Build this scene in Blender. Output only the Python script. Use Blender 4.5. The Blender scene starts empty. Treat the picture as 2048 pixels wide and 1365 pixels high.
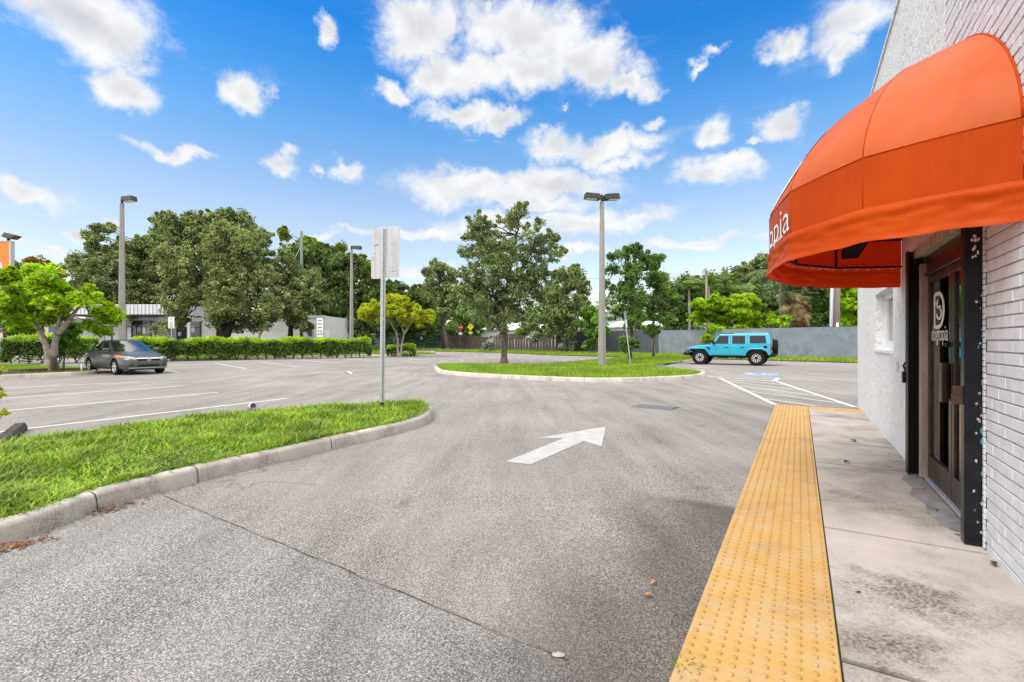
import bpy, bmesh, math, random
import numpy as np
from mathutils import Vector, Matrix, noise
from mathutils.bvhtree import BVHTree

random.seed(7)
rng = np.random.default_rng(11)
R = math.radians
C = bpy.context.scene.collection
scene = bpy.context.scene

# ------------------------------------------------------------------ camera and survey helpers
EYE = 1.39
FPX = 960.0            # focal length in pixels of the 2048 px wide survey photo
CX, CY = 1024.0, 682.5
cam_d = bpy.data.cameras.new('camera')
cam_d.lens = FPX / 2048 * 36
cam_d.sensor_width = 36
cam_d.clip_start = 0.05
cam_d.clip_end = 5000
cam = bpy.data.objects.new('camera', cam_d)
cam.location = (0, 0, EYE)
cam.rotation_euler = (R(90), 0, 0)
C.objects.link(cam)
scene.camera = cam


def G(px, py, z=0.0):
    """ground point surveyed from the photo"""
    Y = (EYE - z) * FPX / (py - CY)
    return Vector(((px - CX) / FPX * Y, Y, z))


def P(px, py, Y):
    return Vector(((px - CX) / FPX * Y, Y, EYE + (CY - py) / FPX * Y))


TH = math.atan(576 / FPX)
SN, CS = math.sin(TH), math.cos(TH)


def U(u, p, z=0.0):
    """building axes: u along the shop wall, p towards the shop"""
    return Vector((u * SN + p * CS, u * CS - p * SN, z))


# ------------------------------------------------------------------ mesh builder
class MB:
    def __init__(s):
        s.v = []
        s.f = []

    def add(s, vs, fs):
        o = len(s.v)
        s.v += [tuple(x) for x in vs]
        s.f += [tuple(i + o for i in f) for f in fs]
        return s

    def quad(s, a, b, c, d):
        return s.add([a, b, c, d], [(0, 1, 2, 3)])

    def hexa(s, b, t):
        """box from 4 bottom and 4 top corners (counter clockwise)"""
        return s.add(list(b) + list(t), [(3, 2, 1, 0), (4, 5, 6, 7), (0, 1, 5, 4), (1, 2, 6, 5), (2, 3, 7, 6), (3, 0, 4, 7)])

    def box(s, x0, x1, y0, y1, z0, z1, M=None):
        b = [Vector(q) for q in ((x0, y0, z0), (x1, y0, z0), (x1, y1, z0), (x0, y1, z0))]
        t = [Vector(q) for q in ((x0, y0, z1), (x1, y0, z1), (x1, y1, z1), (x0, y1, z1))]
        if M is not None:
            b = [M @ q for q in b]
            t = [M @ q for q in t]
        return s.hexa(b, t)

    def ubox(s, u0, u1, p0, p1, z0, z1):
        b = [U(u0, p0, z0), U(u0, p1, z0), U(u1, p1, z0), U(u1, p0, z0)]
        t = [U(u0, p0, z1), U(u0, p1, z1), U(u1, p1, z1), U(u1, p0, z1)]
        # orientation: u forward, p right
        return s.hexa(b, t)

    def prism(s, pts, d):
        """extrude planar polygon pts (3d) by vector d"""
        n = len(pts)
        d = Vector(d)
        vs = [Vector(p) for p in pts] + [Vector(p) + d for p in pts]
        fs = [tuple(range(n - 1, -1, -1)), tuple(range(n, 2 * n))]
        fs += [(i, (i + 1) % n, n + (i + 1) % n, n + i) for i in range(n)]
        return s.add(vs, fs)

    def tube(s, path, radii, n=8, caps=True, squash=None):
        path = [Vector(p) for p in path]
        if not hasattr(radii, '__len__'):
            radii = [radii] * len(path)
        o = len(s.v)
        prev = None
        for i, p in enumerate(path):
            if i == 0:
                t = path[1] - path[0]
            elif i == len(path) - 1:
                t = path[-1] - path[-2]
            else:
                t = path[i + 1] - path[i - 1]
            t.normalize()
            if prev is None:
                a = Vector((1, 0, 0)) if abs(t.x) < 0.8 else Vector((0, 1, 0))
                x = (a - t * a.dot(t)).normalized()
            else:
                x = (prev - t * prev.dot(t)).normalized()
            prev = x
            y = t.cross(x)
            for k in range(n):
                an = 2 * math.pi * k / n
                s.v.append(tuple(p + (x * math.cos(an) + y * math.sin(an)) * radii[i]))
        for i in range(len(path) - 1):
            for k in range(n):
                a = o + i * n + k
                b = o + i * n + (k + 1) % n
                s.f.append((a, b, b + n, a + n))
        if caps:
            s.f.append(tuple(o + k for k in range(n - 1, -1, -1)))
            e = o + (len(path) - 1) * n
            s.f.append(tuple(e + k for k in range(n)))
        return s

    def lathe(s, prof, M, n=24):
        """prof: (radius, height) about local z"""
        o = len(s.v)
        for r, h in prof:
            for k in range(n):
                an = 2 * math.pi * k / n
                s.v.append(tuple(M @ Vector((r * math.cos(an), r * math.sin(an), h))))
        for i in range(len(prof) - 1):
            for k in range(n):
                a = o + i * n + k
                b = o + i * n + (k + 1) % n
                s.f.append((a, b, b + n, a + n))
        return s

    def stroke(s, path, w, f, closed=False):
        """flat ribbon of width w along a 2d path, mapped by f(x, y)"""
        n = len(path)
        pr = []
        for i in range(n):
            a = path[(i - 1) % n] if (closed or i > 0) else path[i]
            b = path[(i + 1) % n] if (closed or i < n - 1) else path[i]
            tx, ty = b[0] - a[0], b[1] - a[1]
            l = math.hypot(tx, ty) or 1
            nx, ny = -ty / l * w / 2, tx / l * w / 2
            x, y = path[i]
            pr.append((f(x + nx, y + ny), f(x - nx, y - ny)))
        o = len(s.v)
        for a, b in pr:
            s.v += [tuple(a), tuple(b)]
        for i in range(n if closed else n - 1):
            j = (i + 1) % n
            s.f.append((o + 2 * i, o + 2 * i + 1, o + 2 * j + 1, o + 2 * j))
        return s

    def build(s, name, mat, parent=None, smooth=False, bevel=0, world=True, seg=2, recalc=True, solid=0):
        me = bpy.data.meshes.new(name)
        v = s.v
        if parent is not None and world:
            o = origin_of(parent)
            v = [(x - o[0], y - o[1], z - o[2]) for x, y, z in v]
        me.from_pydata(v, [], s.f)
        if recalc:
            bm = bmesh.new()
            bm.from_mesh(me)
            bmesh.ops.recalc_face_normals(bm, faces=bm.faces)
            bm.to_mesh(me)
            bm.free()
        if mat:
            me.materials.append(mat)
        if smooth:
            me.polygons.foreach_set('use_smooth', [True] * len(me.polygons))
        ob = bpy.data.objects.new(name, me)
        C.objects.link(ob)
        if parent is not None:
            ob.parent = parent
        if solid:
            m = ob.modifiers.new('thickness', 'SOLIDIFY')
            m.thickness = solid
            m.offset = 0
        if bevel:
            m = ob.modifiers.new('bevel', 'BEVEL')
            m.width = bevel
            m.segments = seg
            m.limit_method = 'ANGLE'
            m.angle_limit = R(35)
        return ob


def origin_of(o):
    p = Vector(o.location)
    while o.parent is not None:
        o = o.parent
        p = p + Vector(o.location)
    return p


def thing(name, label, cat, loc=(0, 0, 0), rz=0, group=None):
    o = bpy.data.objects.new(name, None)
    o.empty_display_size = 0.1
    C.objects.link(o)
    o.location = loc
    o.rotation_euler = (0, 0, rz)
    return tag(o, label, cat, group)


def tag(o, label=None, cat=None, group=None, kind=None):
    if label:
        o['label'] = label
    if cat:
        o['category'] = cat
    if group:
        o['group'] = group
    if kind:
        o['kind'] = kind
    return o


def copy_thing(src, label, loc=None, rz=None):
    r = src.copy()
    C.objects.link(r)
    r['label'] = label
    if loc is not None:
        r.location = loc
    if rz is not None:
        r.rotation_euler = (0, 0, rz)
    for ch in list(src.children):
        c = ch.copy()
        C.objects.link(c)
        c.parent = r
        for g in list(ch.children):
            d = g.copy()
            C.objects.link(d)
            d.parent = c
    return r


def np_mesh(name, verts, faces, mat, parent=None, smooth=False):
    """verts (n,3) world, faces (m,k) int"""
    v = np.asarray(verts, dtype=np.float32)
    if parent is not None:
        v = v - np.array(origin_of(parent), dtype=np.float32)
    f = np.asarray(faces, dtype=np.int32)
    me = bpy.data.meshes.new(name)
    me.vertices.add(len(v))
    me.vertices.foreach_set('co', v.ravel())
    k = f.shape[1]
    me.loops.add(f.size)
    me.loops.foreach_set('vertex_index', f.ravel())
    me.polygons.add(len(f))
    me.polygons.foreach_set('loop_start', np.arange(0, f.size, k, dtype=np.int32))
    me.polygons.foreach_set('loop_total', np.full(len(f), k, dtype=np.int32))
    if smooth:
        me.polygons.foreach_set('use_smooth', np.ones(len(f), dtype=bool))
    me.update(calc_edges=True)
    me.materials.append(mat)
    ob = bpy.data.objects.new(name, me)
    C.objects.link(ob)
    if parent is not None:
        ob.parent = parent
    return ob


def text_mb(txt, size, f, width=None, spacing=1.0, bold=0.0, step=None):
    """lettering as a mesh; f maps flat (x, y) with origin at the bottom centre to 3d"""
    cu = bpy.data.curves.new('lettering', 'FONT')
    cu.body = txt
    cu.size = size
    cu.align_x = 'CENTER'
    cu.space_character = spacing
    cu.offset = bold
    cu.resolution_u = 4
    ob = bpy.data.objects.new('lettering', cu)
    C.objects.link(ob)
    bpy.context.view_layer.update()
    dg = bpy.context.evaluated_depsgraph_get()
    me = bpy.data.meshes.new_from_object(ob.evaluated_get(dg))
    bpy.data.objects.remove(ob)
    if step:
        bm = bmesh.new()
        bm.from_mesh(me)
        bmesh.ops.triangulate(bm, faces=bm.faces)
        for _ in range(2):
            es = [e for e in bm.edges if e.calc_length() > step]
            bmesh.ops.subdivide_edges(bm, edges=es, cuts=1)
            bmesh.ops.triangulate(bm, faces=bm.faces)
        bm.to_mesh(me)
        bm.free()
    xs = [v.co.x for v in me.vertices]
    cx = (min(xs) + max(xs)) / 2
    k = 1.0 if width is None else width / (max(xs) - min(xs))
    mb = MB()
    mb.add([f((v.co.x - cx) * k, v.co.y) for v in me.vertices], [tuple(p.vertices) for p in me.polygons])
    bpy.data.meshes.remove(me)
    return mb


# ------------------------------------------------------------------ materials
class NT:
    def __init__(s, tree):
        s.t = tree

    def n(s, typ, **kw):
        nd = s.t.nodes.new(typ)
        for k, v in kw.items():
            if k.startswith('i_'):
                key = k[2:]
                key = int(key) if key.isdigit() else key.replace('_', ' ')
                sock = nd.inputs[key]
                if hasattr(v, 'is_output') or isinstance(v, bpy.types.NodeSocket):
                    s.t.links.new(v, sock)
                else:
                    sock.default_value = v
            else:
                setattr(nd, k, v)
        return nd

    def math(s, op, a, b=None, c=None, clamp=False):
        nd = s.t.nodes.new('ShaderNodeMath')
        nd.operation = op
        nd.use_clamp = clamp
        for i, x in enumerate((a, b, c)):
            if x is None:
                continue
            if isinstance(x, bpy.types.NodeSocket):
                s.t.links.new(x, nd.inputs[i])
            else:
                nd.inputs[i].default_value = x
        return nd.outputs[0]

    def mix(s, fac, a, b, blend='MIX'):
        nd = s.t.nodes.new('ShaderNodeMix')
        nd.data_type = 'RGBA'
        nd.blend_type = blend
        for key, x in ((0, fac), (6, a), (7, b)):
            if isinstance(x, bpy.types.NodeSocket):
                s.t.links.new(x, nd.inputs[key])
            elif key == 0:
                nd.inputs[0].default_value = x
            else:
                nd.inputs[key].default_value = (*x, 1) if len(x) == 3 else x
        return nd.outputs[2]

    def ramp(s, fac, stops, interp='LINEAR'):
        nd = s.t.nodes.new('ShaderNodeValToRGB')
        cr = nd.color_ramp
        cr.interpolation = interp
        while len(cr.elements) < len(stops):
            cr.elements.new(0.5)
        for e, (p, c) in zip(cr.elements, stops):
            e.position = p
            if not hasattr(c, '__len__'):
                c = (c, c, c)
            e.color = (*c, 1)
        s.t.links.new(fac, nd.inputs[0])
        return nd.outputs[0]

    def noise(s, vec, scale, detail=4, rough=0.55, dist=0.0):
        nd = s.n('ShaderNodeTexNoise', i_Scale=scale, i_Detail=detail, i_Roughness=rough, i_Distortion=dist)
        if vec is not None:
            s.t.links.new(vec, nd.inputs['Vector'])
        return nd.outputs[0]

    def voro(s, vec, scale, feature='F1', rand=1.0):
        nd = s.n('ShaderNodeTexVoronoi', i_Scale=scale, feature=feature, i_Randomness=rand)
        if vec is not None:
            s.t.links.new(vec, nd.inputs['Vector'])
        return nd

    def link(s, a, b):
        s.t.links.new(a, b)


def new_mat(name):
    m = bpy.data.materials.new(name)
    m.use_nodes = True
    t = m.node_tree
    b = t.nodes['Principled BSDF']
    return m, NT(t), b


def M(name, col, col2=None, scale=4.0, rough=0.7, metal=0.0, bump=0.0, bscale=40.0, spec=0.5, detail=5, coat=0.0, lo=0.35, hi=0.65,
      streak=None, specks=None):
    """principled surface with noise wear between two colours"""
    m, n, b = new_mat(name)
    b.inputs['Roughness'].default_value = rough
    b.inputs['Metallic'].default_value = metal
    b.inputs['Specular IOR Level'].default_value = spec
    b.inputs['Coat Weight'].default_value = coat
    b.inputs['Coat Roughness'].default_value = 0.04
    co = n.n('ShaderNodeTexCoord').outputs['Object']
    vec = co
    if streak:
        mp = n.n('ShaderNodeMapping', i_Vector=co, i_Scale=streak)
        vec = mp.outputs[0]
    if col2 is None:
        col2 = tuple(x * 0.85 for x in col)
    c = n.ramp(n.noise(vec, scale, detail), [(lo, col), (hi, col2)])
    if specks:
        sc, th, sp = specks
        c = n.mix(n.ramp(n.noise(co, sc, 3), [(th, 0.0), (th + 0.04, 1.0)]), c, sp)
    n.link(c, b.inputs['Base Color'])
    if bump:
        bn = n.n('ShaderNodeBump', i_Strength=bump, i_Distance=0.01, i_Height=n.noise(vec, bscale, 4))
        n.link(bn.outputs[0], b.inputs['Normal'])
    return m


def leaf_mat(name, c1, c2, c3, trans=0.3, rough=0.5, nscale=0.6, namp=0.45):
    m, n, b = new_mat(name)
    geo = n.n('ShaderNodeNewGeometry')
    c = n.ramp(geo.outputs['Random Per Island'], [(0.0, c1), (0.5, c2), (1.0, c3)])
    ns = n.noise(geo.outputs['Position'], nscale, 3)
    v = n.ramp(ns, [(0.35, 1 - namp), (0.65, 1 + namp)])
    c = n.mix(1.0, c, v, 'MULTIPLY')
    n.link(c, b.inputs['Base Color'])
    b.inputs['Roughness'].default_value = rough
    b.inputs['Specular IOR Level'].default_value = 0.35
    tr = n.n('ShaderNodeBsdfTranslucent')
    n.link(n.mix(1.0, c, (1.3, 1.5, 0.5), 'MULTIPLY'), tr.inputs[0])
    mx = n.n('ShaderNodeMixShader', i_0=trans)
    n.link(b.outputs[0], mx.inputs[1])
    n.link(tr.outputs[0], mx.inputs[2])
    n.link(mx.outputs[0], n.t.nodes['Material Output'].inputs[0])
    return m


def glass_mat(name, tint=(0.25, 0.3, 0.3), refl=0.1, rough=0.02, gl=(1, 1, 1)):
    m, n, b = new_mat(name)
    tr = n.n('ShaderNodeBsdfTransparent', i_0=(*tint, 1))
    gs = n.n('ShaderNodeBsdfGlossy', i_0=(*gl, 1), i_Roughness=rough)
    fr = n.n('ShaderNodeFresnel', i_IOR=1.5)
    f = n.math('ADD', fr.outputs[0], refl, clamp=True)
    mx = n.n('ShaderNodeMixShader', i_0=f)
    n.link(tr.outputs[0], mx.inputs[1])
    n.link(gs.outputs[0], mx.inputs[2])
    n.link(mx.outputs[0], n.t.nodes['Material Output'].inputs[0])
    return m


# asphalt: exposed pale aggregate in a dark binder, worn and stained
def asphalt_mat():
    m, n, b = new_mat('asphalt')
    pos = n.n('ShaderNodeNewGeometry').outputs['Position']
    wob = n.noise(pos, 60, 2)
    v1 = n.voro(pos, 120)
    v2 = n.voro(pos, 260)
    stone = n.ramp(n.n('ShaderNodeSeparateColor', i_0=v1.outputs['Color']).outputs[0], [(0.0, (0.255, 0.228, 0.206)), (0.5, (0.385, 0.35, 0.32)), (0.85, (0.51, 0.472, 0.435)), (1.0, (0.70, 0.655, 0.61))])
    gap = n.ramp(v1.outputs['Distance'], [(0.42, 1.0), (0.75, 0.28)])
    fine = n.ramp(n.n('ShaderNodeSeparateColor', i_0=v2.outputs['Color']).outputs[0], [(0.0, 0.68), (1.0, 1.32)])
    c = n.mix(1.0, stone, gap, 'MULTIPLY')
    c = n.mix(1.0, c, fine, 'MULTIPLY')
    # sand filled, polished areas
    dust = n.ramp(n.noise(pos, 0.55, 6, 0.6, 0.4), [(0.38, 0.15), (0.62, 0.85)])
    c = n.mix(n.math('MULTIPLY', dust, 0.6), c, (0.385, 0.352, 0.322))
    # big tonal patches, longitudinal roller streaks and oil
    mp = n.n('ShaderNodeMapping', i_Vector=pos, i_Rotation=(0, 0, -TH), i_Scale=(1.6, 0.22, 1))
    streak = n.ramp(n.noise(mp.outputs[0], 1.3, 6, 0.6), [(0.3, 0.80), (0.7, 1.16)])
    c = n.mix(1.0, c, streak, 'MULTIPLY')
    big = n.ramp(n.noise(pos, 0.16, 5, 0.55, 0.6), [(0.3, 0.86), (0.7, 1.12)])
    c = n.mix(1.0, c, big, 'MULTIPLY')
    oil = n.ramp(n.noise(pos, 0.75, 4, 0.6, 0.8), [(0.66, 1.0), (0.76, 0.66)])
    c = n.mix(1.0, c, oil, 'MULTIPLY')
    # damp-stained unworn area beside the yellow strip
    sp = n.n('ShaderNodeSeparateXYZ', i_0=pos)
    uu = n.math('ADD', n.math('MULTIPLY', sp.outputs[0], SN), n.math('MULTIPLY', sp.outputs[1], CS))
    pp = n.math('SUBTRACT', n.math('MULTIPLY', sp.outputs[0], CS), n.math('MULTIPLY', sp.outputs[1], SN))
    wv = n.math('MULTIPLY', n.math('SUBTRACT', n.noise(pos, 2.2, 5, 0.65), 0.5), 0.9)
    e1 = n.ramp(n.math('ADD', uu, n.math('MULTIPLY', wv, 0.6)), [(0.0, 0.0), (1.0, 1.0)])
    far = n.n('ShaderNodeMapRange', i_0=n.math('ADD', uu, n.math('MULTIPLY', wv, 0.25)), i_1=4.32, i_2=4.45, i_3=1.0, i_4=0.0).outputs[0]
    side = n.n('ShaderNodeMapRange', i_0=n.math('ADD', pp, wv), i_1=-1.45, i_2=-0.75, i_3=0.0, i_4=1.0).outputs[0]
    c = n.mix(n.math('MULTIPLY', n.math('MULTIPLY', far, side), 0.72), c, n.mix(1.0, c, (0.34, 0.31, 0.285), 'MULTIPLY'))
    # tyre wear, fine cracks and old drips
    mp3 = n.n('ShaderNodeMapping', i_Vector=pos, i_Rotation=(0, 0, -TH - 0.35), i_Scale=(0.9, 0.10, 1))
    tw_ = n.ramp(n.noise(mp3.outputs[0], 2.6, 7, 0.68, 0.6), [(0.36, 0.80), (0.5, 0.90), (0.66, 0.93)])
    c = n.mix(1.0, c, tw_, 'MULTIPLY')
    ck = n.voro(n.n('ShaderNodeVectorMath', operation='ADD', i_0=pos, i_1=n.n('ShaderNodeTexNoise', i_Vector=pos, i_Scale=1.3, i_Detail=5).outputs['Color']).outputs[0], 0.33, 'DISTANCE_TO_EDGE')
    ckm = n.math('MULTIPLY', n.ramp(ck.outputs['Distance'], [(0.0, 1.0), (0.006, 0.0)]), n.ramp(n.noise(pos, 0.5, 3), [(0.5, 0.0), (0.6, 0.55)]))
    c = n.mix(ckm, c, (0.09, 0.083, 0.078))
    drip = n.ramp(n.noise(pos, 6.5, 2, 0.5), [(0.70, 0.0), (0.76, 0.35)])
    c = n.mix(drip, c, (0.12, 0.11, 0.105))
    # older, paler surface this side of the seam
    sa, sb = G(330, 990), G(1130, 1320)
    d = (sb - sa).normalized()
    sd = n.math('SUBTRACT', n.math('MULTIPLY', n.math('SUBTRACT', sp.outputs[0], sa.x), d.y), n.math('MULTIPLY', n.math('SUBTRACT', sp.outputs[1], sa.y), d.x))
    old = n.n('ShaderNodeMapRange', i_0=sd, i_1=0.0, i_2=0.02, i_3=0.0, i_4=1.0).outputs[0]
    lim = n.n('ShaderNodeMapRange', i_0=sp.outputs[1], i_1=3.6, i_2=4.2, i_3=1.0, i_4=0.0).outputs[0]
    old = n.math('MULTIPLY', old, lim)
    c = n.mix(n.math('MULTIPLY', old, 0.8), c, n.mix(1.0, c, (0.98, 1.0, 1.04), 'MULTIPLY'))
    c = n.mix(1.0, c, (0.93, 0.945, 0.965), 'MULTIPLY')
    n.link(c, b.inputs['Base Color'])
    b.inputs['Roughness'].default_value = 0.9
    b.inputs['Specular IOR Level'].default_value = 0.25
    bn = n.n('ShaderNodeBump', i_Strength=0.7, i_Distance=0.006, i_Height=n.math('ADD', gap, n.math('MULTIPLY', wob, 0.5)))
    n.link(bn.outputs[0], b.inputs['Normal'])
    return m


def concrete_mat(name, c1, c2, stain=(0.1, 0.09, 0.08), amt=0.7, sscale=0.9, lo=0.55, hi=0.8, blot=None):
    m, n, b = new_mat(name)
    pos = n.n('ShaderNodeNewGeometry').outputs['Position']
    c = n.ramp(n.noise(pos, 1.7, 7, 0.62), [(0.3, c1), (0.7, c2)])
    fine = n.ramp(n.noise(pos, 160, 3, 0.7), [(0.25, 0.78), (0.75, 1.18)])
    c = n.mix(1.0, c, fine, 'MULTIPLY')
    st = n.ramp(n.noise(pos, sscale, 8, 0.68, 0.3), [(lo, 0.0), (hi, 1.0)])
    gr = n.ramp(n.noise(pos, 55, 4, 0.7), [(0.38, 0.25), (0.62, 1.0)])
    if blot:
        for bc, br in ((blot[0], blot[1]), (blot[2], blot[3])):
            dv = n.n('ShaderNodeVectorMath', operation='DISTANCE', i_0=pos)
            dv.inputs[1].default_value = (bc.x, bc.y, 0.022)
            dd = n.math('ADD', n.math('DIVIDE', dv.outputs['Value'], br), n.math('MULTIPLY', n.math('SUBTRACT', n.noise(pos, 4.0, 8, 0.7), 0.5), 3.2))
            st = n.math('MAXIMUM', st, n.n('ShaderNodeMapRange', i_0=dd, i_1=0.25, i_2=1.0, i_3=1.0, i_4=0.0).outputs[0])
    f = n.math('MULTIPLY', n.math('MULTIPLY', st, gr), amt)
    c = n.mix(f, c, stain)
    n.link(c, b.inputs['Base Color'])
    b.inputs['Roughness'].default_value = 0.88
    b.inputs['Specular IOR Level'].default_value = 0.3
    bn = n.n('ShaderNodeBump', i_Strength=0.35, i_Distance=0.004, i_Height=n.noise(pos, 130, 4, 0.7))
    n.link(bn.outputs[0], b.inputs['Normal'])
    return m


def stucco_mat(name, c1, c2, scale=16, strength=0.8):
    m, n, b = new_mat(name)
    pos = n.n('ShaderNodeNewGeometry').outputs['Position']
    c = n.ramp(n.noise(pos, 1.3, 6), [(0.3, c1), (0.7, c2)])
    h = n.noise(pos, scale, 6, 0.62, 0.6)
    c = n.mix(1.0, c, n.ramp(h, [(0.34, 0.80), (0.46, 1.0)]), 'MULTIPLY')
    n.link(c, b.inputs['Base Color'])
    b.inputs['Roughness'].default_value = 0.85
    bn = n.n('ShaderNodeBump', i_Strength=strength, i_Distance=0.012, i_Height=n.ramp(h, [(0.3, 0.0), (0.55, 1.0)]))
    n.link(bn.outputs[0], b.inputs['Normal'])
    return m


def paint_line_mat(name, col, wear=0.55):
    m, n, b = new_mat(name)
    pos = n.n('ShaderNodeNewGeometry').outputs['Position']
    v = n.voro(pos, 95)
    w = n.ramp(n.noise(pos, 5, 6, 0.7), [(wear - 0.08, 0.0), (wear + 0.15, 0.7)])
    g = n.ramp(n.noise(pos, 90, 3, 0.7), [(0.45, 0.15), (0.6, 1.0)])
    c = n.mix(n.math('MULTIPLY', w, g), col, (0.2, 0.19, 0.185))
    n.link(c, b.inputs['Base Color'])
    b.inputs['Roughness'].default_value = 0.8
    bn = n.n('ShaderNodeBump', i_Strength=0.4, i_Distance=0.004, i_Height=v.outputs['Distance'])
    n.link(bn.outputs[0], b.inputs['Normal'])
    return m


MAT = {}
MAT['asphalt'] = asphalt_mat()
MAT['soil'] = M('soil', (0.06, 0.075, 0.02), (0.035, 0.045, 0.015), 3, 0.95)
MAT['ground'] = M('ground', (0.05, 0.09, 0.02), (0.08, 0.1, 0.03), 0.3, 0.95)
MAT['kerb'] = concrete_mat('kerb', (0.42, 0.385, 0.345), (0.56, 0.52, 0.47), (0.08, 0.067, 0.055), 0.8, 1.9, 0.48, 0.68)
MAT['walk'] = concrete_mat('walk', (0.36, 0.325, 0.287), (0.48, 0.44, 0.393), (0.07, 0.059, 0.049), 0.92, 1.1, 0.46, 0.68, blot=(G(1815, 1200), 0.42, G(1760, 1300), 0.34))
MAT['greypaint'] = M('greypaint', (0.16, 0.17, 0.18), (0.3, 0.29, 0.27), 6, 0.7, specks=(5, 0.6, (0.36, 0.2, 0.1)))
MAT['white_line'] = paint_line_mat('white_line', (0.60, 0.59, 0.57), 0.54)
MAT['faint_line'] = paint_line_mat('faint_line', (0.6, 0.58, 0.55), 0.46)
MAT['arrow'] = paint_line_mat('arrow', (0.47, 0.46, 0.45), 0.43)
MAT['blue_line'] = paint_line_mat('blue_line', (0.20, 0.30, 0.46), 0.40)
MAT['seam'] = M('seam', (0.02, 0.018, 0.016), (0.045, 0.04, 0.036), 20, 0.95)
MAT['seam_worn'] = M('seam_worn', (0.045, 0.041, 0.038), (0.2, 0.185, 0.175), 7, 0.95, lo=0.45, hi=0.62)
MAT['patch'] = M('patch', (0.20, 0.185, 0.175), (0.3, 0.28, 0.265), 9, 0.95)
MAT['sealant'] = M('sealant', (0.42, 0.40, 0.375), (0.33, 0.31, 0.29), 30, 0.9, bump=0.6, bscale=120)
MAT['brick'] = M('brick', (0.63, 0.635, 0.665), (0.55, 0.555, 0.585), 9, 0.6, bump=0.35, bscale=110, spec=0.4)
MAT['mortar'] = M('mortar', (0.27, 0.255, 0.26), (0.38, 0.355, 0.36), 14, 0.85, bump=0.5, bscale=90)
MAT['stucco'] = stucco_mat('stucco', (0.72, 0.72, 0.725), (0.64, 0.64, 0.65), 15, 0.9)
MAT['steel_black'] = M('steel_black', (0.008, 0.0085, 0.011), (0.016, 0.017, 0.021), 6, 0.26, 0.0, spec=0.2, specks=(13, 0.72, (0.6, 0.68, 0.68)))
MAT['steel_dark'] = M('steel_dark', (0.006, 0.006, 0.006), (0.011, 0.010, 0.009), 6, 0.4, spec=0.2)
MAT['bronze'] = M('bronze', (0.045, 0.028, 0.019), (0.02, 0.014, 0.010), 8, 0.33, 0.3, spec=0.5)
MAT['push'] = M('push', (0.12, 0.055, 0.03), (0.08, 0.04, 0.022), 5, 0.35, 0.7)
MAT['peel'] = M('peel', (0.42, 0.36, 0.33), (0.26, 0.2, 0.17), 7, 0.8, bump=0.6, bscale=30, streak=(1, 1, 0.3))
MAT['plywood'] = M('plywood', (0.30, 0.2, 0.11), (0.45, 0.38, 0.27), 5, 0.85, bump=0.7, bscale=40, streak=(3, 3, 0.6))
MAT['dark'] = M('dark', (0.005, 0.005, 0.005), (0.008, 0.008, 0.007), 3, 0.9, spec=0.05)
MAT['interior'] = M('interior', (0.10, 0.11, 0.105), (0.06, 0.07, 0.07), 2, 0.8)
MAT['shop_glass'] = glass_mat('shop_glass', (0.45, 0.52, 0.51), 0.12)
MAT['white_vinyl'] = M('white_vinyl', (0.82, 0.82, 0.82), (0.78, 0.78, 0.78), 5, 0.4)
MAT['teal_vinyl'] = M('teal_vinyl', (0.03, 0.35, 0.4), None, 5, 0.4)
MAT['frame_white'] = M('frame_white', (0.72, 0.73, 0.74), (0.62, 0.63, 0.64), 6, 0.45)
MAT['blind'] = M('blind', (0.42, 0.46, 0.46), (0.5, 0.53, 0.52), 3, 0.6)
MAT['win_glass'] = glass_mat('win_glass', (0.75, 0.8, 0.8), 0.08)
MAT['galv'] = M('galv', (0.5, 0.52, 0.55), (0.38, 0.40, 0.43), 22, 0.45, 0.4)
MAT['galv_streaked'] = M('galv_sheet', (0.46, 0.46, 0.48), (0.33, 0.33, 0.35), 5, 0.5, 0.35, streak=(3, 3, 0.35), lo=0.4, hi=0.75)  # grey sheet metal with upright streaks
MAT['rust'] = M('rust', (0.09, 0.04, 0.02), (0.05, 0.025, 0.015), 20, 0.85)
MAT['hole'] = M('hole', (0.02, 0.022, 0.024), None, 5, 0.9)
MAT['pole_con'] = concrete_mat('pole_con', (0.25, 0.24, 0.222), (0.32, 0.305, 0.28), (0.14, 0.13, 0.118), 0.6, 2.0)
MAT['lamp_black'] = M('lamp_black', (0.018, 0.016, 0.015), (0.03, 0.027, 0.025), 10, 0.45)
MAT['lens'] = M('lens', (0.85, 0.85, 0.82), (0.75, 0.75, 0.72), 8, 0.15)
MAT['wood_pole'] = M('wood_pole', (0.3, 0.26, 0.22), (0.2, 0.17, 0.14), 6, 0.9, bump=0.6, bscale=20, streak=(4, 4, 0.3))
MAT['wood_green'] = M('wood_green', (0.16, 0.22, 0.16), (0.12, 0.16, 0.11), 6, 0.9, streak=(4, 4, 0.3))
MAT['cable'] = M('cable', (0.02, 0.02, 0.02), None, 5, 0.6)
MAT['yellow'] = M('yellow_plastic', (0.75, 0.5, 0.03), None, 5, 0.5)
MAT['bark'] = M('bark', (0.14, 0.115, 0.095), (0.07, 0.055, 0.045), 9, 0.95, bump=0.9, bscale=22, streak=(3, 3, 0.7))
MAT['bark_pale'] = M('bark_pale', (0.32, 0.285, 0.25), (0.2, 0.17, 0.14), 8, 0.9, bump=0.6, bscale=20, streak=(2, 2, 0.7))
MAT['bark_dark'] = M('bark_dark', (0.045, 0.035, 0.03), (0.025, 0.02, 0.017), 9, 0.95, bump=0.9, bscale=22)
MAT['oak'] = leaf_mat('oak_leaf', (0.1067, 0.1446, 0.05156), (0.1777, 0.2291, 0.08286), (0.3318, 0.3857, 0.1565), 0.22, 0.42)
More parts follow.
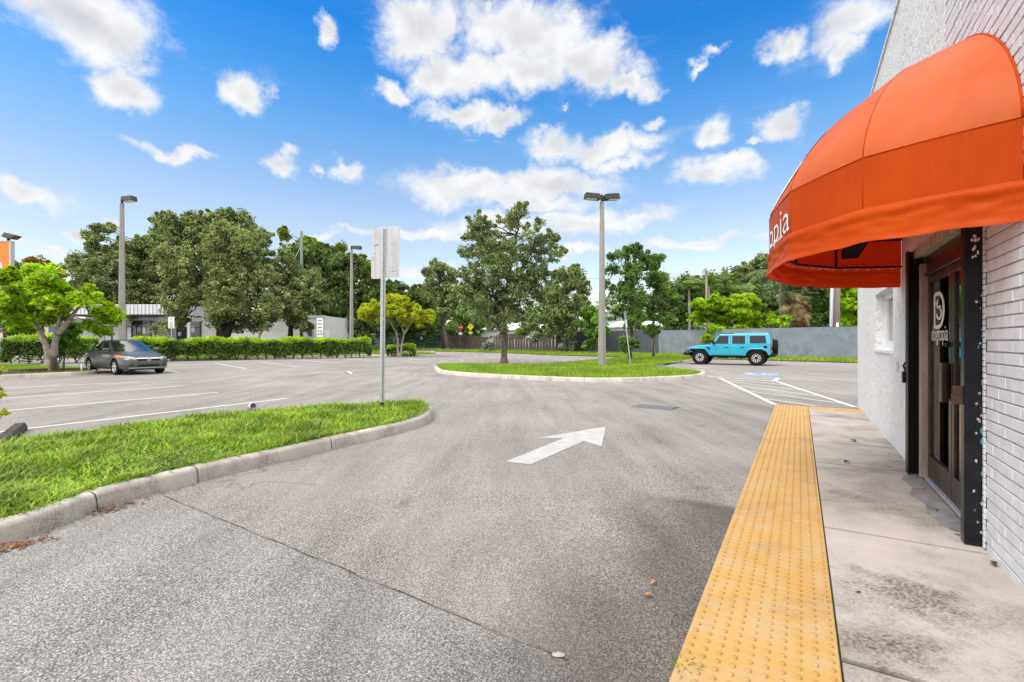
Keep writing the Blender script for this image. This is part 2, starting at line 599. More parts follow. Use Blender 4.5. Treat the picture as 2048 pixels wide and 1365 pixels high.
MAT['oak_pale'] = leaf_mat('oak_pale_leaf', (0.1188, 0.1572, 0.05954), (0.2178, 0.2621, 0.09923), (0.3762, 0.4234, 0.1902), 0.25, 0.45)
MAT['dark_leaf'] = leaf_mat('dark_leaf', (0.05533, 0.09558, 0.02722), (0.1006, 0.1558, 0.04277), (0.2012, 0.2643, 0.05832), 0.2, 0.45)
MAT['lime'] = leaf_mat('lime_leaf', (0.1486, 0.2822, 0.01), (0.2972, 0.457, 0.014), (0.5052, 0.5779, 0.018), 0.42, 0.55, 0.9, 0.35)
MAT['lime_yellow'] = leaf_mat('lime_yellow_leaf', (0.253, 0.3105, 0.0138), (0.391, 0.4255, 0.01725), (0.529, 0.4945, 0.023), 0.42, 0.55, 0.9, 0.35)
MAT['mid_leaf'] = leaf_mat('mid_leaf', (0.0598, 0.1271, 0.02691), (0.1121, 0.2093, 0.03887), (0.2093, 0.314, 0.06728), 0.3, 0.45)
MAT['fresh_leaf'] = leaf_mat('fresh_leaf', (0.06, 0.144, 0.0192), (0.12, 0.252, 0.0288), (0.216, 0.36, 0.06), 0.35, 0.45)
MAT['yg_leaf'] = leaf_mat('yellowgreen_leaf', (0.0875, 0.1375, 0.015), (0.1625, 0.225, 0.0225), (0.275, 0.3125, 0.0375), 0.35, 0.5)
MAT['orange_leaf'] = leaf_mat('orange_leaf', (0.10, 0.12, 0.02), (0.3, 0.17, 0.02), (0.42, 0.22, 0.03), 0.3, 0.5)
MAT['silver_leaf'] = leaf_mat('silver_leaf', (0.22, 0.27, 0.22), (0.34, 0.39, 0.33), (0.46, 0.5, 0.44), 0.2, 0.6)
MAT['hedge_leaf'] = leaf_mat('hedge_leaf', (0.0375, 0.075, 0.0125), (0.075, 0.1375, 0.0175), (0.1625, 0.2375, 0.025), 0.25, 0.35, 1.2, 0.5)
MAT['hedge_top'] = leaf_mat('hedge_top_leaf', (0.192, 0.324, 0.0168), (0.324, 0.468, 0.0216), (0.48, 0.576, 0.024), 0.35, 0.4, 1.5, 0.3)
MAT['palm'] = leaf_mat('palm_leaf', (0.035, 0.065, 0.02), (0.07, 0.115, 0.035), (0.14, 0.18, 0.06), 0.25, 0.4)
MAT['palm_fresh'] = leaf_mat('palm_fresh_leaf', (0.05, 0.11, 0.02), (0.10, 0.19, 0.03), (0.2, 0.28, 0.06), 0.3, 0.4)
MAT['palm_dead'] = leaf_mat('palm_dead_leaf', (0.14, 0.10, 0.05), (0.26, 0.19, 0.09), (0.36, 0.27, 0.13), 0.15, 0.8)
GRASS_TR = 0.27
MAT['grass'] = leaf_mat('grass_blade', (0.085, 0.165, 0.010), (0.21, 0.325, 0.020), (0.40, 0.48, 0.05), GRASS_TR, 0.5, 1.6, 0.35)
MAT['grass_far'] = leaf_mat('grass_far_blade', (0.1305, 0.228, 0.015), (0.2175, 0.336, 0.021), (0.348, 0.444, 0.03), 0.35, 0.55, 0.5, 0.3)
MAT['flower'] = leaf_mat('weed_flower', (0.5, 0.45, 0.12), (0.45, 0.38, 0.2), (0.6, 0.6, 0.5), 0.2, 0.6)
MAT['litter'] = leaf_mat('leaf_litter', (0.10, 0.045, 0.02), (0.2, 0.09, 0.035), (0.32, 0.17, 0.08), 0.1, 0.8)
MAT['mulch'] = leaf_mat('mulch_chip', (0.10, 0.03, 0.02), (0.17, 0.055, 0.035), (0.22, 0.09, 0.06), 0.05, 0.9)
MAT['orange_dry'] = M('dry_leaf', (0.55, 0.23, 0.10), (0.45, 0.16, 0.06), 30, 0.7)
MAT['wall_grey'] = stucco_mat('wall_grey', (0.145, 0.175, 0.207), (0.225, 0.258, 0.295), 9, 0.6)
MAT['wall_navy'] = stucco_mat('wall_navy', (0.055, 0.065, 0.082), (0.075, 0.085, 0.10), 9, 0.4)
MAT['fence_wood'] = M('fence_wood', (0.045, 0.034, 0.028), (0.12, 0.095, 0.085), 4, 0.95, bump=0.5, bscale=25, streak=(3, 3, 0.4))
MAT['fence_green'] = M('fence_green', (0.015, 0.10, 0.07), (0.02, 0.13, 0.09), 5, 0.5)
MAT['house_white'] = M('house_white', (0.68, 0.68, 0.66), (0.6, 0.6, 0.58), 2, 0.8)
MAT['house_cream'] = M('house_cream', (0.55, 0.5, 0.42), (0.5, 0.45, 0.38), 2, 0.8)
MAT['roof_white'] = M('roof_white', (0.75, 0.75, 0.74), (0.65, 0.65, 0.64), 3, 0.6)
MAT['roof_tan'] = M('roof_tan', (0.42, 0.36, 0.31), (0.36, 0.3, 0.26), 5, 0.85)
MAT['roof_brown'] = M('roof_brown', (0.2, 0.11, 0.065), (0.14, 0.075, 0.045), 5, 0.85)
MAT['mall_wall'] = M('mall_wall', (0.6, 0.6, 0.61), (0.53, 0.53, 0.54), 1, 0.8)
MAT['mall_metal'] = M('mall_metal', (0.60, 0.62, 0.65), (0.52, 0.54, 0.57), 2, 0.45, 0.3)
MAT['mall_dark'] = M('mall_dark', (0.03, 0.032, 0.04), (0.045, 0.047, 0.055), 3, 0.6)
MAT['dark_glass'] = M('dark_glass', (0.012, 0.015, 0.018), (0.04, 0.045, 0.05), 1.5, 0.06, 0.0, spec=0.8)
MAT['poster'] = M('poster', (0.7, 0.7, 0.71), (0.6, 0.6, 0.62), 4, 0.5)
MAT['orange_sign'] = M('orange_sign', (0.78, 0.20, 0.022), (0.74, 0.18, 0.02), 1, 0.45)
MAT['sign_white'] = M('sign_white', (0.78, 0.78, 0.77), (0.72, 0.72, 0.71), 6, 0.5)
MAT['sign_black'] = M('sign_black', (0.015, 0.015, 0.015), None, 6, 0.5)
MAT['sign_red'] = M('sign_red', (0.33, 0.03, 0.025), (0.26, 0.03, 0.025), 6, 0.5)
MAT['sign_yellow'] = M('sign_yellow', (0.80, 0.62, 0.02), (0.72, 0.55, 0.02), 6, 0.5)
MAT['sign_blue'] = M('sign_blue', (0.03, 0.22, 0.55), (0.04, 0.26, 0.58), 6, 0.5)
MAT['grate'] = M('grate_iron', (0.30, 0.29, 0.285), (0.2, 0.195, 0.19), 20, 0.7, 0.3)
MAT['wheel_stop'] = concrete_mat('wheel_stop', (0.30, 0.27, 0.24), (0.4, 0.37, 0.33), (0.06, 0.05, 0.045), 0.8, 3)
MAT['stop_dark'] = concrete_mat('stop_dark', (0.045, 0.04, 0.036), (0.075, 0.065, 0.058), (0.02, 0.018, 0.016), 0.8, 3)
MAT['paper'] = M('paper', (0.78, 0.76, 0.74), (0.7, 0.68, 0.66), 9, 0.7)
MAT['purple'] = M('purple', (0.35, 0.2, 0.5), (0.7, 0.65, 0.75), 30, 0.4)
# cars
MAT['paint_grey'] = M('paint_grey', (0.048, 0.05, 0.052), (0.07, 0.071, 0.071), 2.5, 0.38, 0.2, coat=0.5)
MAT['paint_silver'] = M('paint_silver', (0.45, 0.46, 0.47), None, 3, 0.3, 0.7, coat=1.0)
MAT['paint_teal'] = M('paint_teal', (0.003, 0.35, 0.50), (0.003, 0.33, 0.47), 3, 0.32, 0.15, coat=1.0)
MAT['car_glass'] = M('car_glass', (0.012, 0.014, 0.016), (0.018, 0.02, 0.022), 3, 0.04, 0.0, spec=1.0, coat=1.0)
MAT['tinted'] = M('tinted_glass', (0.008, 0.011, 0.02), None, 3, 0.02, 0.0, spec=0.5)
MAT['tyre'] = M('tyre', (0.010, 0.010, 0.010), (0.016, 0.0155, 0.015), 12, 0.9, bump=0.4, bscale=40, spec=0.15)
MAT['rim'] = M('rim', (0.68, 0.68, 0.69), (0.6, 0.6, 0.61), 8, 0.4, 0.5)
MAT['rim_dark'] = M('rim_dark', (0.01, 0.01, 0.0105), None, 8, 0.5, 0.0, spec=0.25)
MAT['trim_black'] = M('trim_black', (0.008, 0.008, 0.0085), (0.013, 0.013, 0.0135), 9, 0.6, spec=0.2)
MAT['chrome'] = M('chrome', (0.75, 0.75, 0.76), None, 8, 0.12, 1.0)
MAT['headlamp'] = M('headlamp', (0.5, 0.5, 0.48), (0.3, 0.31, 0.31), 14, 0.12, 0.2, coat=1.0)
MAT['amber'] = M('amber', (0.75, 0.26, 0.04), (0.6, 0.2, 0.04), 9, 0.2, coat=1.0)
MAT['red_lamp'] = M('red_lamp', (0.45, 0.02, 0.02), (0.3, 0.015, 0.015), 9, 0.2, coat=1.0)


def tactile_mat(k=1.0, g=1.0):
    m, n, b = new_mat('tactile_yellow')
    pos = n.n('ShaderNodeNewGeometry').outputs['Position']
    c = n.ramp(n.noise(pos, 1.4, 5, 0.6), [(0.3, (0.46 * k, 0.265 * k * g, 0.068 * k * g)), (0.7, (0.52 * k, 0.315 * k * g, 0.092 * k * g))])
    pale = n.ramp(n.noise(pos, 5.5, 6, 0.7), [(0.44, 0.0), (0.64, 0.75 * k * k)])
    c = n.mix(pale, c, (0.45, 0.335, 0.18))
    dirt = n.ramp(n.noise(pos, 1.9, 6, 0.65, 0.5), [(0.54, 0.0), (0.70, 0.7)])
    gr = n.ramp(n.noise(pos, 70, 3), [(0.4, 0.4), (0.6, 1.0)])
    c = n.mix(n.math('MULTIPLY', dirt, gr), c, (0.22, 0.15, 0.09))
    n.link(c, b.inputs['Base Color'])
    b.inputs['Roughness'].default_value = 0.7
    mp = n.n('ShaderNodeMapping', i_Vector=pos, i_Rotation=(0, 0, TH))
    w = n.n('ShaderNodeTexWave', i_Vector=mp.outputs[0], i_Scale=95, bands_direction='Y')
    bn = n.n('ShaderNodeBump', i_Strength=0.25, i_Distance=0.002, i_Height=w.outputs['Fac'])
    n.link(bn.outputs[0], b.inputs['Normal'])
    return m


MAT['tactile'] = tactile_mat()
MAT['tactile_dome'] = tactile_mat(0.86, 0.92)


def canvas_mat(a_=(0.54, 0.072, 0.004), b_=(0.48, 0.06, 0.0035)):
    m, n, b = new_mat('awning_canvas')
    co = n.n('ShaderNodeTexCoord').outputs['Object']
    c = n.ramp(n.noise(co, 2.5, 5), [(0.3, a_), (0.7, b_)])
    drt = n.noise(n.n('ShaderNodeMapping', i_Vector=co, i_Scale=(5, 5, 0.7)).outputs[0], 1.6, 6, 0.65)
    c = n.mix(1.0, c, n.ramp(drt, [(0.3, 0.92), (0.5, 1.0), (0.7, 1.04)]), 'MULTIPLY')
    weave = n.noise(n.n('ShaderNodeMapping', i_Vector=co, i_Scale=(60, 60, 4)).outputs[0], 3, 2)
    c = n.mix(1.0, c, n.ramp(weave, [(0.3, 0.93), (0.7, 1.06)]), 'MULTIPLY')
    n.link(c, b.inputs['Base Color'])
    b.inputs['Roughness'].default_value = 0.42
    b.inputs['Specular IOR Level'].default_value = 0.09
    b.inputs['Sheen Weight'].default_value = 0.0
    b.inputs['Sheen Roughness'].default_value = 0.4
    tr = n.n('ShaderNodeBsdfTranslucent', i_0=(0.8, 0.02, 0.002, 1))
    mx = n.n('ShaderNodeMixShader', i_0=0.26)
    n.link(b.outputs[0], mx.inputs[1])
    n.link(tr.outputs[0], mx.inputs[2])
    n.link(mx.outputs[0], n.t.nodes['Material Output'].inputs[0])
    return m


MAT['canvas'] = canvas_mat()
MAT['canvas_pale'] = canvas_mat((0.63, 0.15, 0.05), (0.57, 0.115, 0.034))  # paler orange, used on the dome only

# ------------------------------------------------------------------ sky and sun
SUN_EL, SUN_AZ = R(56), R(-128)      # azimuth from +Y towards +X; behind the camera, over the left shoulder
w = bpy.data.worlds.new('World')
scene.world = w
w.use_nodes = True
n = NT(w.node_tree)
bg = w.node_tree.nodes['Background']
sky = n.n('ShaderNodeTexSky', sky_type='NISHITA', sun_disc=False, sun_elevation=SUN_EL, sun_rotation=SUN_AZ, altitude=0, air_density=1.0, dust_density=0.4, ozone_density=3.0)
dirv = n.n('ShaderNodeTexCoord').outputs['Generated']
sx = n.n('ShaderNodeSeparateXYZ', i_0=dirv)
az = n.math('ARCTAN2', sx.outputs[0], sx.outputs[1])
el = n.math('ARCSINE', sx.outputs[2])
# deeper blue with height; above the view paled to whiten light and reflections
grad = n.ramp(n.math('DIVIDE', el, R(45)), [(0.0, (1.15, 1.0, 0.80)), (0.12, (1.25, 1.05, 0.85)), (0.28, (1.35, 1.12, 0.97)), (0.36, (1.15, 1.10, 1.05)), (0.50, (0.66, 1.04, 1.18)), (0.60, (0.36, 0.92, 1.25)), (0.72, (0.12, 0.78, 1.29)), (1.0, (0.55, 0.90, 1.12))])
skyc = n.mix(1.0, sky.outputs[0], grad, 'MULTIPLY')
pos2 = n.n('ShaderNodeCombineXYZ', i_0=az, i_1=el)
# billow the outline
nz = n.n('ShaderNodeTexNoise', i_Vector=pos2.outputs[0], i_Scale=8.0, i_Detail=9, i_Roughness=0.62)
wv = n.n('ShaderNodeVectorMath', operation='SUBTRACT', i_0=nz.outputs['Color'])
wv.inputs[1].default_value = (0.5, 0.5, 0.5)
wv2 = n.n('ShaderNodeVectorMath', operation='SCALE', i_0=wv.outputs[0])
wv2.inputs['Scale'].default_value = 0.125
pw = n.n('ShaderNodeVectorMath', operation='ADD', i_0=pos2.outputs[0], i_1=wv2.outputs[0]).outputs[0]
CLOUDS = [  # surveyed outline ellipses: centre, half width, half height (px of the photo), opacity
    (170, 25, 165, 80, 1.0), (215, 75, 75, 60, .9), (250, 168, 75, 42, .9), (505, 175, 46, 46, .85), (645, 42, 26, 36, .6), (335, 290, 100, 17, .8),
    (556, 323, 45, 22, .9), (697, 330, 36, 22, .9), (637, 332, 25, 14, .5), (60, 402, 85, 28, .9), (225, 432, 36, 16, .7), (-60, 470, 120, 22, .7), (155, 465, 36, 16, .8),
    (835, 55, 85, 90, 1.0), (870, 140, 60, 60, .85), (800, 183, 62, 26, .7), (1050, 70, 150, 85, 1.0), (1010, 150, 170, 50, 1.0), (1180, 125, 100, 55, 1.0),
    (1255, 165, 45, 28, .9), (925, 222, 75, 28, 1.0), (1010, 238, 50, 22, .8), (1200, 290, 130, 32, .85), (1250, 325, 90, 22, .7), (1110, 285, 60, 26, .85),
    (950, 375, 150, 42, 1.0), (1080, 365, 140, 36, 1.0), (1040, 405, 180, 26, .8), (1425, 255, 44, 30, .95), (1570, 250, 58, 32, .85), (1290, 247, 26, 17, .8), (1508, 282, 22, 12, .6),
    (1415, 355, 90, 40, .85), (1465, 325, 40, 20, .7), (1570, 98, 56, 40, .8), (1440, 100, 50, 20, .4), (1700, 45, 90, 75, .8), (1690, 110, 40, 30, .8), (1120, 215, 26, 18, .35),
    (1190, 440, 150, 28, .9), (1000, 455, 140, 28, .8), (820, 472, 130, 15, .75), (1400, 490, 150, 16, .7), (1560, 470, 90, 14, .6), (1100, 500, 240, 16, .5), (600, 470, 120, 12, .4), (100, 505, 150, 14, .55), (330, 470, 90, 10, .35), (1350, 555, 200, 16, .45), (1390, 120, 34, 14, .5), (980, 15, 20, 18, .6), (1140, 30, 40, 20, .7), (1100, 435, 80, 18, .6), (1270, 425, 60, 14, .6), (800, 545, 200, 14, .4)]
acc = None
shade = None
for (x, y, rx, ry, o) in CLOUDS:
    a = math.atan((x - CX) / FPX)
    e = math.atan((CY - y) / math.hypot(FPX, x - CX))
    ra = rx / FPX * math.cos(a) ** 2
    re = ry / FPX * math.cos(a) * math.cos(e) ** 2
    ma = n.n('ShaderNodeVectorMath', operation='SUBTRACT', i_0=pw)
    ma.inputs[1].default_value = (a, e, 0)
    sc = n.n('ShaderNodeVectorMath', operation='MULTIPLY', i_0=ma.outputs[0])
    sc.inputs[1].default_value = (1 / ra, 1 / re, 0)
    ln = n.n('ShaderNodeVectorMath', operation='LENGTH', i_0=sc.outputs[0]).outputs['Value']
    d = n.math('SUBTRACT', 0.22 + 0.88 * o, ln)
    if acc is None:
        acc = d
    else:
        acc = n.math('MAXIMUM', acc, d)
# clouds added outside the view, overhead too, to whiten the fill light
azfar = n.n('ShaderNodeMapRange', i_0=n.math('ABSOLUTE', az), i_1=R(50), i_2=R(60), i_3=0.0, i_4=1.0).outputs[0]
elfar = n.n('ShaderNodeMapRange', i_0=el, i_1=R(40), i_2=R(48), i_3=0.0, i_4=1.0).outputs[0]
oth = n.math('MAXIMUM', azfar, elfar)
on = n.noise(dirv, 2.6, 6, 0.55)
acc = n.math('MAXIMUM', acc, n.math('MULTIPLY_ADD', oth, n.math('MULTIPLY', n.math('SUBTRACT', on, 0.29), 6.0), n.math('MULTIPLY', n.math('SUBTRACT', 1.0, oth), -1.0)))
mpn = n.n('ShaderNodeMapping', i_Vector=pos2.outputs[0], i_Scale=(1.0, 1.35, 1))
fb = n.noise(mpn.outputs[0], 12, 10, 0.56, 0.35)
fb1 = n.noise(mpn.outputs[0], 9, 4, 0.5, 0.3)
fb2 = n.noise(n.n('ShaderNodeMapping', i_Vector=mpn.outputs[0], i_Location=(0.018, -0.045, 0)).outputs[0], 9, 4, 0.5, 0.3)
fb3 = n.noise(mpn.outputs[0], 55, 6, 0.65, 0.4)
dens = n.math('ADD', n.math('MULTIPLY', acc, 1.35), n.math('ADD', n.math('MULTIPLY', n.math('SUBTRACT', fb, 0.5), 2.3), n.math('MULTIPLY', n.math('SUBTRACT', fb3, 0.5), 0.55)))
mask0 = n.n('ShaderNodeMapRange', i_0=dens, i_1=-0.28, i_2=0.85, i_3=0.0, i_4=0.97, interpolation_type='SMOOTHSTEP').outputs[0]
wn = n.noise(n.n('ShaderNodeMapping', i_Vector=pos2.outputs[0], i_Rotation=(0, 0, 0.35), i_Scale=(0.8, 2.4, 1)).outputs[0], 7, 8, 0.62, 0.8)
veil = n.n('ShaderNodeMapRange', i_0=n.math('ADD', n.math('MULTIPLY', acc, 0.55), n.math('MULTIPLY', n.math('SUBTRACT', wn, 0.5), 2.6)), i_1=-0.2, i_2=1.0, i_3=0.0, i_4=0.34, interpolation_type='SMOOTHSTEP').outputs[0]
veil = n.math('MAXIMUM', veil, n.math('MULTIPLY', oth, 0.5))
mask = n.math('SUBTRACT', 1.0, n.math('MULTIPLY', n.math('SUBTRACT', 1.0, mask0), n.math('SUBTRACT', 1.0, veil)))
lit = n.math('MULTIPLY_ADD', n.math('SUBTRACT', fb1, fb2), 1.5, 0.70)
thick = n.n('ShaderNodeMapRange', i_0=acc, i_1=0.3, i_2=1.1, i_3=0.25, i_4=-0.2).outputs[0]
lit = n.math('ADD', lit, thick, clamp=True)
cloudc = n.ramp(lit, [(0.0, (3.0, 3.12, 3.4)), (0.45, (3.8, 3.87, 4.02)), (0.95, (5.0, 5.0, 5.0))])
cloudc = n.mix(n.math('MULTIPLY', oth, 1.0), cloudc, n.ramp(lit, [(0.0, (7.5, 7.5, 7.6)), (0.85, (11.5, 11.3, 11.0))]))  # unseen clouds made much brighter than the visible ones to light the ground
full = n.mix(mask, skyc, cloudc)
n.link(full, bg.inputs[0])
bg.inputs[1].default_value = 0.10

sun_d = bpy.data.lights.new('sun', 'SUN')
sun_d.energy = 1.6
sun_d.angle = R(34)
sun_d.color = (1.0, 0.95, 0.88)
sun = bpy.data.objects.new('sun', sun_d)
C.objects.link(sun)
sd = Vector((math.sin(SUN_AZ) * math.cos(SUN_EL), math.cos(SUN_AZ) * math.cos(SUN_EL), math.sin(SUN_EL)))
sun.rotation_euler = sd.to_track_quat('Z', 'Y').to_euler()
sun.location = (0, 0, 30)

scene.view_settings.view_transform = 'Standard'
scene.view_settings.look = 'None'
scene.view_settings.gamma = 1
scene.view_settings.exposure = 0.98
scene.cycles.max_bounces = 6
scene.cycles.transparent_max_bounces = 16
scene.cycles.use_adaptive_sampling = True
scene.cycles.use_denoising = True

# ------------------------------------------------------------------ the ground
def sheet(name, pts, mat, z=None, kind='structure', label=None):
    mb = MB()
    pts = [Vector(p) for p in pts]
    if z is not None:
        pts = [Vector((p.x, p.y, z)) for p in pts]
    mb.add(pts, [tuple(range(len(pts)))])
    ob = mb.build(name, mat, recalc=False)
    if ob.data.polygons[0].normal.z < 0:
        ob.data.flip_normals()
    tag(ob, label, kind=kind)
    return ob


sheet('ground', [(-900, -300, 0), (900, -300, 0), (900, 1500, 0), (-900, 1500, 0)], MAT['ground'], z=-0.05)
sheet('parking_lot', [(-90, -14, 0), (60, -14, 0), (60, 80, 0), (-90, 80, 0)], MAT['asphalt'], z=0.0)


def smooth_line(pts, it=2, closed=False):
    pts = [Vector(p) for p in pts]
    for _ in range(it):
        out = []
        n_ = len(pts)
        rngi = range(n_ if closed else n_ - 1)
        if not closed:
            out.append(pts[0])
        for i in rngi:
            a, b = pts[i], pts[(i + 1) % n_]
            out += [a * 0.75 + b * 0.25, a * 0.25 + b * 0.75]
        if not closed:
            out.append(pts[-1])
        pts = out
    return pts


def resample(pts, step):
    out = [pts[0].copy()]
    for a, b in zip(pts, pts[1:]):
        L = (b - a).length
        k = max(1, int(L / step))
        for i in range(1, k + 1):
            out.append(a.lerp(b, i / k))
    return out


def inset_line(line, dst):
    out = []
    for i, p in enumerate(line):
        t = (line[min(len(line) - 1, i + 1)] - line[max(0, i - 1)]).normalized()
        out.append(p + Vector((-t.y, t.x, 0)) * dst)
    return out


def kerb(name, line, h=0.15, wd=0.17, joints=(), mat='kerb', inward=1):
    """a cast kerb with rounded top edge; line = outer foot, grass on its left when inward=1"""
    line = resample(line, 0.22)
    prof = [(0, 0), (0.018, h * 0.72), (0.03, h * 0.88), (0.055, h * 0.98), (0.08, h), (wd - 0.015, h * 0.985), (wd, h * 0.9), (wd, 0.02)]
    mb = MB()
    m = len(prof)
    for i, p in enumerate(line):
        a = line[max(0, i - 1)]
        b = line[min(len(line) - 1, i + 1)]
        t = (b - a).normalized()
        nrm = Vector((-t.y, t.x, 0)) * inward
        wob = 0.006 * noise.noise(p * 1.7)
        for (o, z) in prof:
            q = p + nrm * (o + wob)
            zz = z * (1 + 0.04 * noise.noise(p * 0.9 + Vector((5, 0, 0))))
            mb.v.append((q.x, q.y, zz - (0.004 if z == 0 else 0)))
    for i in range(len(line) - 1):
        for k in range(m - 1):
            a = i * m + k
            mb.f.append((a, a + 1, a + 1 + m, a + m))
    mb.f.append(tuple(range(m)))
    mb.f.append(tuple((len(line) - 1) * m + k for k in range(m - 1, -1, -1)))
    ob = mb.build(name, MAT[mat], smooth=True)
    tag(ob, kind='structure')
    es = ob.modifiers.new('edges', 'EDGE_SPLIT')
    es.split_angle = R(50)
    jm = MB()
    for jp in joints:
        i = min(range(1, len(line) - 1), key=lambda q: (line[q] - jp).length)
        t = (line[i + 1] - line[i - 1]).normalized()
        nrm = Vector((-t.y, t.x, 0)) * inward
        p0 = line[i]
        o = len(jm.v)
        for sgn in (-0.004, 0.004):
            for (oo, z) in prof[:-1]:
                q = p0 + nrm * (oo - 0.004 if z < h * 0.95 else oo) + t * sgn
                jm.v.append((q.x, q.y, z + (0.004 if z > h * 0.9 else 0)))
        mm = m - 1
        for k in range(mm - 1):
            jm.f.append((o + k, o + k + 1, o + mm + k + 1, o + mm + k))
    if jm.v:
        tag(jm.build(name + '_joint', MAT['seam']), kind='structure')
    return line


def inside(q, poly):
    c = False
    j = len(poly) - 1
    for i in range(len(poly)):
        a, b = poly[i], poly[j]
        if (a[1] > q[1]) != (b[1] > q[1]) and q[0] < (b[0] - a[0]) * (q[1] - a[1]) / (b[1] - a[1]) + a[0]:
            c = not c
        j = i
    return c


def grass(name, poly, count, hmin, hmax, wmin, wmax, mat, z0, lean=0.55, inset=None, prob=None, coarse=False):
    poly = np.array([(p[0], p[1]) for p in poly])
    lo, hi = poly.min(0), poly.max(0)
    pts = np.zeros((0, 2))
    while len(pts) < count:
        q = lo + rng.random((count * 2, 2)) * (hi - lo)
        ins = np.zeros(len(q), bool)
        j = len(poly) - 1
        for i in range(len(poly)):
            xi, yi = poly[i]
            xj, yj = poly[j]
            cross = ((yi > q[:, 1]) != (yj > q[:, 1])) & (q[:, 0] < (xj - xi) * (q[:, 1] - yi) / (yj - yi + 1e-12) + xi)
            ins ^= cross
            j = i
        q = q[ins]
        if prob is not None:
            q = q[rng.random(len(q)) < prob(q)]
        pts = np.vstack([pts, q])
    pts = pts[:count]
    n_ = count
    # tufts: height and tint follow low frequency noise
    f = np.sin(pts[:, 0] * 3.1 + np.cos(pts[:, 1] * 2.3) * 2) * np.sin(pts[:, 1] * 3.7 + np.sin(pts[:, 0] * 1.9) * 2)
    h = (hmin + (hmax - hmin) * rng.random(n_) ** 1.5) * (1 + 0.3 * f)
    wd = wmin + (wmax - wmin) * rng.random(n_)
    an = rng.random(n_) * 2 * np.pi
    d = np.stack([np.cos(an), np.sin(an)], 1)
    s_ = np.stack([-d[:, 1], d[:, 0]], 1)
    ln = lean * (0.3 + rng.random(n_)) * h
    base = np.column_stack([pts, np.full(n_, z0)])
    mid = base.copy()
    mid[:, :2] += d * (ln * 0.35)[:, None]
    mid[:, 2] += h * 0.62
    tip = base.copy()
    tip[:, :2] += d * ln[:, None]
    tip[:, 2] += h * (0.95 - 0.25 * rng.random(n_))
    s3 = np.column_stack([s_, np.zeros(n_)])
    if coarse:
        V = np.stack([base - s3 * wd[:, None] / 2, base + s3 * wd[:, None] / 2, tip], 1).reshape(-1, 3)
        i = np.arange(n_)[:, None] * 3
        F = i + np.array([[0, 1, 2]])
    else:
        V = np.stack([base - s3 * wd[:, None] / 2, base + s3 * wd[:, None] / 2, mid + s3 * wd[:, None] * 0.42, mid - s3 * wd[:, None] * 0.42, tip], 1).reshape(-1, 3)
        i = np.arange(n_)[:, None] * 5
        F = np.concatenate([i + np.array([[0, 1, 2]]), i + np.array([[0, 2, 3]]), i + np.array([[3, 2, 4]])])
    ob = np_mesh(name, V, F, mat)
    tag(ob, kind='stuff')
    return ob


# island beside the camera
front = [G(-330, 1190), G(-150, 1140), G(0, 1092), G(88, 1067), G(185, 1024), G(264, 999.5), G(330, 984), G(400, 964), G(527, 933.6), G(681, 896), G(791, 870), G(840, 856)]
nose = [G(862, 843), G(868, 832), G(862, 823), G(845, 817), G(815, 815)]
back = [G(760, 817), G(600, 829), G(400, 849), G(264, 866), G(120, 888), G(0, 907), G(-330, 960)]
fl = smooth_line(front + nose, 2)
jn = [G(185, 1024), G(400, 964), G(678, 897)]
kl = kerb('kerb', fl, joints=jn)
isl = inset_line(kl, 0.1) + back
sheet('island_soil', isl, MAT['soil'], z=0.085)


isl_in = inset_line(kl, 0.15) + back


def near_prob(q):
    d = np.hypot(q[:, 0], q[:, 1])
    return np.clip((6.0 / d) ** 1.3, 0.25, 1.0)


tag(grass('grass', isl_in, 78000, 0.05, 0.17, 0.007, 0.018, MAT['grass'], 0.08, lean=1.0, prob=near_prob), 'lush green grass filling the kerbed island beside the driveway', kind='stuff')
# strays that lean over the kerb and taller weeds
fringe = inset_line(kl, 0.12) + inset_line(kl, 0.24)[::-1]
tag(grass('grass_fringe', fringe, 4800, 0.06, 0.17, 0.006, 0.013, MAT['grass'], 0.09, lean=1.4), kind='stuff')
wz = [G(230, 960, 0.1), G(420, 925, 0.1), G(400, 870, 0.1), G(230, 890, 0.1)]
bwc = []
for _ in range(900):
    k_ = random.random()
    q = G(random.gauss(340, 85) if k_ < 0.7 else random.uniform(0, 820), random.gauss(938, 20) if k_ < 0.7 else random.uniform(810, 1000), 0.15)
    bwc.append((q.x, q.y, random.uniform(0.10, 0.19)))
WEED_AT = [b__ for b__ in bwc if inside(b__, isl_in)]
wfc = []
for _ in range(260):
    q = G(random.gauss(320, 60), random.gauss(925, 22), 0.15)
    wfc.append((q.x, q.y, random.uniform(0.12, 0.22)))
FLOWER_AT = [b__ for b__ in wfc if inside(b__, isl_in)]

# middle island with the oak and the lamp
mfront = [G(868, 738), G(872, 744), G(882, 748.5), G(950, 755), G(1050, 760), G(1150, 764.5), G(1200, 765.5), G(1300, 763.5), G(1390, 758.5), G(1408, 755), G(1413, 751.5), G(1408, 748.5)]
mback = [G(1385, 744.5), G(1345, 741), G(1315, 738.5), G(1303, 735.5), G(1330, 731), G(1362, 726), G(1385, 721), G(1392, 716.5), G(1300, 714.5), G(1240, 718.5), G(1190, 723), G(1140, 727.5), G(1090, 731.5), G(1010, 732.3), G(935, 731), G(890, 731.5), G(873, 734)]
ml = smooth_line(mfront, 2)
mk = kerb('kerb', ml, joints=[G(1014, 759), G(1165, 765), G(1310, 763)])
sheet('island_soil', inset_line(mk, 0.1) + mback, MAT['soil'], z=0.08)
mi = inset_line(mk, 0.15) + mback
tag(grass('grass', mi, 60000, 0.09, 0.17, 0.012, 0.026, MAT['grass_far'], 0.075, coarse=True), 'cut green grass on the kerbed island under the lone oak', kind='stuff')

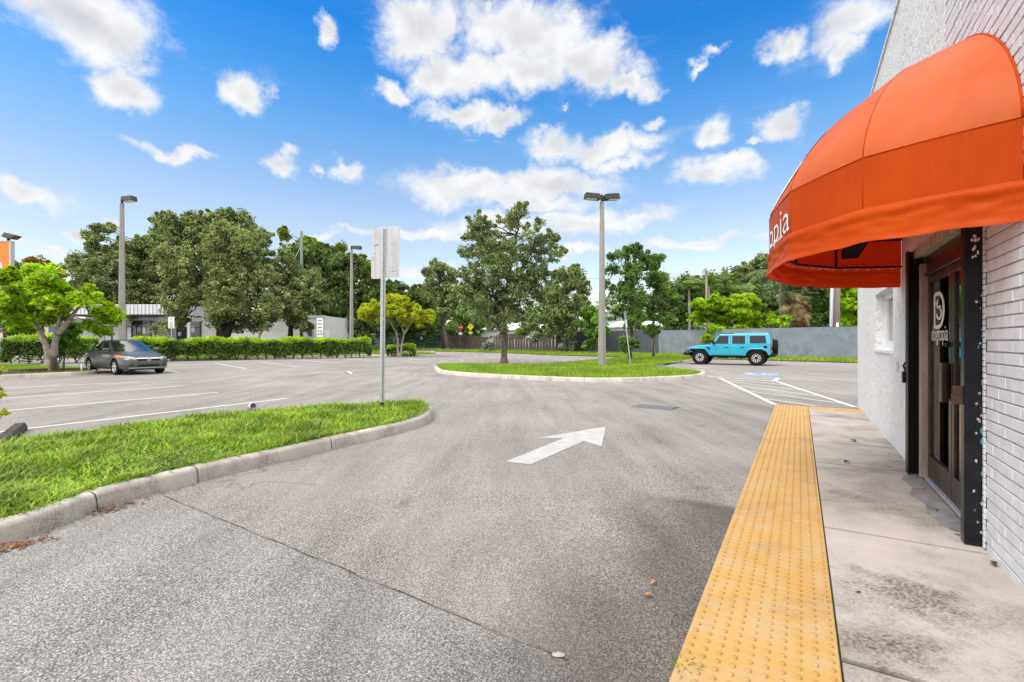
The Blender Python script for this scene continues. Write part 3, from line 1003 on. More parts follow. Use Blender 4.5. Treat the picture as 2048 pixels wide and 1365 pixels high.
# island with the bright green tree (near the grey sedan)
lfront = [G(-200, 765), G(-60, 761), G(0, 758.5), G(100, 754), G(170, 750.5), G(188, 749), G(196, 747), G(196, 744.5), G(190, 743)]
lback = [G(165, 739.5), G(100, 735), G(40, 732.5), G(-30, 731.5), G(-200, 733)]
ll = smooth_line(lfront, 2)
lk = kerb('kerb', ll, joints=[G(60, 756)])
sheet('island_soil', inset_line(lk, 0.1) + lback, MAT['soil'], z=0.08)
li = inset_line(lk, 0.15) + lback


def no_mulch(q):
    c = G(118, 744)
    return 1.0 - 0.97 * ((np.abs(q[:, 0] - c.x) < 1.45) & (q[:, 1] < c.y + 1.3))


tag(grass('grass', li, 16000, 0.08, 0.15, 0.01, 0.02, MAT['grass_far'], 0.075, coarse=True, prob=no_mulch), 'short green grass round the bright green tree beside the hedge', kind='stuff')

# strip in front of the hedge and the nose with the small yellow tree
hfront = [G(340, 722.5), G(420, 721), G(560, 717.5), G(640, 715), G(715, 712.5), G(760, 712.6), G(820, 713.2), G(868, 713), G(879, 711), G(876, 708.8)]
hback = [G(850, 706.5), G(800, 704.5), G(740, 703), G(660, 704.5), G(500, 708), G(340, 711)]
hl = smooth_line(hfront, 2)
hk = kerb('kerb', hl, h=0.16)
sheet('island_soil', inset_line(hk, 0.1) + hback, MAT['soil'], z=0.08)
tag(grass('grass', inset_line(hk, 0.17) + hback, 26000, 0.10, 0.18, 0.02, 0.045, MAT['grass_far'], 0.075, coarse=True), 'green verge under the clipped hedge and small yellow-green tree', kind='stuff')

# far verge along the fences
vf = [G(870, 703.5), G(940, 704.8), G(1000, 706.3), G(1100, 711), G(1200, 714), G(1300, 716.3), G(1420, 719), G(1550, 722), G(1720, 727), G(1900, 735)]
vb = [G(1900, 720), G(1720, 714), G(1600, 711), G(1400, 708), G(1220, 705), G(1130, 703), G(1000, 700), G(870, 698)]
sheet('verge_soil', vf + vb, MAT['soil'], z=0.04)
tag(grass('grass', vf + vb, 52000, 0.14, 0.26, 0.03, 0.06, MAT['grass_far'], 0.035, coarse=True), 'long grass verge running along the wooden fence and grey wall', kind='stuff')
# lawn beyond, in front of the green fence
lw = [G(640, 705), G(740, 702.3), G(850, 701.5), G(893, 701), G(893, 696), G(640, 696)]
sheet('lawn_soil', lw, MAT['soil'], z=0.05)
tag(grass('grass', lw, 24000, 0.15, 0.28, 0.04, 0.09, MAT['grass_far'], 0.04, coarse=True), 'bright lawn in front of the green chain link fence', kind='stuff')


# ------------------------------------------------------------------ markings
def mark(pts, mat, z=0.004, name='road_markings'):
    return sheet(name, pts, mat, z=z)


def line_mark(a, b, wd, mat, z=0.004):
    t = (b - a).normalized()
    s_ = Vector((-t.y, t.x, 0)) * wd / 2
    return mark([a + s_, a - s_, b - s_, b + s_], mat, z)


for a, b in [((-500, 922.5), (573, 797.5)), ((-400, 857), (437, 785.5)), ((-300, 818), (370, 772)), ((-200, 785), (280, 764.5))]:
    line_mark(G(*a), G(*b), 0.10, MAT['white_line'])
for a, b in [((603, 721), (682, 727.3)), ((524, 725), (594, 733.8)), ((685, 718), (744, 722)), ((331, 740), (357, 745.5)), ((430, 727), (492, 738))]:
    line_mark(G(*a), G(*b), 0.11, MAT['faint_line'])
arrow = [(1012, 924), (1062, 930), (1168, 883), (1203, 893.6), (1211.6, 854), (1075, 877), (1128, 877)]
mark([G(*q) for q in arrow], MAT['arrow'])
line_mark(G(1439, 756.6), G(1550, 810), 0.11, MAT['white_line'])
line_mark(G(1555, 764), G(1711, 815), 0.11, MAT['white_line'])
for a, b in [((1455, 763.5), (1604, 781.5)), ((1478, 772.5), (1640, 793.5)), ((1502, 784), (1686, 808.3)), ((1530, 798.5), (1632, 813.2)), ((1442, 758), (1569, 770.5))]:
    line_mark(G(*a), G(*b), 0.085, MAT['white_line'], 0.008)
line_mark(G(1409, 752.2), G(1551, 763.6), 0.10, MAT['faint_line'], 0.004)
line_mark(G(1548, 764), G(1556, 757), 0.16, MAT['white_line'], 0.012)
mark([G(1487, 746), G(1558, 746.3), G(1555, 753.5), G(1484, 752)], MAT['blue_line'])
cc = G(1521, 749.4)
wm = MB()
fw = Vector((CS, -SN, 0))
rt = Vector((SN, CS, 0))
fmap = lambda x, y: cc + rt * x + fw * y + Vector((0, 0, 0.010))
wm.stroke([(0.36 * math.cos(a), -0.1 + 0.36 * math.sin(a)) for a in [R(150 + 20 * k) for k in range(12)]], 0.14, fmap)
wm.stroke([(-0.1, 0.75), (-0.1, 0.15), (0.3, 0.1), (0.45, -0.4)], 0.14, fmap)
tag(wm.build('road_markings', MAT['faint_line']), kind='structure')
line_mark(G(1303, 737.8), G(1327, 733.5), 0.16, MAT['blue_line'], 0.095)

# seam in the asphalt
sm = MB()
a, b = G(326, 992), G(1136, 1322)
path = []
for i in range(90):
    t = i / 89
    q = a.lerp(b, t)
    path.append((q.x + 0.012 * noise.noise(Vector((t * 14, 1, 0))), q.y + 0.012 * noise.noise(Vector((t * 14, 7, 0)))))
sm.stroke(path, 0.010, lambda x, y: Vector((x, y, 0.003)))
tag(sm.build('asphalt_seam', MAT['seam_worn'], recalc=False), kind='structure')
sl = MB()
c0 = G(1117, 1312)
sl.add([c0 + Vector((0.030 * (1 + .35 * noise.noise(Vector((k * .9, 0, 0)))) * math.cos(k * .42), 0.018 * (1 + .35 * noise.noise(Vector((k * .9, 4, 0)))) * math.sin(k * .42), 0.006)) for k in range(15)] + [c0 + Vector((0, 0, 0.014))], [(k, (k + 1) % 15, 15) for k in range(15)])
tag(sl.build('sealant_patch', MAT['sealant']), kind='structure')

# ------------------------------------------------------------------ sidewalk and tactile strip
joints = [-1.2, 0.75, 2.50, 4.22, 6.43, 7.77, 9.19, 10.36, 11.30]
sw = MB()
for u0, u1 in zip(joints, joints[1:]):
    sw.ubox(u0 + 0.019, u1 - 0.019, 0.154, 1.045, -0.03, 0.022)
tag(sw.build('sidewalk', MAT['walk'], bevel=0.004), kind='structure')
tag(MB().ubox(-1.2, 11.3, 0.1465, 1.045, -0.04, 0.003).build('sidewalk_bed', MAT['seam']), kind='structure')
gp = [U(4.62, 0.93), U(4.55, 1.045), U(6.32, 1.045), U(6.30, 0.93), U(6.05, 0.86), U(5.75, 0.90), U(5.5, 0.84), U(5.25, 0.90), U(5.0, 0.87), U(4.8, 0.90)]
tag(sheet('threshold_paint', gp, MAT['greypaint'], z=0.026), kind='structure')

TP0, TP1 = -0.452, 0.146
tb = MB()
seams = [-0.63, 0.59, 1.81, 3.03, 4.25, 5.47, 6.69, 7.91, 9.13, 10.35, 11.78]
for u0, u1 in zip(seams, seams[1:]):
    tb.ubox(u0 + 0.005, u1 - 0.005, TP0, TP1, -0.02, 0.024)
for k in range(2):
    tb.ubox(11.30, 11.78, 0.15 + k * 0.45, 0.595 + k * 0.45, -0.02, 0.024)
tag(MB().ubox(-0.6, 11.75, TP0 + 0.004, TP1 - 0.004, -0.02, 0.008).build('tactile_bed', MAT['seam']), kind='structure')
ob = tag(tb.build('tactile_paving', MAT['tactile'], bevel=0.004, seg=1), kind='structure')
dm = MB()
pr = [(0.0135, 0.0), (0.0125, 0.0045), (0.009, 0.0075), (0.0, 0.0080)]


def dome(u, p, seg):
    c = U(u, p, 0.0238)
    o = len(dm.v)
    for r, h in pr[:-1]:
        for k in range(seg):
            an = 2 * math.pi * k / seg
            dm.v.append((c.x + r * math.cos(an), c.y + r * math.sin(an), c.z + h))
    dm.v.append((c.x, c.y, c.z + pr[-1][1]))
    for i in range(2):
        for k in range(seg):
            dm.f.append((o + i * seg + k, o + i * seg + (k + 1) % seg, o + (i + 1) * seg + (k + 1) % seg, o + (i + 1) * seg + k))
    for k in range(seg):
        dm.f.append((o + 2 * seg + k, o + 2 * seg + (k + 1) % seg, o + 3 * seg))


for u0, u1 in zip(seams, seams[1:]):
    if u1 < 1.2:
        continue
    k = int((u1 - u0) / 0.0605)
    for i in range(k):
        u = u0 + 0.03 + (u1 - u0 - 0.06) * i / (k - 1)
        for j in range(10):
            dome(u, TP0 + 0.03 + j * (TP1 - TP0 - 0.06) / 9, 12 if u < 4 else 6)
for i in range(15):
    for j in range(8):
        dome(11.33 + j * 0.06, 0.18 + i * 0.06, 6)
tag(dm.build('tactile_domes', MAT['tactile_dome'], smooth=True, recalc=False), kind='structure')

# ------------------------------------------------------------------ the shop
shop = thing('shop_building', 'white painted brick and stucco shop with a dark glass entrance under an orange awning', 'building', U(6, 1.1))
WT = 5.53
D0, D1, DZ = 4.31, 6.40, 2.33          # entrance opening
BR = 5.30                              # brick stops here above the entrance
st = MB()
W0, W1, WZ0, WZ1 = 7.92, 9.66, 1.26, 2.13   # window opening
st.ubox(BR, D1, 1.04, 1.30, DZ, WT)
st.ubox(D1, W0, 1.04, 1.30, 0, WT)
st.ubox(W0, W1, 1.04, 1.30, 0, WZ0)
st.ubox(W0, W1, 1.04, 1.30, WZ1, WT)
st.ubox(W1, 12.4, 1.04, 1.30, 0, WT)
st.ubox(12.15, 12.4, 1.30, 12, 0, WT)
stucco = st.build('stucco_wall', MAT['stucco'], shop)
bw = MB()
bw.ubox(-6, D0, 1.05, 1.30, 0, DZ)
bw.ubox(-6, BR, 1.05, 1.30, DZ, WT)
brickwall = bw.build('brick_wall', MAT['mortar'], shop)
rb = MB()
rb.ubox(-5.9, 12.1, 1.31, 11.9, WT - 0.6, WT - 0.4)
rb.build('roof', MAT['roof_white'], shop)
MB().ubox(-6, 12.4, 1.02, 1.32, WT, WT + 0.05).build('coping', MAT['stucco'], shop)
# the brick courses
bk = MB()
ch, bl = 0.0733, 0.228
for c in range(int(WT / ch)):
    z0 = c * ch + 0.006
    z1 = z0 + ch - 0.009
    uend = D0 - 0.012 if z1 < DZ else BR + (0.0 if c % 2 else 0.11)
    if abs(z1 - DZ) < 0.075:
        continue
    u = -1.2 + (0.5 * bl if c % 2 else 0)
    while u < uend - 0.03:
        e = min(u + bl - 0.009, uend)
        pf = 1.040 + random.uniform(-0.0025, 0.0025)
        tl = [random.uniform(-0.0012, 0.0012) for _ in range(4)]
        bk_b = [U(u, pf + 0.003, z0), U(e, pf + 0.003, z0), U(e, pf + 0.003, z1), U(u, pf + 0.003, z1)]
        i4 = 0.0025
        fr = [U(u + i4, pf + tl[0], z0 + i4), U(e - i4, pf + tl[1], z0 + i4), U(e - i4, pf + tl[2], z1 - i4), U(u + i4, pf + tl[3], z1 - i4)]
        bb = [U(u, 1.06, z0), U(e, 1.06, z0), U(e, 1.06, z1), U(u, 1.06, z1)]
        o = len(bk.v)
        bk.v += [tuple(q) for q in bb + bk_b + fr]
        for k in range(4):
            k2 = (k + 1) % 4
            bk.f.append((o + k, o + k2, o + 4 + k2, o + 4 + k))
            bk.f.append((o + 4 + k, o + 4 + k2, o + 8 + k2, o + 8 + k))
        bk.f.append((o + 8, o + 9, o + 10, o + 11))
        u = e + 0.009
bk.build('bricks', MAT['brick'], shop)
# painted rough joint between brick and post, and grime line at the foot
fm = MB()
for i in range(60):
    z = 0.03 + i * 0.0385
    r = 0.008 + 0.008 * random.random()
    fm.ubox(D0 - 0.012 - r, D0 + 0.004, 1.032, 1.045, z, z + 0.034)
fm.build('caulk_edge', MAT['brick'], shop, bevel=0.003)

# window
win = MB()
f0, f1 = 1.17, 1.22
win.ubox(W0, W1, f0, f1, WZ0, WZ0 + 0.13)
win.ubox(W0, W1, f0, f1, WZ1 - 0.08, WZ1)
for a, b in ((W0, W0 + 0.05), (W1 - 0.07, W1), (8.76, 8.86)):
    win.ubox(a, b, f0, f1, WZ0 + 0.13, WZ1 - 0.08)
wf = win.build('window', MAT['frame_white'], shop, bevel=0.004)
gl = MB()
gl.ubox(W0 + 0.05, 8.76, 1.195, 1.20, WZ0 + 0.13, WZ1 - 0.08)
gl.ubox(8.86, W1 - 0.07, 1.205, 1.21, WZ0 + 0.13, WZ1 - 0.08)
gl.build('pane', MAT['win_glass'], wf)
bl_ = MB()
for i in range(20):
    z = WZ0 + 0.15 + i * 0.032
    bl_.ubox(8.88, W1 - 0.08, 1.245, 1.25, z, z + 0.026)
bl_.build('blind', MAT['blind'], wf)
MB().ubox(W0 + 0.03, W1 - 0.03, 1.285, 1.295, WZ0 + 0.02, WZ1 - 0.02).build('dark_room', MAT['interior'], wf)
MB().ubox(W0 - 0.02, W1 + 0.02, 1.02, 1.165, WZ0 - 0.045, WZ0 + 0.002).build('sill', MAT['frame_white'], wf, bevel=0.006)
MB().ubox(7.50, 7.585, 1.012, 1.039, 1.02, 1.14).build('outlet_box', MAT['frame_white'], shop, bevel=0.006)

# entrance: steel shutter channels, jambs, header, doors
def channel(u, name):
    ch_ = MB()
    ch_.ubox(u, u + 0.010, 0.945, 1.045, 0.03, DZ - 0.02)
    ch_.ubox(u + 0.010, u + 0.085, 0.945, 0.953, 0.03, DZ - 0.02)
    ch_.ubox(u + 0.077, u + 0.085, 0.953, 0.985, 0.03, DZ - 0.02)
    ch_.ubox(u + 0.010, u + 0.06, 1.037, 1.045, 0.03, DZ - 0.02)
    return ch_.build(name, MAT['steel_black'], shop, bevel=0.002)


channel(4.325, 'shutter_channel')
ch2 = MB()
ch2.ubox(6.36, 6.42, 0.945, 1.06, 0.03, DZ - 0.02)
ch2.ubox(6.28, 6.36, 0.945, 0.955, 0.03, DZ - 0.02)
ch2.ubox(6.28, 6.36, 1.05, 1.06, 0.03, DZ - 0.02)
ch2.build('shutter_channel', MAT['steel_dark'], shop, bevel=0.002)
pd = MB()
pd.ubox(6.43, 6.50, 0.925, 0.985, 0.95, 1.07)
pd.tube([U(6.465, 0.955, 1.07), U(6.465, 0.935, 1.13), U(6.465, 0.955, 1.17), U(6.465, 0.99, 1.15)], 0.011, 8)
pd.ubox(6.44, 6.48, 0.96, 1.035, 1.09, 1.16)
pd.build('padlock', MAT['steel_dark'], shop, bevel=0.004)
# hasp on the channel next to the brick
hs = MB()
hs.ubox(4.34, 4.40, 0.90, 0.944, 1.03, 1.085)
hs.ubox(4.345, 4.36, 0.885, 0.944, 0.96, 1.03)
hs.build('hasp', MAT['rust'], shop, bevel=0.003)
jb = MB()
jb.ubox(6.20, 6.275, 1.03, 1.20, 0.03, 2.16)
jb.build('jamb', MAT['peel'], shop, bevel=0.004)
MB().ubox(4.42, 4.46, 1.06, 1.20, 0.03, 2.16).build('jamb', MAT['bronze'], shop)
hd = MB()
hd.ubox(4.33, 6.36, 1.00, 1.25, 2.235, 2.325)
hd.build('lintel_board', MAT['plywood'], shop, bevel=0.004)
MB().ubox(4.46, 6.20, 1.075, 1.19, 2.06, 2.23).build('header', MAT['bronze'], shop, bevel=0.006)
MB().ubox(4.46, 6.25, 1.06, 1.10, 2.03, 2.06).build('header_trim', MAT['bronze'], shop, bevel=0.004)
MB().ubox(4.42, 6.22, 1.06, 1.22, 0.0, 0.045).build('threshold', MAT['galv'], shop, bevel=0.004)


def door(u0, u1, handle_side):
    d = MB()
    p0, p1 = 1.085, 1.13
    d.ubox(u0, u1, p0, p1, 0.05, 0.27)
    d.ubox(u0, u1, p0, p1, 1.96, 2.025)
    d.ubox(u0, u0 + 0.065, p0, p1, 0.27, 1.96)
    d.ubox(u1 - 0.065, u1, p0, p1, 0.27, 1.96)
    ob = d.build('door', MAT['bronze'], shop, bevel=0.005)
    MB().ubox(u0 + 0.065, u1 - 0.065, 1.103, 1.109, 0.27, 1.96).build('pane', MAT['shop_glass'], ob)
    return ob


d1 = door(5.335, 6.195, 0)
d2 = door(4.47, 5.32, 1)
pp = MB()
pp.ubox(5.41, 5.60, 1.068, 1.084, 0.88, 1.20)
pp.build('push_plate', MAT['push'], d1, bevel=0.004)
MB().ubox(5.345, 5.43, 1.025, 1.066, 0.87, 1.205).build('pull_handle', MAT['bronze'], d1, bevel=0.008)
MB().lathe([(0.0, 0.03), (0.02, 0.03), (0.024, 0.02), (0.024, 0.0)], Matrix.Translation(U(5.37, 1.084, 1.36)) @ Matrix.Rotation(math.pi - TH, 4, 'Z') @ Matrix.Rotation(R(90), 4, 'Y') @ Matrix.Rotation(0, 4, 'Z'), 16).build('lock', MAT['steel_dark'], d1)
GP = 1.1005


def on_glass(u_c, z_c):
    return lambda x, y: U(u_c - x, GP, z_c + y)


tx = text_mb('dogtopia', 0.20, on_glass(5.82, 1.395), width=0.60, spacing=0.95)
tx.build('lettering', MAT['white_vinyl'], d1, recalc=False)
for zc in (1.35, 1.375):
    MB().quad(*[on_glass(5.455, zc)(x, y) for x, y in ((-.02, 0), (.02, 0), (.02, .018), (-.02, .018))]).build('decal', MAT['white_vinyl'], d1)


def d_outline(k=1.0, n=14):
    pts = [(0.0, 0.06), (0.0, 0.94), (0.03, 0.985), (0.08, 1.0), (0.25, 1.0)]
    for i in range(n + 1):
        an = R(90 - 180 * i / n)
        pts.append((0.25 + 0.33 * math.cos(an), 0.5 + 0.5 * math.sin(an)))
    pts += [(0.08, 0.0), (0.03, 0.015)]
    return pts


def hook():
    pts = [(0.20, 0.83), (0.15, 0.74), (0.06, 0.70)]
    pts2 = [(0.20, 0.83), (0.17, 0.62), (0.24, 0.58), (0.40, 0.60)]
    arc = [(0.29 + 0.145 * math.cos(R(a)), 0.40 + 0.155 * math.sin(R(a))) for a in range(60, -190, -20)]
    return pts, pts2, arc


def emblem(f, wd):
    e = MB()
    e.stroke(d_outline(), wd, f, closed=True)
    for h in hook():
        e.stroke(h, wd * 0.75, f)
    return e


ef = on_glass(5.83, 1.52)
emblem(lambda x, y: ef((x - 0.29) * 0.58, y * 0.31), 0.115).build('emblem', MAT['white_vinyl'], d1, recalc=False)
for zc, hh, uc, hw, mt in ((1.45, 0.07, 4.93, 0.06, 'teal_vinyl'), (1.37, 0.06, 4.97, 0.06, 'teal_vinyl'), (1.25, 0.07, 4.92, 0.06, 'teal_vinyl'), (1.70, 0.03, 4.95, 0.04, 'white_vinyl'), (1.66, 0.03, 4.95, 0.04, 'white_vinyl'), (1.16, 0.05, 4.95, 0.04, 'white_vinyl')):
    MB().ubox(uc - hw, uc + hw, 1.098, 1.1005, zc - hh / 2, zc + hh / 2).build('decal', MAT[mt], d2)
# vestibule behind the doors
rm = MB()
rm.ubox(4.40, 4.46, 1.21, 4.2, 0.0, 2.6)
rm.ubox(6.24, 6.34, 1.21, 4.2, 0.0, 2.6)
rm.ubox(4.40, 6.34, 4.2, 4.3, 0.0, 2.6)
rm.ubox(4.46, 6.24, 1.31, 4.2, 2.5, 2.6)
rm.ubox(4.46, 6.24, 1.23, 4.2, -0.02, 0.02)
rm.build('vestibule', MAT['interior'], shop)
# paint splashes on the near channel face
ps = MB()
rs = random.Random(5)
for k in range(30):
    z = rs.choice([rs.uniform(0.1, 1.0), rs.uniform(0.1, 1.7), rs.uniform(0.1, 2.1)])
    p = rs.choice([rs.uniform(0.99, 1.043), rs.uniform(1.02, 1.043)])
    r = rs.uniform(0.002, 0.009)
    el_ = rs.uniform(0.8, 2.2)
    o = len(ps.v)
    for i in range(9):
        an = i / 9 * 2 * math.pi
        q = r * (0.6 + 0.7 * rs.random())
        pp_ = min(1.0445, max(0.948, p + q * math.cos(an)))
        ps.v.append(tuple(U(4.3238, pp_, z + q * el_ * math.sin(an))))
    ps.f.append(tuple(o + i for i in range(9)))
ps.build('paint_stain', MAT['galv_streaked'], shop)
ps = MB()
for z, p, r in ((1.35, 1.015, 0.008), (1.12, 1.035, 0.012), (0.80, 1.03, 0.014), (0.72, 1.037, 0.02), (0.52, 1.036, 0.018), (0.35, 1.038, 0.016), (1.42, 1.034, 0.008)):
    o = len(ps.v)
    for i in range(11):
        an = i / 11 * 2 * math.pi
        q = r * (0.5 + 0.8 * rs.random())
        ps.v.append(tuple(U(4.3235, min(1.0445, p + 0.5 * q * math.cos(an)), z + q * 1.5 * math.sin(an))))
    ps.f.append(tuple(o + i for i in range(11)))
ps.build('paint_stain', MAT['teal_vinyl'], shop)
ps = MB()
for k in range(12):
    z = 2.02 + rs.uniform(-0.07, 0.07)
    p = 1.0 + rs.uniform(-0.018, 0.02)
    o = len(ps.v)
    for i in range(9):
        an = i / 9 * 2 * math.pi
        q = rs.uniform(0.002, 0.008)
        ps.v.append(tuple(U(4.3232, p + q * math.cos(an), z + q * 2.2 * math.sin(an))))
    ps.f.append(tuple(o + i for i in range(9)))
ps.build('paint_stain', MAT['white_vinyl'], shop)

# ------------------------------------------------------------------ the awning
AW = thing('awning', 'orange dome awning with white lettering, projecting over the glass shop entrance', 'awning', U(5.48, 1.04, 2.6))
AU, AA, APJ = 5.48, 1.825, 1.30
ZT, ZS, ZB = 2.605, 2.265, 2.035
AH = 1.125
RIBS = [R(a) for a in (0, 31.5, 58, 90, 122, 148.5, 180)]


def plan(t):
    return AU + AA * math.cos(t), 1.036 - APJ * math.sin(t)


def chord(t):
    """canvas stretched between ribs: mostly the chord, slightly bellied"""
    for a, b in zip(RIBS, RIBS[1:]):
        if a - 1e-9 <= t <= b + 1e-9:
            k = (t - a) / (b - a)
            ua, pa = plan(a)
            ub, pb = plan(b)
            uc, pc = ua + (ub - ua) * k, pa + (pb - pa) * k
            ue, pe = plan(t)
            m = 0.28
            return uc + (ue - uc) * m, pc + (pe - pc) * m
    return plan(t)


def dome_pt(t, w_):
    nn = 1.8 - 0.42 * math.sin(t)
    k = max(0.0, 1 - w_ ** nn) ** (1 / nn)
    u, p = chord(t)
    return U(AU + (u - AU) * k, 1.036 + (p - 1.036) * k, ZT + AH * w_)


ts = []
for a, b in zip(RIBS, RIBS[1:]):
    ts += [a + (b - a) * i / 12 for i in range(12)]
ts.append(RIBS[-1])
ws = [1 - (1 - i / 26) ** 1.6 for i in range(27)]
dmb = MB()
for i, t in enumerate(ts):
    for w_ in ws:
        dmb.v.append(tuple(dome_pt(t, w_)))
nw = len(ws)
for i in range(len(ts) - 1):
    for j in range(nw - 1):
        dmb.f.append((i * nw + j, (i + 1) * nw + j, (i + 1) * nw + j + 1, i * nw + j + 1))
dome_ob = dmb.build('dome_canvas', MAT['canvas_pale'], AW, smooth=True)
# crease at the ribs
me = dome_ob.data
for e in me.edges:
    i0, i1 = e.vertices[0] // nw, e.vertices[1] // nw
    if i0 == i1 and i0 % 12 == 0:
        e.use_edge_sharp = True
dome_ob.modifiers.new('split', 'EDGE_SPLIT').use_edge_angle = False


def val_pt(t, z, out=0.0):
    u, p = chord(t)
    du, dp = (u - AU) / AA ** 2, (p - 1.036) / APJ ** 2
    l = math.hypot(du, dp) or 1
    return U(u + du / l * out, p + dp / l * out, z)


tv = []
for a, b in zip(RIBS, RIBS[1:]):
    tv += [a + (b - a) * i / 40 for i in range(40)]
tv.append(RIBS[-1])
zs = [ZT - (ZT - ZS) * i / 5 for i in range(6)]
bd = MB()
for t in tv:
    for k, z in enumerate(zs):
        bd.v.append(tuple(val_pt(t, z, 0.002 * noise.noise(Vector((t * 6, z * 9, 0))))))
for i in range(len(tv) - 1):
    for j in range(len(zs) - 1):
        bd.f.append((i * 6 + j, (i + 1) * 6 + j, (i + 1) * 6 + j + 1, i * 6 + j + 1))
band = bd.build('fascia_canvas', MAT['canvas'], AW, smooth=True)
for e in band.data.edges:
    i0, i1 = e.vertices[0] // 6, e.vertices[1] // 6
    if i0 == i1 and i0 % 40 == 0:
        e.use_edge_sharp = True
band.modifiers.new('split', 'EDGE_SPLIT').use_edge_angle = False
vl = MB()
NZ = 14
for t in tv:
    for k in range(NZ):
        f = k / (NZ - 1)
        z = ZS - (ZS - ZB) * f
        # swagging folds that run slantwise along the flap
        fold = noise.noise(Vector((t * 5.0 + f * 1.2, f * 5.0, 2.0))) * 0.7 + noise.noise(Vector((t * 11 - f * 3, f * 4 + t * 3, 9.0))) * 0.55
        amp = 0.017 * math.sin(math.pi * min(1, f * 1.15)) ** 0.7 if f < 0.87 else 0.012
        roll = 0.016 * math.exp(-((f - 0.16) / 0.11) ** 2) + 0.020 * f
        hem = 0.008 if f > 0.9 else 0
        zz = z + 0.012 * noise.noise(Vector((t * 7, 3, f))) * (1 if k else 0)
        vl.v.append(tuple(val_pt(t, zz, 0.006 * (k > 0) + roll + amp * fold + hem)))
for i in range(len(tv) - 1):
    for j in range(NZ - 1):
        vl.f.append((i * NZ + j, (i + 1) * NZ + j, (i + 1) * NZ + j + 1, i * NZ + j + 1))
vl.build('valance', MAT['canvas'], AW, smooth=True)
# piping along seams
pi_ = MB()
pi_.tube([val_pt(t, ZT, 0.001) for t in tv[::2]], 0.004, 6)
pi_.tube([dome_pt(0, x) for x in ws] + [dome_pt(math.pi, x) for x in ws[::-1]], 0.008, 6)
for t in RIBS[1:-1]:
    pi_.tube([dome_pt(t, x) for x in ws[:-2]], 0.0035, 5)
    pi_.tube([val_pt(t, ZT - 0.005, 0.001), val_pt(t, ZS, 0.001)], 0.002, 5)
pi_.build('piping', MAT['canvas'], AW, smooth=True)
fr = MB()
inn = lambda t, z: val_pt(t, z, -0.03)
fr.tube([inn(t, ZS + 0.01) for t in tv[::4]], 0.013, 8)
fr.tube([inn(t, ZT - 0.01) for t in tv[::4]], 0.013, 8)
for t in RIBS[1:-1]:
    fr.tube([inn(t, ZS + 0.01), inn(t, ZT - 0.01)], 0.014, 8)
    fr.tube([dome_pt(t, x).lerp(U(AU, 1.036, ZT), 0.04) for x in ws[:-3:3]], 0.012, 8)
fr.build('frame', MAT['steel_dark'], AW, smooth=True)
lc = MB()
for i in range(4, len(tv) - 4, 7):
    t = tv[i]
    lc.tube([inn(t, ZS + 0.028), val_pt(t + 0.012, ZS + 0.01, -0.008), inn(t + 0.02, ZS - 0.008), val_pt(t + 0.03, ZS - 0.02, -0.004)], 0.0025, 5)
lc.build('lacing', MAT['white_vinyl'], AW)  # white cord lacing the canvas to the lower frame tube
bx = MB()
bx.ubox(5.3, 6.9, 0.42, 0.58, 2.36, 2.44)
bx.ubox(5.0, 5.06, 0.2, 1.03, 2.40, 2.44)
bx.build('light_box', MAT['dark'], AW)
# lettering round the front
tab = []
L = 0.0
prev = None
for i in range(721):
    t = R(i / 4)
    q = Vector(chord(t))
    if prev is not None:
        L += (q - prev).length
    tab.append((L, t))
    prev = q
mid_l = tab[360][0]
Ls = [a for a, _ in tab]
Ts = [b for _, b in tab]


def arc_t(s):
    return float(np.interp(mid_l + s, Ls, Ts))


# reading direction seen from outside: text runs towards smaller u
text_mb('dogtopia', 0.35, lambda x, y: val_pt(arc_t(x), 2.30 + y, 0.006), width=1.95, spacing=1.0, step=0.05, bold=-0.003).build('lettering', MAT['white_vinyl'], AW, recalc=False)
ln = MB()
rs = random.Random(3)
x = -0.86
while x < 0.86:
    wv_ = rs.uniform(0.025, 0.05)
    hh = rs.choice([0.03, 0.03, 0.045])
    ln.quad(*[val_pt(arc_t(a), ZS - 0.005 + b, 0.034) for a, b in ((x, 0), (x + wv_, 0), (x + wv_, 0.012), (x, 0.012))])
    ln.quad(*[val_pt(arc_t(a), ZS - 0.005 + b, 0.034) for a, b in ((x, 0), (x + 0.012, 0), (x + 0.012, hh), (x, hh))])
    x += wv_ + 0.014
ln.build('tagline', MAT['white_vinyl'], AW, recalc=False)


def dome_f(x, y):
    """x along the rim from the front centre (m at the rim), y = height share on the dome"""
    return dome_pt(min(R(121.7), max(R(58.3), math.pi / 2 + x)), y) + U(0, -0.006, 0) - U(0, 0, 0) + Vector((0, 0, 0.004))


def densify(path, k=6):
    out = []
    for a, b in zip(path, path[1:]):
        out += [(a[0] + (b[0] - a[0]) * i / k, a[1] + (b[1] - a[1]) * i / k) for i in range(k)]
    return out + [path[-1]]


em = MB()
fdm = lambda x, y: dome_f((x - 0.29) * 1.85, 0.06 + y * 0.52)
em.stroke(densify(d_outline() + [d_outline()[0]]), 0.11, fdm)
for h in hook():
    em.stroke(densify(h), 0.085, fdm)
em.build('emblem', MAT['white_vinyl'], AW, recalc=False)

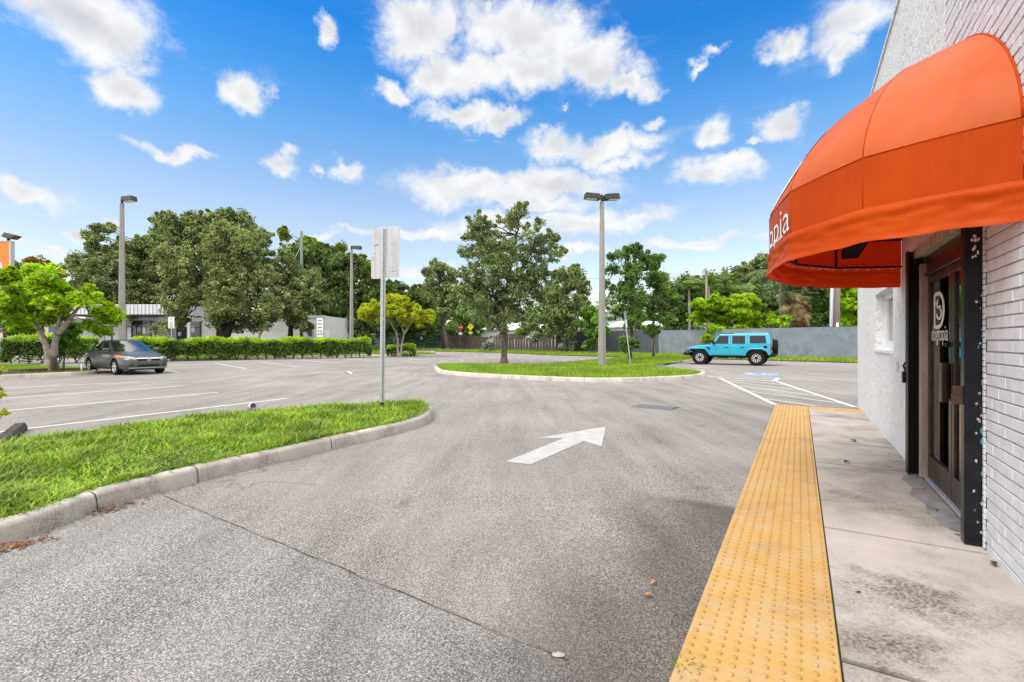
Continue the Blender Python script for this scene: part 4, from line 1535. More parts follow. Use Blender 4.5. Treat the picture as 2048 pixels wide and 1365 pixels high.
# ------------------------------------------------------------------ light poles
def taper_pole(mb, base, h, w0, w1, rz=0.0, ch=0.18):
    """square concrete pole with chamfered corners"""
    o = len(mb.v)
    for z, w_ in ((0, w0), (h * 0.5, (w0 + w1) / 2), (h, w1)):
        c = ch * w_
        for x, y in ((w_ / 2, w_ / 2 - c), (w_ / 2 - c, w_ / 2), (-w_ / 2 + c, w_ / 2), (-w_ / 2, w_ / 2 - c), (-w_ / 2, -w_ / 2 + c), (-w_ / 2 + c, -w_ / 2), (w_ / 2 - c, -w_ / 2), (w_ / 2, -w_ / 2 + c)):
            mb.v.append((base.x + x * math.cos(rz) - y * math.sin(rz), base.y + x * math.sin(rz) + y * math.cos(rz), base.z + z))
    for i in range(2):
        for k in range(8):
            mb.f.append((o + i * 8 + k, o + i * 8 + (k + 1) % 8, o + (i + 1) * 8 + (k + 1) % 8, o + (i + 1) * 8 + k))
    mb.f.append(tuple(o + 16 + k for k in range(8)))


def lamp_head(parent, top, rz, tilt=0.0, size=1.0, arm=0.12):
    """shoe-box luminaire hung out along rz from the pole top"""
    Mx = Matrix.Translation(top) @ Matrix.Rotation(rz, 4, 'Z') @ Matrix.Rotation(-tilt, 4, 'Y') @ Matrix.Scale(size, 4)
    L, W, H = 0.82, 0.42, 0.27
    b = MB()
    x0 = arm
    lo = [(x0, -W / 2, -0.02), (x0 + L, -W / 2, -0.02), (x0 + L, W / 2, -0.02), (x0, W / 2, -0.02)]
    hi = [(x0 + 0.05, -W / 2 + 0.03, H), (x0 + L - 0.03, -W / 2 + 0.03, H), (x0 + L - 0.03, W / 2 - 0.03, H), (x0 + 0.05, W / 2 - 0.03, H)]
    b.hexa([Mx @ Vector(q) for q in lo], [Mx @ Vector(q) for q in hi])
    ob = b.build('lamp_head', MAT['lamp_black'], parent, bevel=0.02)
    MB().box(x0 + 0.2, x0 + L - 0.06, -W / 2 + 0.05, W / 2 - 0.05, -0.05, -0.021, Mx).build('lens', MAT['lens'], ob, bevel=0.008)
    return ob


def light_pole(base, h, w0, w1, heads, label, rz=TH):
    t = thing('light_pole', label, 'lamp post', base, 0, 'parking lot light poles')
    mb = MB()
    taper_pole(mb, base, h, w0, w1, rz)
    mb.build('pole', MAT['pole_con'], t)
    hub = MB()
    hub.tube([base + Vector((0, 0, h - 0.02)), base + Vector((0, 0, h + 0.36))], 0.07, 12)
    for hz, tl in heads:
        d = Vector((math.cos(hz), math.sin(hz), 0))
        hub.tube([base + Vector((0, 0, h + 0.22)), base + Vector((0, 0, h + 0.22)) + d * 0.22], 0.05, 8)
    hub.build('bracket', MAT['lamp_black'], t, smooth=False)
    for hz, tl in heads:
        lamp_head(t, base + Vector((0, 0, h + 0.10)), hz, tl)
    return t


b = G(1204, 733, 0.08)
light_pole(Vector((b.x, b.y, 0.06)), 8.55, 0.36, 0.18, [(R(180) + R(10), 0.05), (R(10), 0.10)], 'concrete light pole with two black lamp heads standing on the middle grass island')
b = G(244, 729)
light_pole(b, 9.62, 0.38, 0.20, [(R(-14), 0.0)], 'thick concrete light pole with one lamp head directly behind the grey sedan')
b = P(703, 712, 44)
light_pole(Vector((b.x, b.y, 0)), 9.75, 0.36, 0.18, [(R(-8), -0.06)], 'distant concrete light pole with one lamp head behind the end of the long hedge')

# ------------------------------------------------------------------ near sign seen from behind
b = G(764, 823, 0.08)
b.z = 0.06
sg = thing('parking_sign', 'sign seen from its scratched grey back on a perforated metal post in the grass', 'sign', b)
ang = R(-24)
ca, sa_ = math.cos(ang), math.sin(ang)


def sgp(x, y, z):
    # x across the panel, y away from the camera side, lean of the post
    lean = 0.012 * (z / 3.4)
    return Vector((b.x + x * ca - y * sa_ + lean * 4.0 * 0.6, b.y + x * sa_ + y * ca, b.z + z))


pm = MB()
W2, D2 = 0.042, 0.035
sec = [(-W2 - 0.014, 0.0), (-W2 + 0.006, 0.0), (-0.017, -D2), (0.017, -D2), (W2 - 0.006, 0.0), (W2 + 0.014, 0.0)]
zz = [0.0, 3.42]
NZp = 70
o = len(pm.v)
for z in zz:
    for x, y in sec:
        pm.v.append(tuple(sgp(x, y, z)))
for k in range(5):
    pm.f.append((k, k + 1, 6 + k + 1, 6 + k))
pm.build('post', MAT['galv'], sg, solid=0.004)
hm = MB()
z = 0.30
while z < 3.40:
    o = len(hm.v)
    for i in range(8):
        an = i / 8 * 2 * math.pi
        hm.v.append(tuple(sgp(0.0055 * math.cos(an), -D2 - 0.003, z + 0.0055 * math.sin(an))))
    hm.f.append(tuple(o + i for i in range(8)))
    for s_ in (-1, 1):
        o = len(hm.v)
        for i in range(8):
            an = i / 8 * 2 * math.pi
            hm.v.append(tuple(sgp(s_ * 0.030 + s_ * 0.006 * math.cos(an), -D2 * 0.48 - 0.006 + 0.006 * math.cos(an), z + 0.006 * math.sin(an))))
        hm.f.append(tuple(o + i for i in range(8)))
    z += 0.0405
hm.build('punched_holes', MAT['hole'], sg, recalc=False)
rm_ = MB()
for z0, z1 in ((0.0, 0.19),):
    rm_.prism([sgp(x, y - 0.004, z0) for x, y in ((-W2 - 0.016, 0.008), (-0.018, -D2 - 0.002), (0.018, -D2 - 0.002), (W2 + 0.016, 0.008))], (0, 0, z1 - z0))
rm_.build('rusty_foot', MAT['rust'], sg)


def rounded(w_, h_, r, n_=5):
    pts = []
    for cx_, cy_, a0 in ((w_ / 2 - r, h_ / 2 - r, 0), (-w_ / 2 + r, h_ / 2 - r, 90), (-w_ / 2 + r, -h_ / 2 + r, 180), (w_ / 2 - r, -h_ / 2 + r, 270)):
        for i in range(n_ + 1):
            a_ = R(a0 + 90 * i / n_)
            pts.append((cx_ + r * math.cos(a_), cy_ + r * math.sin(a_)))
    return pts


pl = MB()
pts = [sgp(x + 0.035, 0.006, 2.97 + y) for x, y in rounded(0.65, 0.94, 0.05)]
nrm = (sgp(0, 1, 0) - sgp(0, 0, 0)).normalized()
pl.prism(pts, nrm * 0.004)
pl.build('panel', MAT['galv_streaked'], sg)
sc_ = MB()
rs = random.Random(8)
for (x, z, l, h_) in ((-0.17, 3.13, 0.13, 0.035), (-0.22, 2.98, 0.10, 0.012), (-0.24, 2.90, 0.12, 0.014), (-0.25, 2.86, 0.08, 0.012), (0.21, 3.12, 0.14, 0.010), (0.19, 2.93, 0.12, 0.012), (0.24, 2.62, 0.18, 0.016), (0.20, 2.68, 0.08, 0.012), (-0.2, 3.30, 0.16, 0.006)):
    o = len(sc_.v)
    for i in range(12):
        an = i / 12 * 2 * math.pi
        q = 0.7 + 0.5 * rs.random()
        sc_.v.append(tuple(sgp(x + 0.5 * l * math.cos(an) * q, 0.0045, z + 0.5 * h_ * math.sin(an) * q + 0.12 * 0.5 * l * math.cos(an))))
    sc_.f.append(tuple(o + i for i in range(12)))
sc_.build('scuff_marks', MAT['grate'], sg, recalc=False)


# ------------------------------------------------------------------ small signs far off
def flat_sign(name, label, cat, base, h, w_, hh, mat, face=0.0, post=0.03, text=(), octagon=False, diamond=False, lean=(0, 0), group=None):
    t = thing(name, label, cat, base, 0, group)
    top = Vector((lean[0], lean[1], h))
    MB().tube([base, base + top], post, 8).build('post', MAT['galv'], t)
    ax = top.normalized()
    xr = Vector((math.cos(face), math.sin(face), 0))
    xr = (xr - ax * xr.dot(ax)).normalized()
    nr = xr.cross(ax)           # towards the viewer for face = 0
    c = base + top - ax * hh / 2 + nr * (post + 0.004)
    if octagon:
        pts2 = [(w_ / 2 / math.cos(R(22.5)) * math.cos(R(22.5 + 45 * i)), w_ / 2 / math.cos(R(22.5)) * math.sin(R(22.5 + 45 * i))) for i in range(8)]
    elif diamond:
        pts2 = [(w_ / 2, 0), (0, hh / 2), (-w_ / 2, 0), (0, -hh / 2)]
    else:
        pts2 = rounded(w_, hh, 0.04 * w_ * 2)
    pmb = MB()
    pmb.prism([c + xr * x + ax * y for x, y in pts2], nr * 0.006)
    pn = pmb.build('panel', MAT[mat], t)
    for (tx_, sz, y, wdt, tm) in text:
        f = lambda x, yy: c + xr * x + ax * (y + yy) + nr * 0.009
        text_mb(tx_, sz, f, width=wdt, bold=0.004).build('lettering', MAT[tm], pn, recalc=False)
    return t, c, xr, ax, nr


b = P(640, 718, 41.6)
b.z = 0.0
flat_sign('speed_limit_sign', 'white speed limit 25 sign standing behind the long hedge', 'sign', b, 3.38, 0.53, 1.62, 'sign_white', face=0.0, text=(('AREA', 0.21, 0.53, 0.39, 'sign_black'), ('SPEED', 0.19, 0.24, 0.41, 'sign_black'), ('LIMIT', 0.19, -0.07, 0.39, 'sign_black'), ('25', 0.58, -0.66, 0.45, 'sign_black')))
b = P(343, 722, 36)
b.z = 0.0
t_, c_, xr_, ax_, nr_ = flat_sign('notice_sign', 'small white notice sign above the hedge before the grey shops', 'sign', b, 3.2, 0.42, 0.86, 'sign_white', face=R(10))
nm = MB()
for y, w_, h_ in ((0.27, 0.10, 0.16), (0.02, 0.2, 0.09), (-0.11, 0.2, 0.09), (-0.30, 0.24, 0.14)):
    nm.prism([c_ + xr_ * x + ax_ * yy + nr_ * 0.008 for x, yy in ((-w_ / 2, y - h_ / 2), (w_ / 2, y - h_ / 2), (w_ / 2, y + h_ / 2), (-w_ / 2, y + h_ / 2))], nr_ * 0.002)
nm.build('faded_print', MAT['galv'], t_)
b = G(921, 699.5)
b.z = 0.04
base = Vector((b.x, b.y, 0.04))
st_, c_, xr_, ax_, nr_ = flat_sign('stop_sign', 'red stop sign with a white plate below it, in front of the wooden fence', 'sign', base, 4.05, 0.95, 0.95, 'sign_red', octagon=True, text=(('STOP', 0.36, -0.12, 0.72, 'sign_white'),), post=0.05)
MB().prism([base + Vector((x, -0.08, z)) for x, z in ((-0.30, 1.75), (0.30, 1.75), (0.30, 2.75), (-0.30, 2.75))], (0, -0.01, 0)).build('plate', MAT['sign_white'], st_)
b = P(941, 700, 84)
base = Vector((b.x, b.y, 0))
ds_, c_, xr_, ax_, nr_ = flat_sign('warning_sign', 'yellow diamond warning sign poking up behind the wooden fence', 'sign', base, 4.6, 1.1, 1.45, 'sign_yellow', diamond=True, post=0.05)
MB().prism([c_ + xr_ * x + ax_ * y for x, y in ((-0.35, -1.25), (0.35, -1.25), (0.35, -0.85), (-0.35, -0.85))], nr_ * 0.006).build('plate', MAT['sign_yellow'], ds_)
wmk = MB()
wmk.stroke([(0.0, -0.25), (0.0, 0.1), (-0.14, 0.28)], 0.09, lambda x, y: c_ + xr_ * x + ax_ * y + nr_ * 0.009)
wmk.stroke([(0.0, 0.1), (0.14, 0.28)], 0.09, lambda x, y: c_ + xr_ * x + ax_ * y + nr_ * 0.0095)
wmk.build('symbol', MAT['sign_black'], ds_, recalc=False)
b = G(1261, 728.5, 0.08)
base = Vector((b.x, b.y, 0.06))
hs_, c_, xr_, ax_, nr_ = flat_sign('accessible_parking_sign', 'leaning post with a blue and white accessible parking sign turned edge-on', 'sign', base, 3.02, 0.30, 0.46, 'sign_blue', face=R(62), post=0.035, lean=(-0.36, 0.0))
fm_ = lambda x, y: c_ + xr_ * x + ax_ * y + nr_ * 0.009
wv3 = MB()
wv3.stroke([(0.09 * math.cos(R(a)), -0.06 + 0.09 * math.sin(R(a))) for a in range(150, 391, 24)], 0.03, fm_)
wv3.stroke([(-0.02, 0.14), (-0.02, 0.0), (0.07, -0.01), (0.11, -0.12)], 0.035, fm_)
wv3.build('symbol', MAT['sign_white'], hs_, recalc=False)
MB().prism([c_ + xr_ * x + ax_ * y for x, y in ((-0.15, -0.70), (0.15, -0.70), (0.15, -0.25), (-0.15, -0.25))], nr_ * 0.006).build('plate', MAT['sign_white'], hs_)

# orange pylon sign at the edge of the lot
b = P(-45, 745, 26)
ps_ = thing('pylon_sign', 'orange shop sign with white letters and a floodlight, rising over the bright green tree', 'sign', (b.x, b.y, 0))
sy = b.y
xr0 = (22 - CX) / FPX * sy
zt_, zb_ = EYE + (CY - 484) / FPX * sy, EYE + (CY - 545) / FPX * sy
MB().box(xr0 - 4.2, xr0, sy, sy + 0.14, zb_, zt_).build('panel', MAT['orange_sign'], ps_, bevel=0.02)
bo = MB()
bo.box(xr0 - 0.08, xr0 + 0.03, sy - 0.03, sy + 0.17, zb_, zt_ + 0.05)
bo.box(xr0 - 4.2, xr0 - 0.082, sy - 0.03, sy + 0.17, zt_ + 0.002, zt_ + 0.05)
bo.build('frame', MAT['galv_streaked'], ps_)
text_mb('dogtopia', 0.95, lambda x, y: Vector((xr0 - 1.95 + x, sy - 0.006, zb_ + 0.12 + y)), width=3.05).build('lettering', MAT['white_vinyl'], ps_, recalc=False)
MB().box(xr0 - 2.4, xr0 - 1.6, sy + 0.05, sy + 0.35, 0, zb_).build('post', MAT['galv'], ps_)
fl_ = MB()
fx, fz = (20 - CX) / FPX * sy, zt_ + 0.05
fl_.tube([Vector((fx - 0.15, sy + 0.07, fz - 0.01)), Vector((fx - 0.15, sy + 0.07, fz + 0.18))], 0.07, 8)
fl_.prism([Vector((fx + x, sy - 0.14, fz + z)) for x, z in ((-0.36, 0.22), (-0.18, 0.44), (0.40, 0.28), (0.14, 0.10), (-0.1, 0.12))], (0, 0.42, 0))
fl_.build('floodlight', MAT['bark'], ps_, bevel=0.015)


# ------------------------------------------------------------------ utility poles and wires
def util_pole(px, base_py, top_py, Y, r, mat, label, lean=0.0):
    b_ = P(px, base_py, Y)
    b_.z = 0
    t = thing('utility_pole', label, 'utility pole', b_)
    top = P(px + lean, top_py, Y)
    MB().tube([b_, b_.lerp(top, .5), top], [r, r * 0.9, r * 0.78], 10).build('pole', MAT[mat], t, smooth=True)
    return t, top


up1, top1 = util_pole(603, 700, 463, 54, 0.19, 'wood_green', 'weathered green utility pole rising through the big oaks')
gy = MB()
gy.tube([top1 - Vector((0, 0, 1.6)), P(583, 530, 53.5), P(516, 684, 52)], 0.025, 5)
gy.build('guy_wire', MAT['galv'], up1)
MB().tube([P(584, 528, 53.3), P(575, 545, 53.2)], 0.07, 6).build('guard', MAT['yellow'], up1)
MB().tube([P(527, 655, 52), P(514, 682, 51.9)], 0.10, 6).build('guard', MAT['yellow'], up1)
up2, _ = util_pole(621, 700, 560, 60, 0.13, 'wood_pole', 'slim pale pole of a pair among the trees past the speed sign', 2)
up3, _ = util_pole(628, 700, 560, 60.6, 0.13, 'wood_pole', 'second slim pale pole of the pair, the one away from the speed sign', 1)
up4, top4 = util_pole(1413, 690, 545, 56, 0.16, 'wood_pole', 'thin wooden pole rising behind the lime green tree above the teal car')
up5, top5 = util_pole(1672, 716.5, 470, 41, 0.27, 'wood_pole', 'thick grey wooden utility pole in front of the grey wall', 4)
cb = MB()
cb.tube([P(1658, 716, 40.4), P(1662, 650, 40.5), P(1666, 480, 40.6)], 0.13, 8)
cb.build('conduit', MAT['galv_streaked'], up5, smooth=True)
mk5 = thing('marker_post', 'short white marker pipe beside the grey wooden utility pole', 'post', Vector((P(1674.5, 716, 40.1).x, 40.1, 0)))
MB().tube([Vector((P(1674.5, 716, 40.1).x, 40.1, 0)), P(1675, 646, 40.1)], 0.09, 8).build('pipe', MAT['sign_white'], mk5, smooth=True)
up6, top6 = util_pole(886, 701, 575, 74, 0.33, 'bark', 'grey-brown wooden pole beside the yellow hydrant at the fence corner')


def wire(name, pts, label, r=0.018):
    mb = MB()
    path = []
    for a, b_ in zip(pts, pts[1:]):
        for i in range(12):
            f = i / 12
            q = a.lerp(b_, f)
            q.z -= 0.045 * (a - b_).length * 4 * f * (1 - f) * 0.25
            path.append(q)
    path.append(pts[-1])
    mb.tube(path, r, 5)
    ob = mb.build(name, MAT['cable'], None, smooth=True)
    tag(ob, label, 'cable')
    return ob


wire('overhead_wire', [top4 - Vector((0, 0, 0.4)), P(1180, 558, 60), P(886, 545, 74)], 'upper thin overhead wire crossing behind the two-headed light pole')
wire('overhead_wire', [top4 - Vector((0, 0, 2.6)), P(1180, 586, 60), P(886, 582, 74)], 'lower thin overhead wire crossing behind the two-headed light pole')
wire('overhead_wire', [top4 - Vector((0, 0, 1.6)), P(1545, 560, 50), top5 - Vector((0, 0, 2.5))], 'wire between the thin wooden pole and the thick utility pole')
wire('overhead_wire', [top4 - Vector((0, 0, 3.6)), P(1500, 582, 52), P(1668, 560, 41)], 'sagging lower wire between the thin wooden pole and thick pole')
wire('overhead_wire', [P(603, 548, 54), P(690, 554, 58), P(886, 575, 74)], 'thin wire running from the green pole past the distant light pole')

hy = thing('fire_hydrant', 'small yellow fire hydrant at the foot of the grey pole by the fence', 'hydrant', P(891, 698, 74.5).xy.to_3d())
hb = Vector(hy.location)
MB().lathe([(0.0, 0), (0.2, 0), (0.2, 0.06), (0.14, 0.08), (0.14, 0.75), (0.18, 0.78), (0.18, 0.84), (0.12, 0.98), (0.04, 1.04), (0, 1.06)], Matrix.Translation(hb), 12).build('body', MAT['yellow'], hy, smooth=True)
MB().tube([hb + Vector((-0.26, 0, 0.6)), hb + Vector((0.26, 0, 0.6))], 0.08, 8).build('outlet', MAT['yellow'], hy)

# ------------------------------------------------------------------ walls and fences
def wall_px(name, label, cat, x0, x1, Y0, Y1, h, mat, th=0.2, cap=None):
    a = P(x0, 700, Y0)
    b_ = P(x1, 700, Y1)
    a.z = b_.z = 0
    t = thing(name, label, cat, a)
    d = (b_ - a).normalized()
    nn = Vector((-d.y, d.x, 0))
    mb = MB()
    mb.hexa([a, b_, b_ + nn * th, a + nn * th], [a + Vector((0, 0, h)), b_ + Vector((0, 0, h)), b_ + nn * th + Vector((0, 0, h)), a + nn * th + Vector((0, 0, h))])
    mb.build('wall_body', MAT[mat], t)
    return t, a, b_, d, nn


wall_px('boundary_wall', 'dark navy painted stretch of the boundary wall next to the wooden fence', 'wall', 1118, 1316.5, 62, 51.6, 2.58, 'wall_navy')
wall_px('boundary_wall', 'long pale blue-grey rendered boundary wall behind the teal car', 'wall', 1317, 1980, 51.5, 31, 2.52, 'wall_grey')
wf_ = thing('wooden_fence', 'weathered dark board fence with uneven tops behind the stop sign', 'fence', Vector((P(892, 700, 77).x, 77, 0)))
a = P(892, 700, 77)
b_ = P(1130, 700, 62)
a.z = b_.z = 0
fbm = MB()
L = (b_ - a).length
d = (b_ - a).normalized()
k = 0
x = 0.0
rs = random.Random(4)
while x < L:
    bwid = rs.uniform(0.20, 0.30)
    h = 2.2 + 0.18 * math.sin(x * 0.6) + rs.uniform(-0.10, 0.08)
    off = Vector((-d.y, d.x, 0)) * (0.05 if k % 2 else 0.0)
    q0 = a + d * x + off
    q1 = a + d * (x + bwid * 0.86) + off
    ln_ = d * rs.uniform(-0.05, 0.05)
    th = Vector((-d.y, d.x, 0)) * 0.03
    up_ = Vector((0, 0, h))
    fbm.hexa([q0, q1, q1 + th, q0 + th], [q0 + up_ + ln_, q1 + up_ + ln_, q1 + th + up_ + ln_, q0 + th + up_ + ln_])
    x += bwid
    k += 1
fbm.build('boards', MAT['fence_wood'], wf_)
rl = MB()
for z in (0.5, 1.7):
    nn = Vector((-d.y, d.x, 0))
    rl.hexa([a + nn * 0.09 + Vector((0, 0, z)), b_ + nn * 0.09 + Vector((0, 0, z)), b_ + nn * 0.15 + Vector((0, 0, z)), a + nn * 0.15 + Vector((0, 0, z))],
            [a + nn * 0.09 + Vector((0, 0, z + 0.12)), b_ + nn * 0.09 + Vector((0, 0, z + 0.12)), b_ + nn * 0.15 + Vector((0, 0, z + 0.12)), a + nn * 0.15 + Vector((0, 0, z + 0.12))])
rl.build('rail', MAT['bark_dark'], wf_)

gf = thing('chain_link_fence', 'green chain link fence with dark privacy mesh beyond the lawn', 'fence', Vector((P(650, 700, 86).x, 86, 0)))
a, b_ = P(646, 700, 86), P(892, 700, 84)
a.z = b_.z = 0
gp_ = MB()
npst = 7
for i in range(npst):
    q = a.lerp(b_, i / (npst - 1))
    gp_.tube([q, q + Vector((0, 0, 2.5))], 0.08, 6)
gp_.tube([a + Vector((0, 0, 2.48)), b_ + Vector((0, 0, 2.48))], 0.06, 6)
gp_.tube([a.lerp(b_, 0.7) + Vector((0, 0, 1.1)), b_ + Vector((0, 0, 1.1))], 0.06, 6)
gp_.build('post_frame', MAT['fence_green'], gf)
mg, nn_, bb_ = new_mat('green_mesh')
bb_.inputs['Base Color'].default_value = (0.008, 0.05, 0.04, 1)
bb_.inputs['Roughness'].default_value = 0.8
bb_.inputs['Alpha'].default_value = 0.8
MB().quad(a + Vector((0, 0.05, 0.05)), b_ + Vector((0, 0.05, 0.05)), b_ + Vector((0, 0.05, 2.45)), a + Vector((0, 0.05, 2.45))).build('mesh', mg, gf)
q = P(843, 677, 84.2)
MB().box(q.x - 0.22, q.x + 0.22, q.y - 0.2, q.y - 0.18, q.z - 0.25, q.z + 0.25).build('notice_plate', MAT['sign_white'], gf)

# ------------------------------------------------------------------ drain, wheel stops, litter
dr = thing('drain_grate', 'rectangular iron storm drain grate set in the asphalt', 'drain', G(1311, 815))
c0, c1, c2, c3 = G(1263, 816), G(1340, 822.5), G(1360, 817), G(1274, 807)
c0, c1, c2, c3 = G(1262, 814.5), G(1338, 821.5), G(1361, 815.5), G(1281, 808.5)
gm = MB()
hmm = MB()
e1 = (c1 - c0)
e2 = (c3 - c0)
n1, n2 = 2, 11
pz = Vector((0, 0, 0.004))
hmm.add([c0 + Vector((0, 0, 0.003)), c1 + Vector((0, 0, 0.003)), c2 + Vector((0, 0, 0.003)), c3 + Vector((0, 0, 0.003))], [(0, 1, 2, 3)])
hmm.build('pit', MAT['hole'], dr, recalc=False)


def bar(u0, u1, v0, v1):
    q = [c0 + e1 * u0 + e2 * v0, c0 + e1 * u1 + e2 * v0, c0 + e1 * u1 + e2 * v1, c0 + e1 * u0 + e2 * v1]
    gm.hexa([x_ + Vector((0, 0, 0.004)) for x_ in q], [x_ + Vector((0, 0, 0.007)) for x_ in q])


for i in range(13):
    u_ = i / 12
    bar(max(0, u_ - 0.02), min(1, u_ + 0.02), 0.06, 0.46)
    bar(max(0, u_ - 0.02), min(1, u_ + 0.02), 0.54, 0.94)
bar(0, 1, 0, 0.06)
bar(0, 1, 0.46, 0.54)
bar(0, 1, 0.94, 1)
gm.build('grating', MAT['grate'], dr)


def wheel_stop(c, ang_, L_, label, mat='wheel_stop', group='concrete wheel stops'):
    t = thing('wheel_stop', label, 'wheel stop', c, 0, group)
    mb = MB()
    Mx = Matrix.Translation(c) @ Matrix.Rotation(ang_, 4, 'Z')
    sec_ = [(-0.09, 0), (-0.085, 0.06), (-0.055, 0.12), (0.055, 0.12), (0.085, 0.06), (0.09, 0)]
    mb.prism([Mx @ Vector((-L_ / 2, y, z)) for y, z in sec_], Mx.to_3x3() @ Vector((L_, 0, 0)))
    mb.build('block', MAT[mat], t, bevel=0.012)
    pn = MB()
    for x_ in (-L_ * 0.35, L_ * 0.35):
        pn.lathe([(0.012, 0.118), (0.012, 0.126), (0, 0.128)], Mx @ Matrix.Translation((x_, 0, 0)), 8)
    pn.build('pin', MAT['rust'], t)
    return t


ua = math.atan2(CS, SN)
wheel_stop(G(18, 880), ua + R(70), 1.83, 'dark mildewed wheel stop at the edge of the near grass island', 'stop_dark')
wheel_stop(G(1348, 727.5), math.atan2(0.85, 0.75), 1.7, 'pale wheel stop beside the blue kerb paint, first of three before the teal car')
wheel_stop(G(1368, 724.5), math.atan2(0.85, 0.75), 1.7, 'middle wheel stop of the three leading to the teal car')
wheel_stop(G(1381, 721.8), math.atan2(0.85, 0.75), 1.7, 'shaded wheel stop touching the front tyre of the teal car')
for i, (x, y, lb) in enumerate(((1115, 731.5, 'wheel stop behind the oak island, first from the oak trunk'), (1160, 727.8, 'wheel stop behind the oak island, second from the oak trunk'), (1205, 724.3, 'wheel stop behind the foot of the two-headed light pole'), (1246, 721, 'wheel stop behind the island, beside the leaning blue sign'))):
    wheel_stop(G(x, y), math.atan2(0.62, 0.78), 1.8, lb)
mp_ = thing('kerb_marker', 'short white stub post on the kerb beside the grey sedan', 'post', G(163, 744, 0.1))
MB().tube([G(163, 744, 0.1) - Vector((0, 0, 0.03)), G(163, 744, 0.1) + Vector((0, 0, 0.33))], 0.024, 8).build('stub', MAT['sign_white'], mp_, smooth=True)


def dry_leaf(c, a_, L_, label, mat='orange_dry'):
    mb = MB()
    ux, uy = Vector((math.cos(a_), math.sin(a_), 0)), Vector((-math.sin(a_), math.cos(a_), 0))
    for i in range(7):
        f = i / 6
        wv_ = 0.24 * L_ * math.sin(math.pi * min(1, 0.08 + 0.9 * f)) ** 0.8
        zc = 0.006 + 0.012 * math.sin(math.pi * f)
        p0 = c + ux * (f - 0.5) * L_ + Vector((0, 0, zc))
        mb.v += [tuple(p0 + uy * wv_ + Vector((0, 0, 0.010))), tuple(p0), tuple(p0 - uy * wv_ + Vector((0, 0, 0.008)))]
    for i in range(6):
        mb.f += [(3 * i, 3 * i + 1, 3 * i + 4, 3 * i + 3), (3 * i + 1, 3 * i + 2, 3 * i + 5, 3 * i + 4)]
    ob = mb.build('fallen_leaf', MAT[mat], None, smooth=True)
    return tag(ob, label, 'leaf', 'dry leaves on the asphalt')


dry_leaf(G(1308, 1171), R(15), 0.042, 'curled orange dry leaf, the farther of two by the yellow strip')
dry_leaf(G(1297, 1197), R(170), 0.05, 'curled orange dry leaf, the closer of two by the yellow strip')
dry_leaf(U(4.02, 1.01, 0.022), R(60), 0.07, 'reddish dry leaf at the foot of the brick wall', 'rust')
dry_leaf(U(6.55, 0.45, 0.024), R(30), 0.09, 'brown dry leaf lying on the pale sidewalk slabs', 'rust')
dry_leaf(U(8.0, 0.62, 0.024), R(80), 0.12, 'dark dry leaf on the sidewalk below the window', 'rust')


def scatter(name, pts, lmin, lmax, mat, label, z=0.008, up=0.25, kind='stuff'):
    pts = np.asarray(pts)
    n_ = len(pts)
    L_ = rng.uniform(lmin, lmax, n_)
    a_ = rng.random(n_) * 2 * np.pi
    ux = np.column_stack([np.cos(a_), np.sin(a_), rng.uniform(-up, up, n_)])
    uy = np.column_stack([-np.sin(a_), np.cos(a_), rng.uniform(-up, up, n_)])
    V = np.stack([pts - ux * L_[:, None] / 2, pts - uy * L_[:, None] * 0.22, pts + ux * L_[:, None] / 2, pts + uy * L_[:, None] * 0.22], 1).reshape(-1, 3)
    F = np.arange(n_ * 4).reshape(-1, 4)
    return tag(np_mesh(name, V, F, MAT[mat]), label, kind=kind)


lp = []
for (x0, y0, x1, y1, k, sp) in ((0, 1098, 80, 1078, 130, 0.055), (190, 1026, 262, 1006, 90, 0.045), (270, 1000, 330, 988, 10, 0.05), (330, 985, 480, 945, 14, 0.03), (-60, 1120, 20, 1092, 60, 0.06)):
    a, b_ = G(x0, y0), G(x1, y1)
    for _ in range(k):
        q = a.lerp(b_, random.random()) + Vector((random.gauss(0.02, sp), random.gauss(-0.02, sp) - 0.02, 0))
        lp.append((q.x, q.y, 0.012))
for _ in range(60):
    q = G(random.uniform(40, 230), random.uniform(752, 764))
    lp.append((q.x, q.y, 0.01))
for _ in range(26):
    q = U(random.uniform(2.5, 11), random.uniform(0.9, 1.03), 0.03) if random.random() < 0.8 else U(random.uniform(2.5, 11), random.uniform(0.2, 1.0), 0.028)
    lp.append((q.x, q.y, 0.03))
scatter('leaf_litter', lp, 0.02, 0.055, 'litter', 'brown dry leaf litter gathered along the kerbs')
mu = []
mc = G(118, 744)
for _ in range(2600):
    mu.append((mc.x + random.gauss(0, 0.72), mc.y + random.gauss(-0.1, 0.42), 0.10 + random.random() * 0.03))
scatter('mulch', mu, 0.05, 0.11, 'mulch', 'red-brown bark mulch round the bright green tree', up=0.5)
cp = G(503, 820)
cpt = thing('paper_cup', 'crumpled purple and white paper cup behind the near grass', 'cup', cp)
MB().lathe([(0.0, -0.09), (0.05, -0.09), (0.062, 0.03), (0.064, 0.09), (0.058, 0.092)], Matrix.Translation(cp + Vector((0, 0, 0.068))) @ Matrix.Rotation(R(75), 4, 'Y') @ Matrix.Rotation(R(40), 4, 'X'), 16).build('cup', MAT['purple'], cpt, smooth=True, solid=0.003)
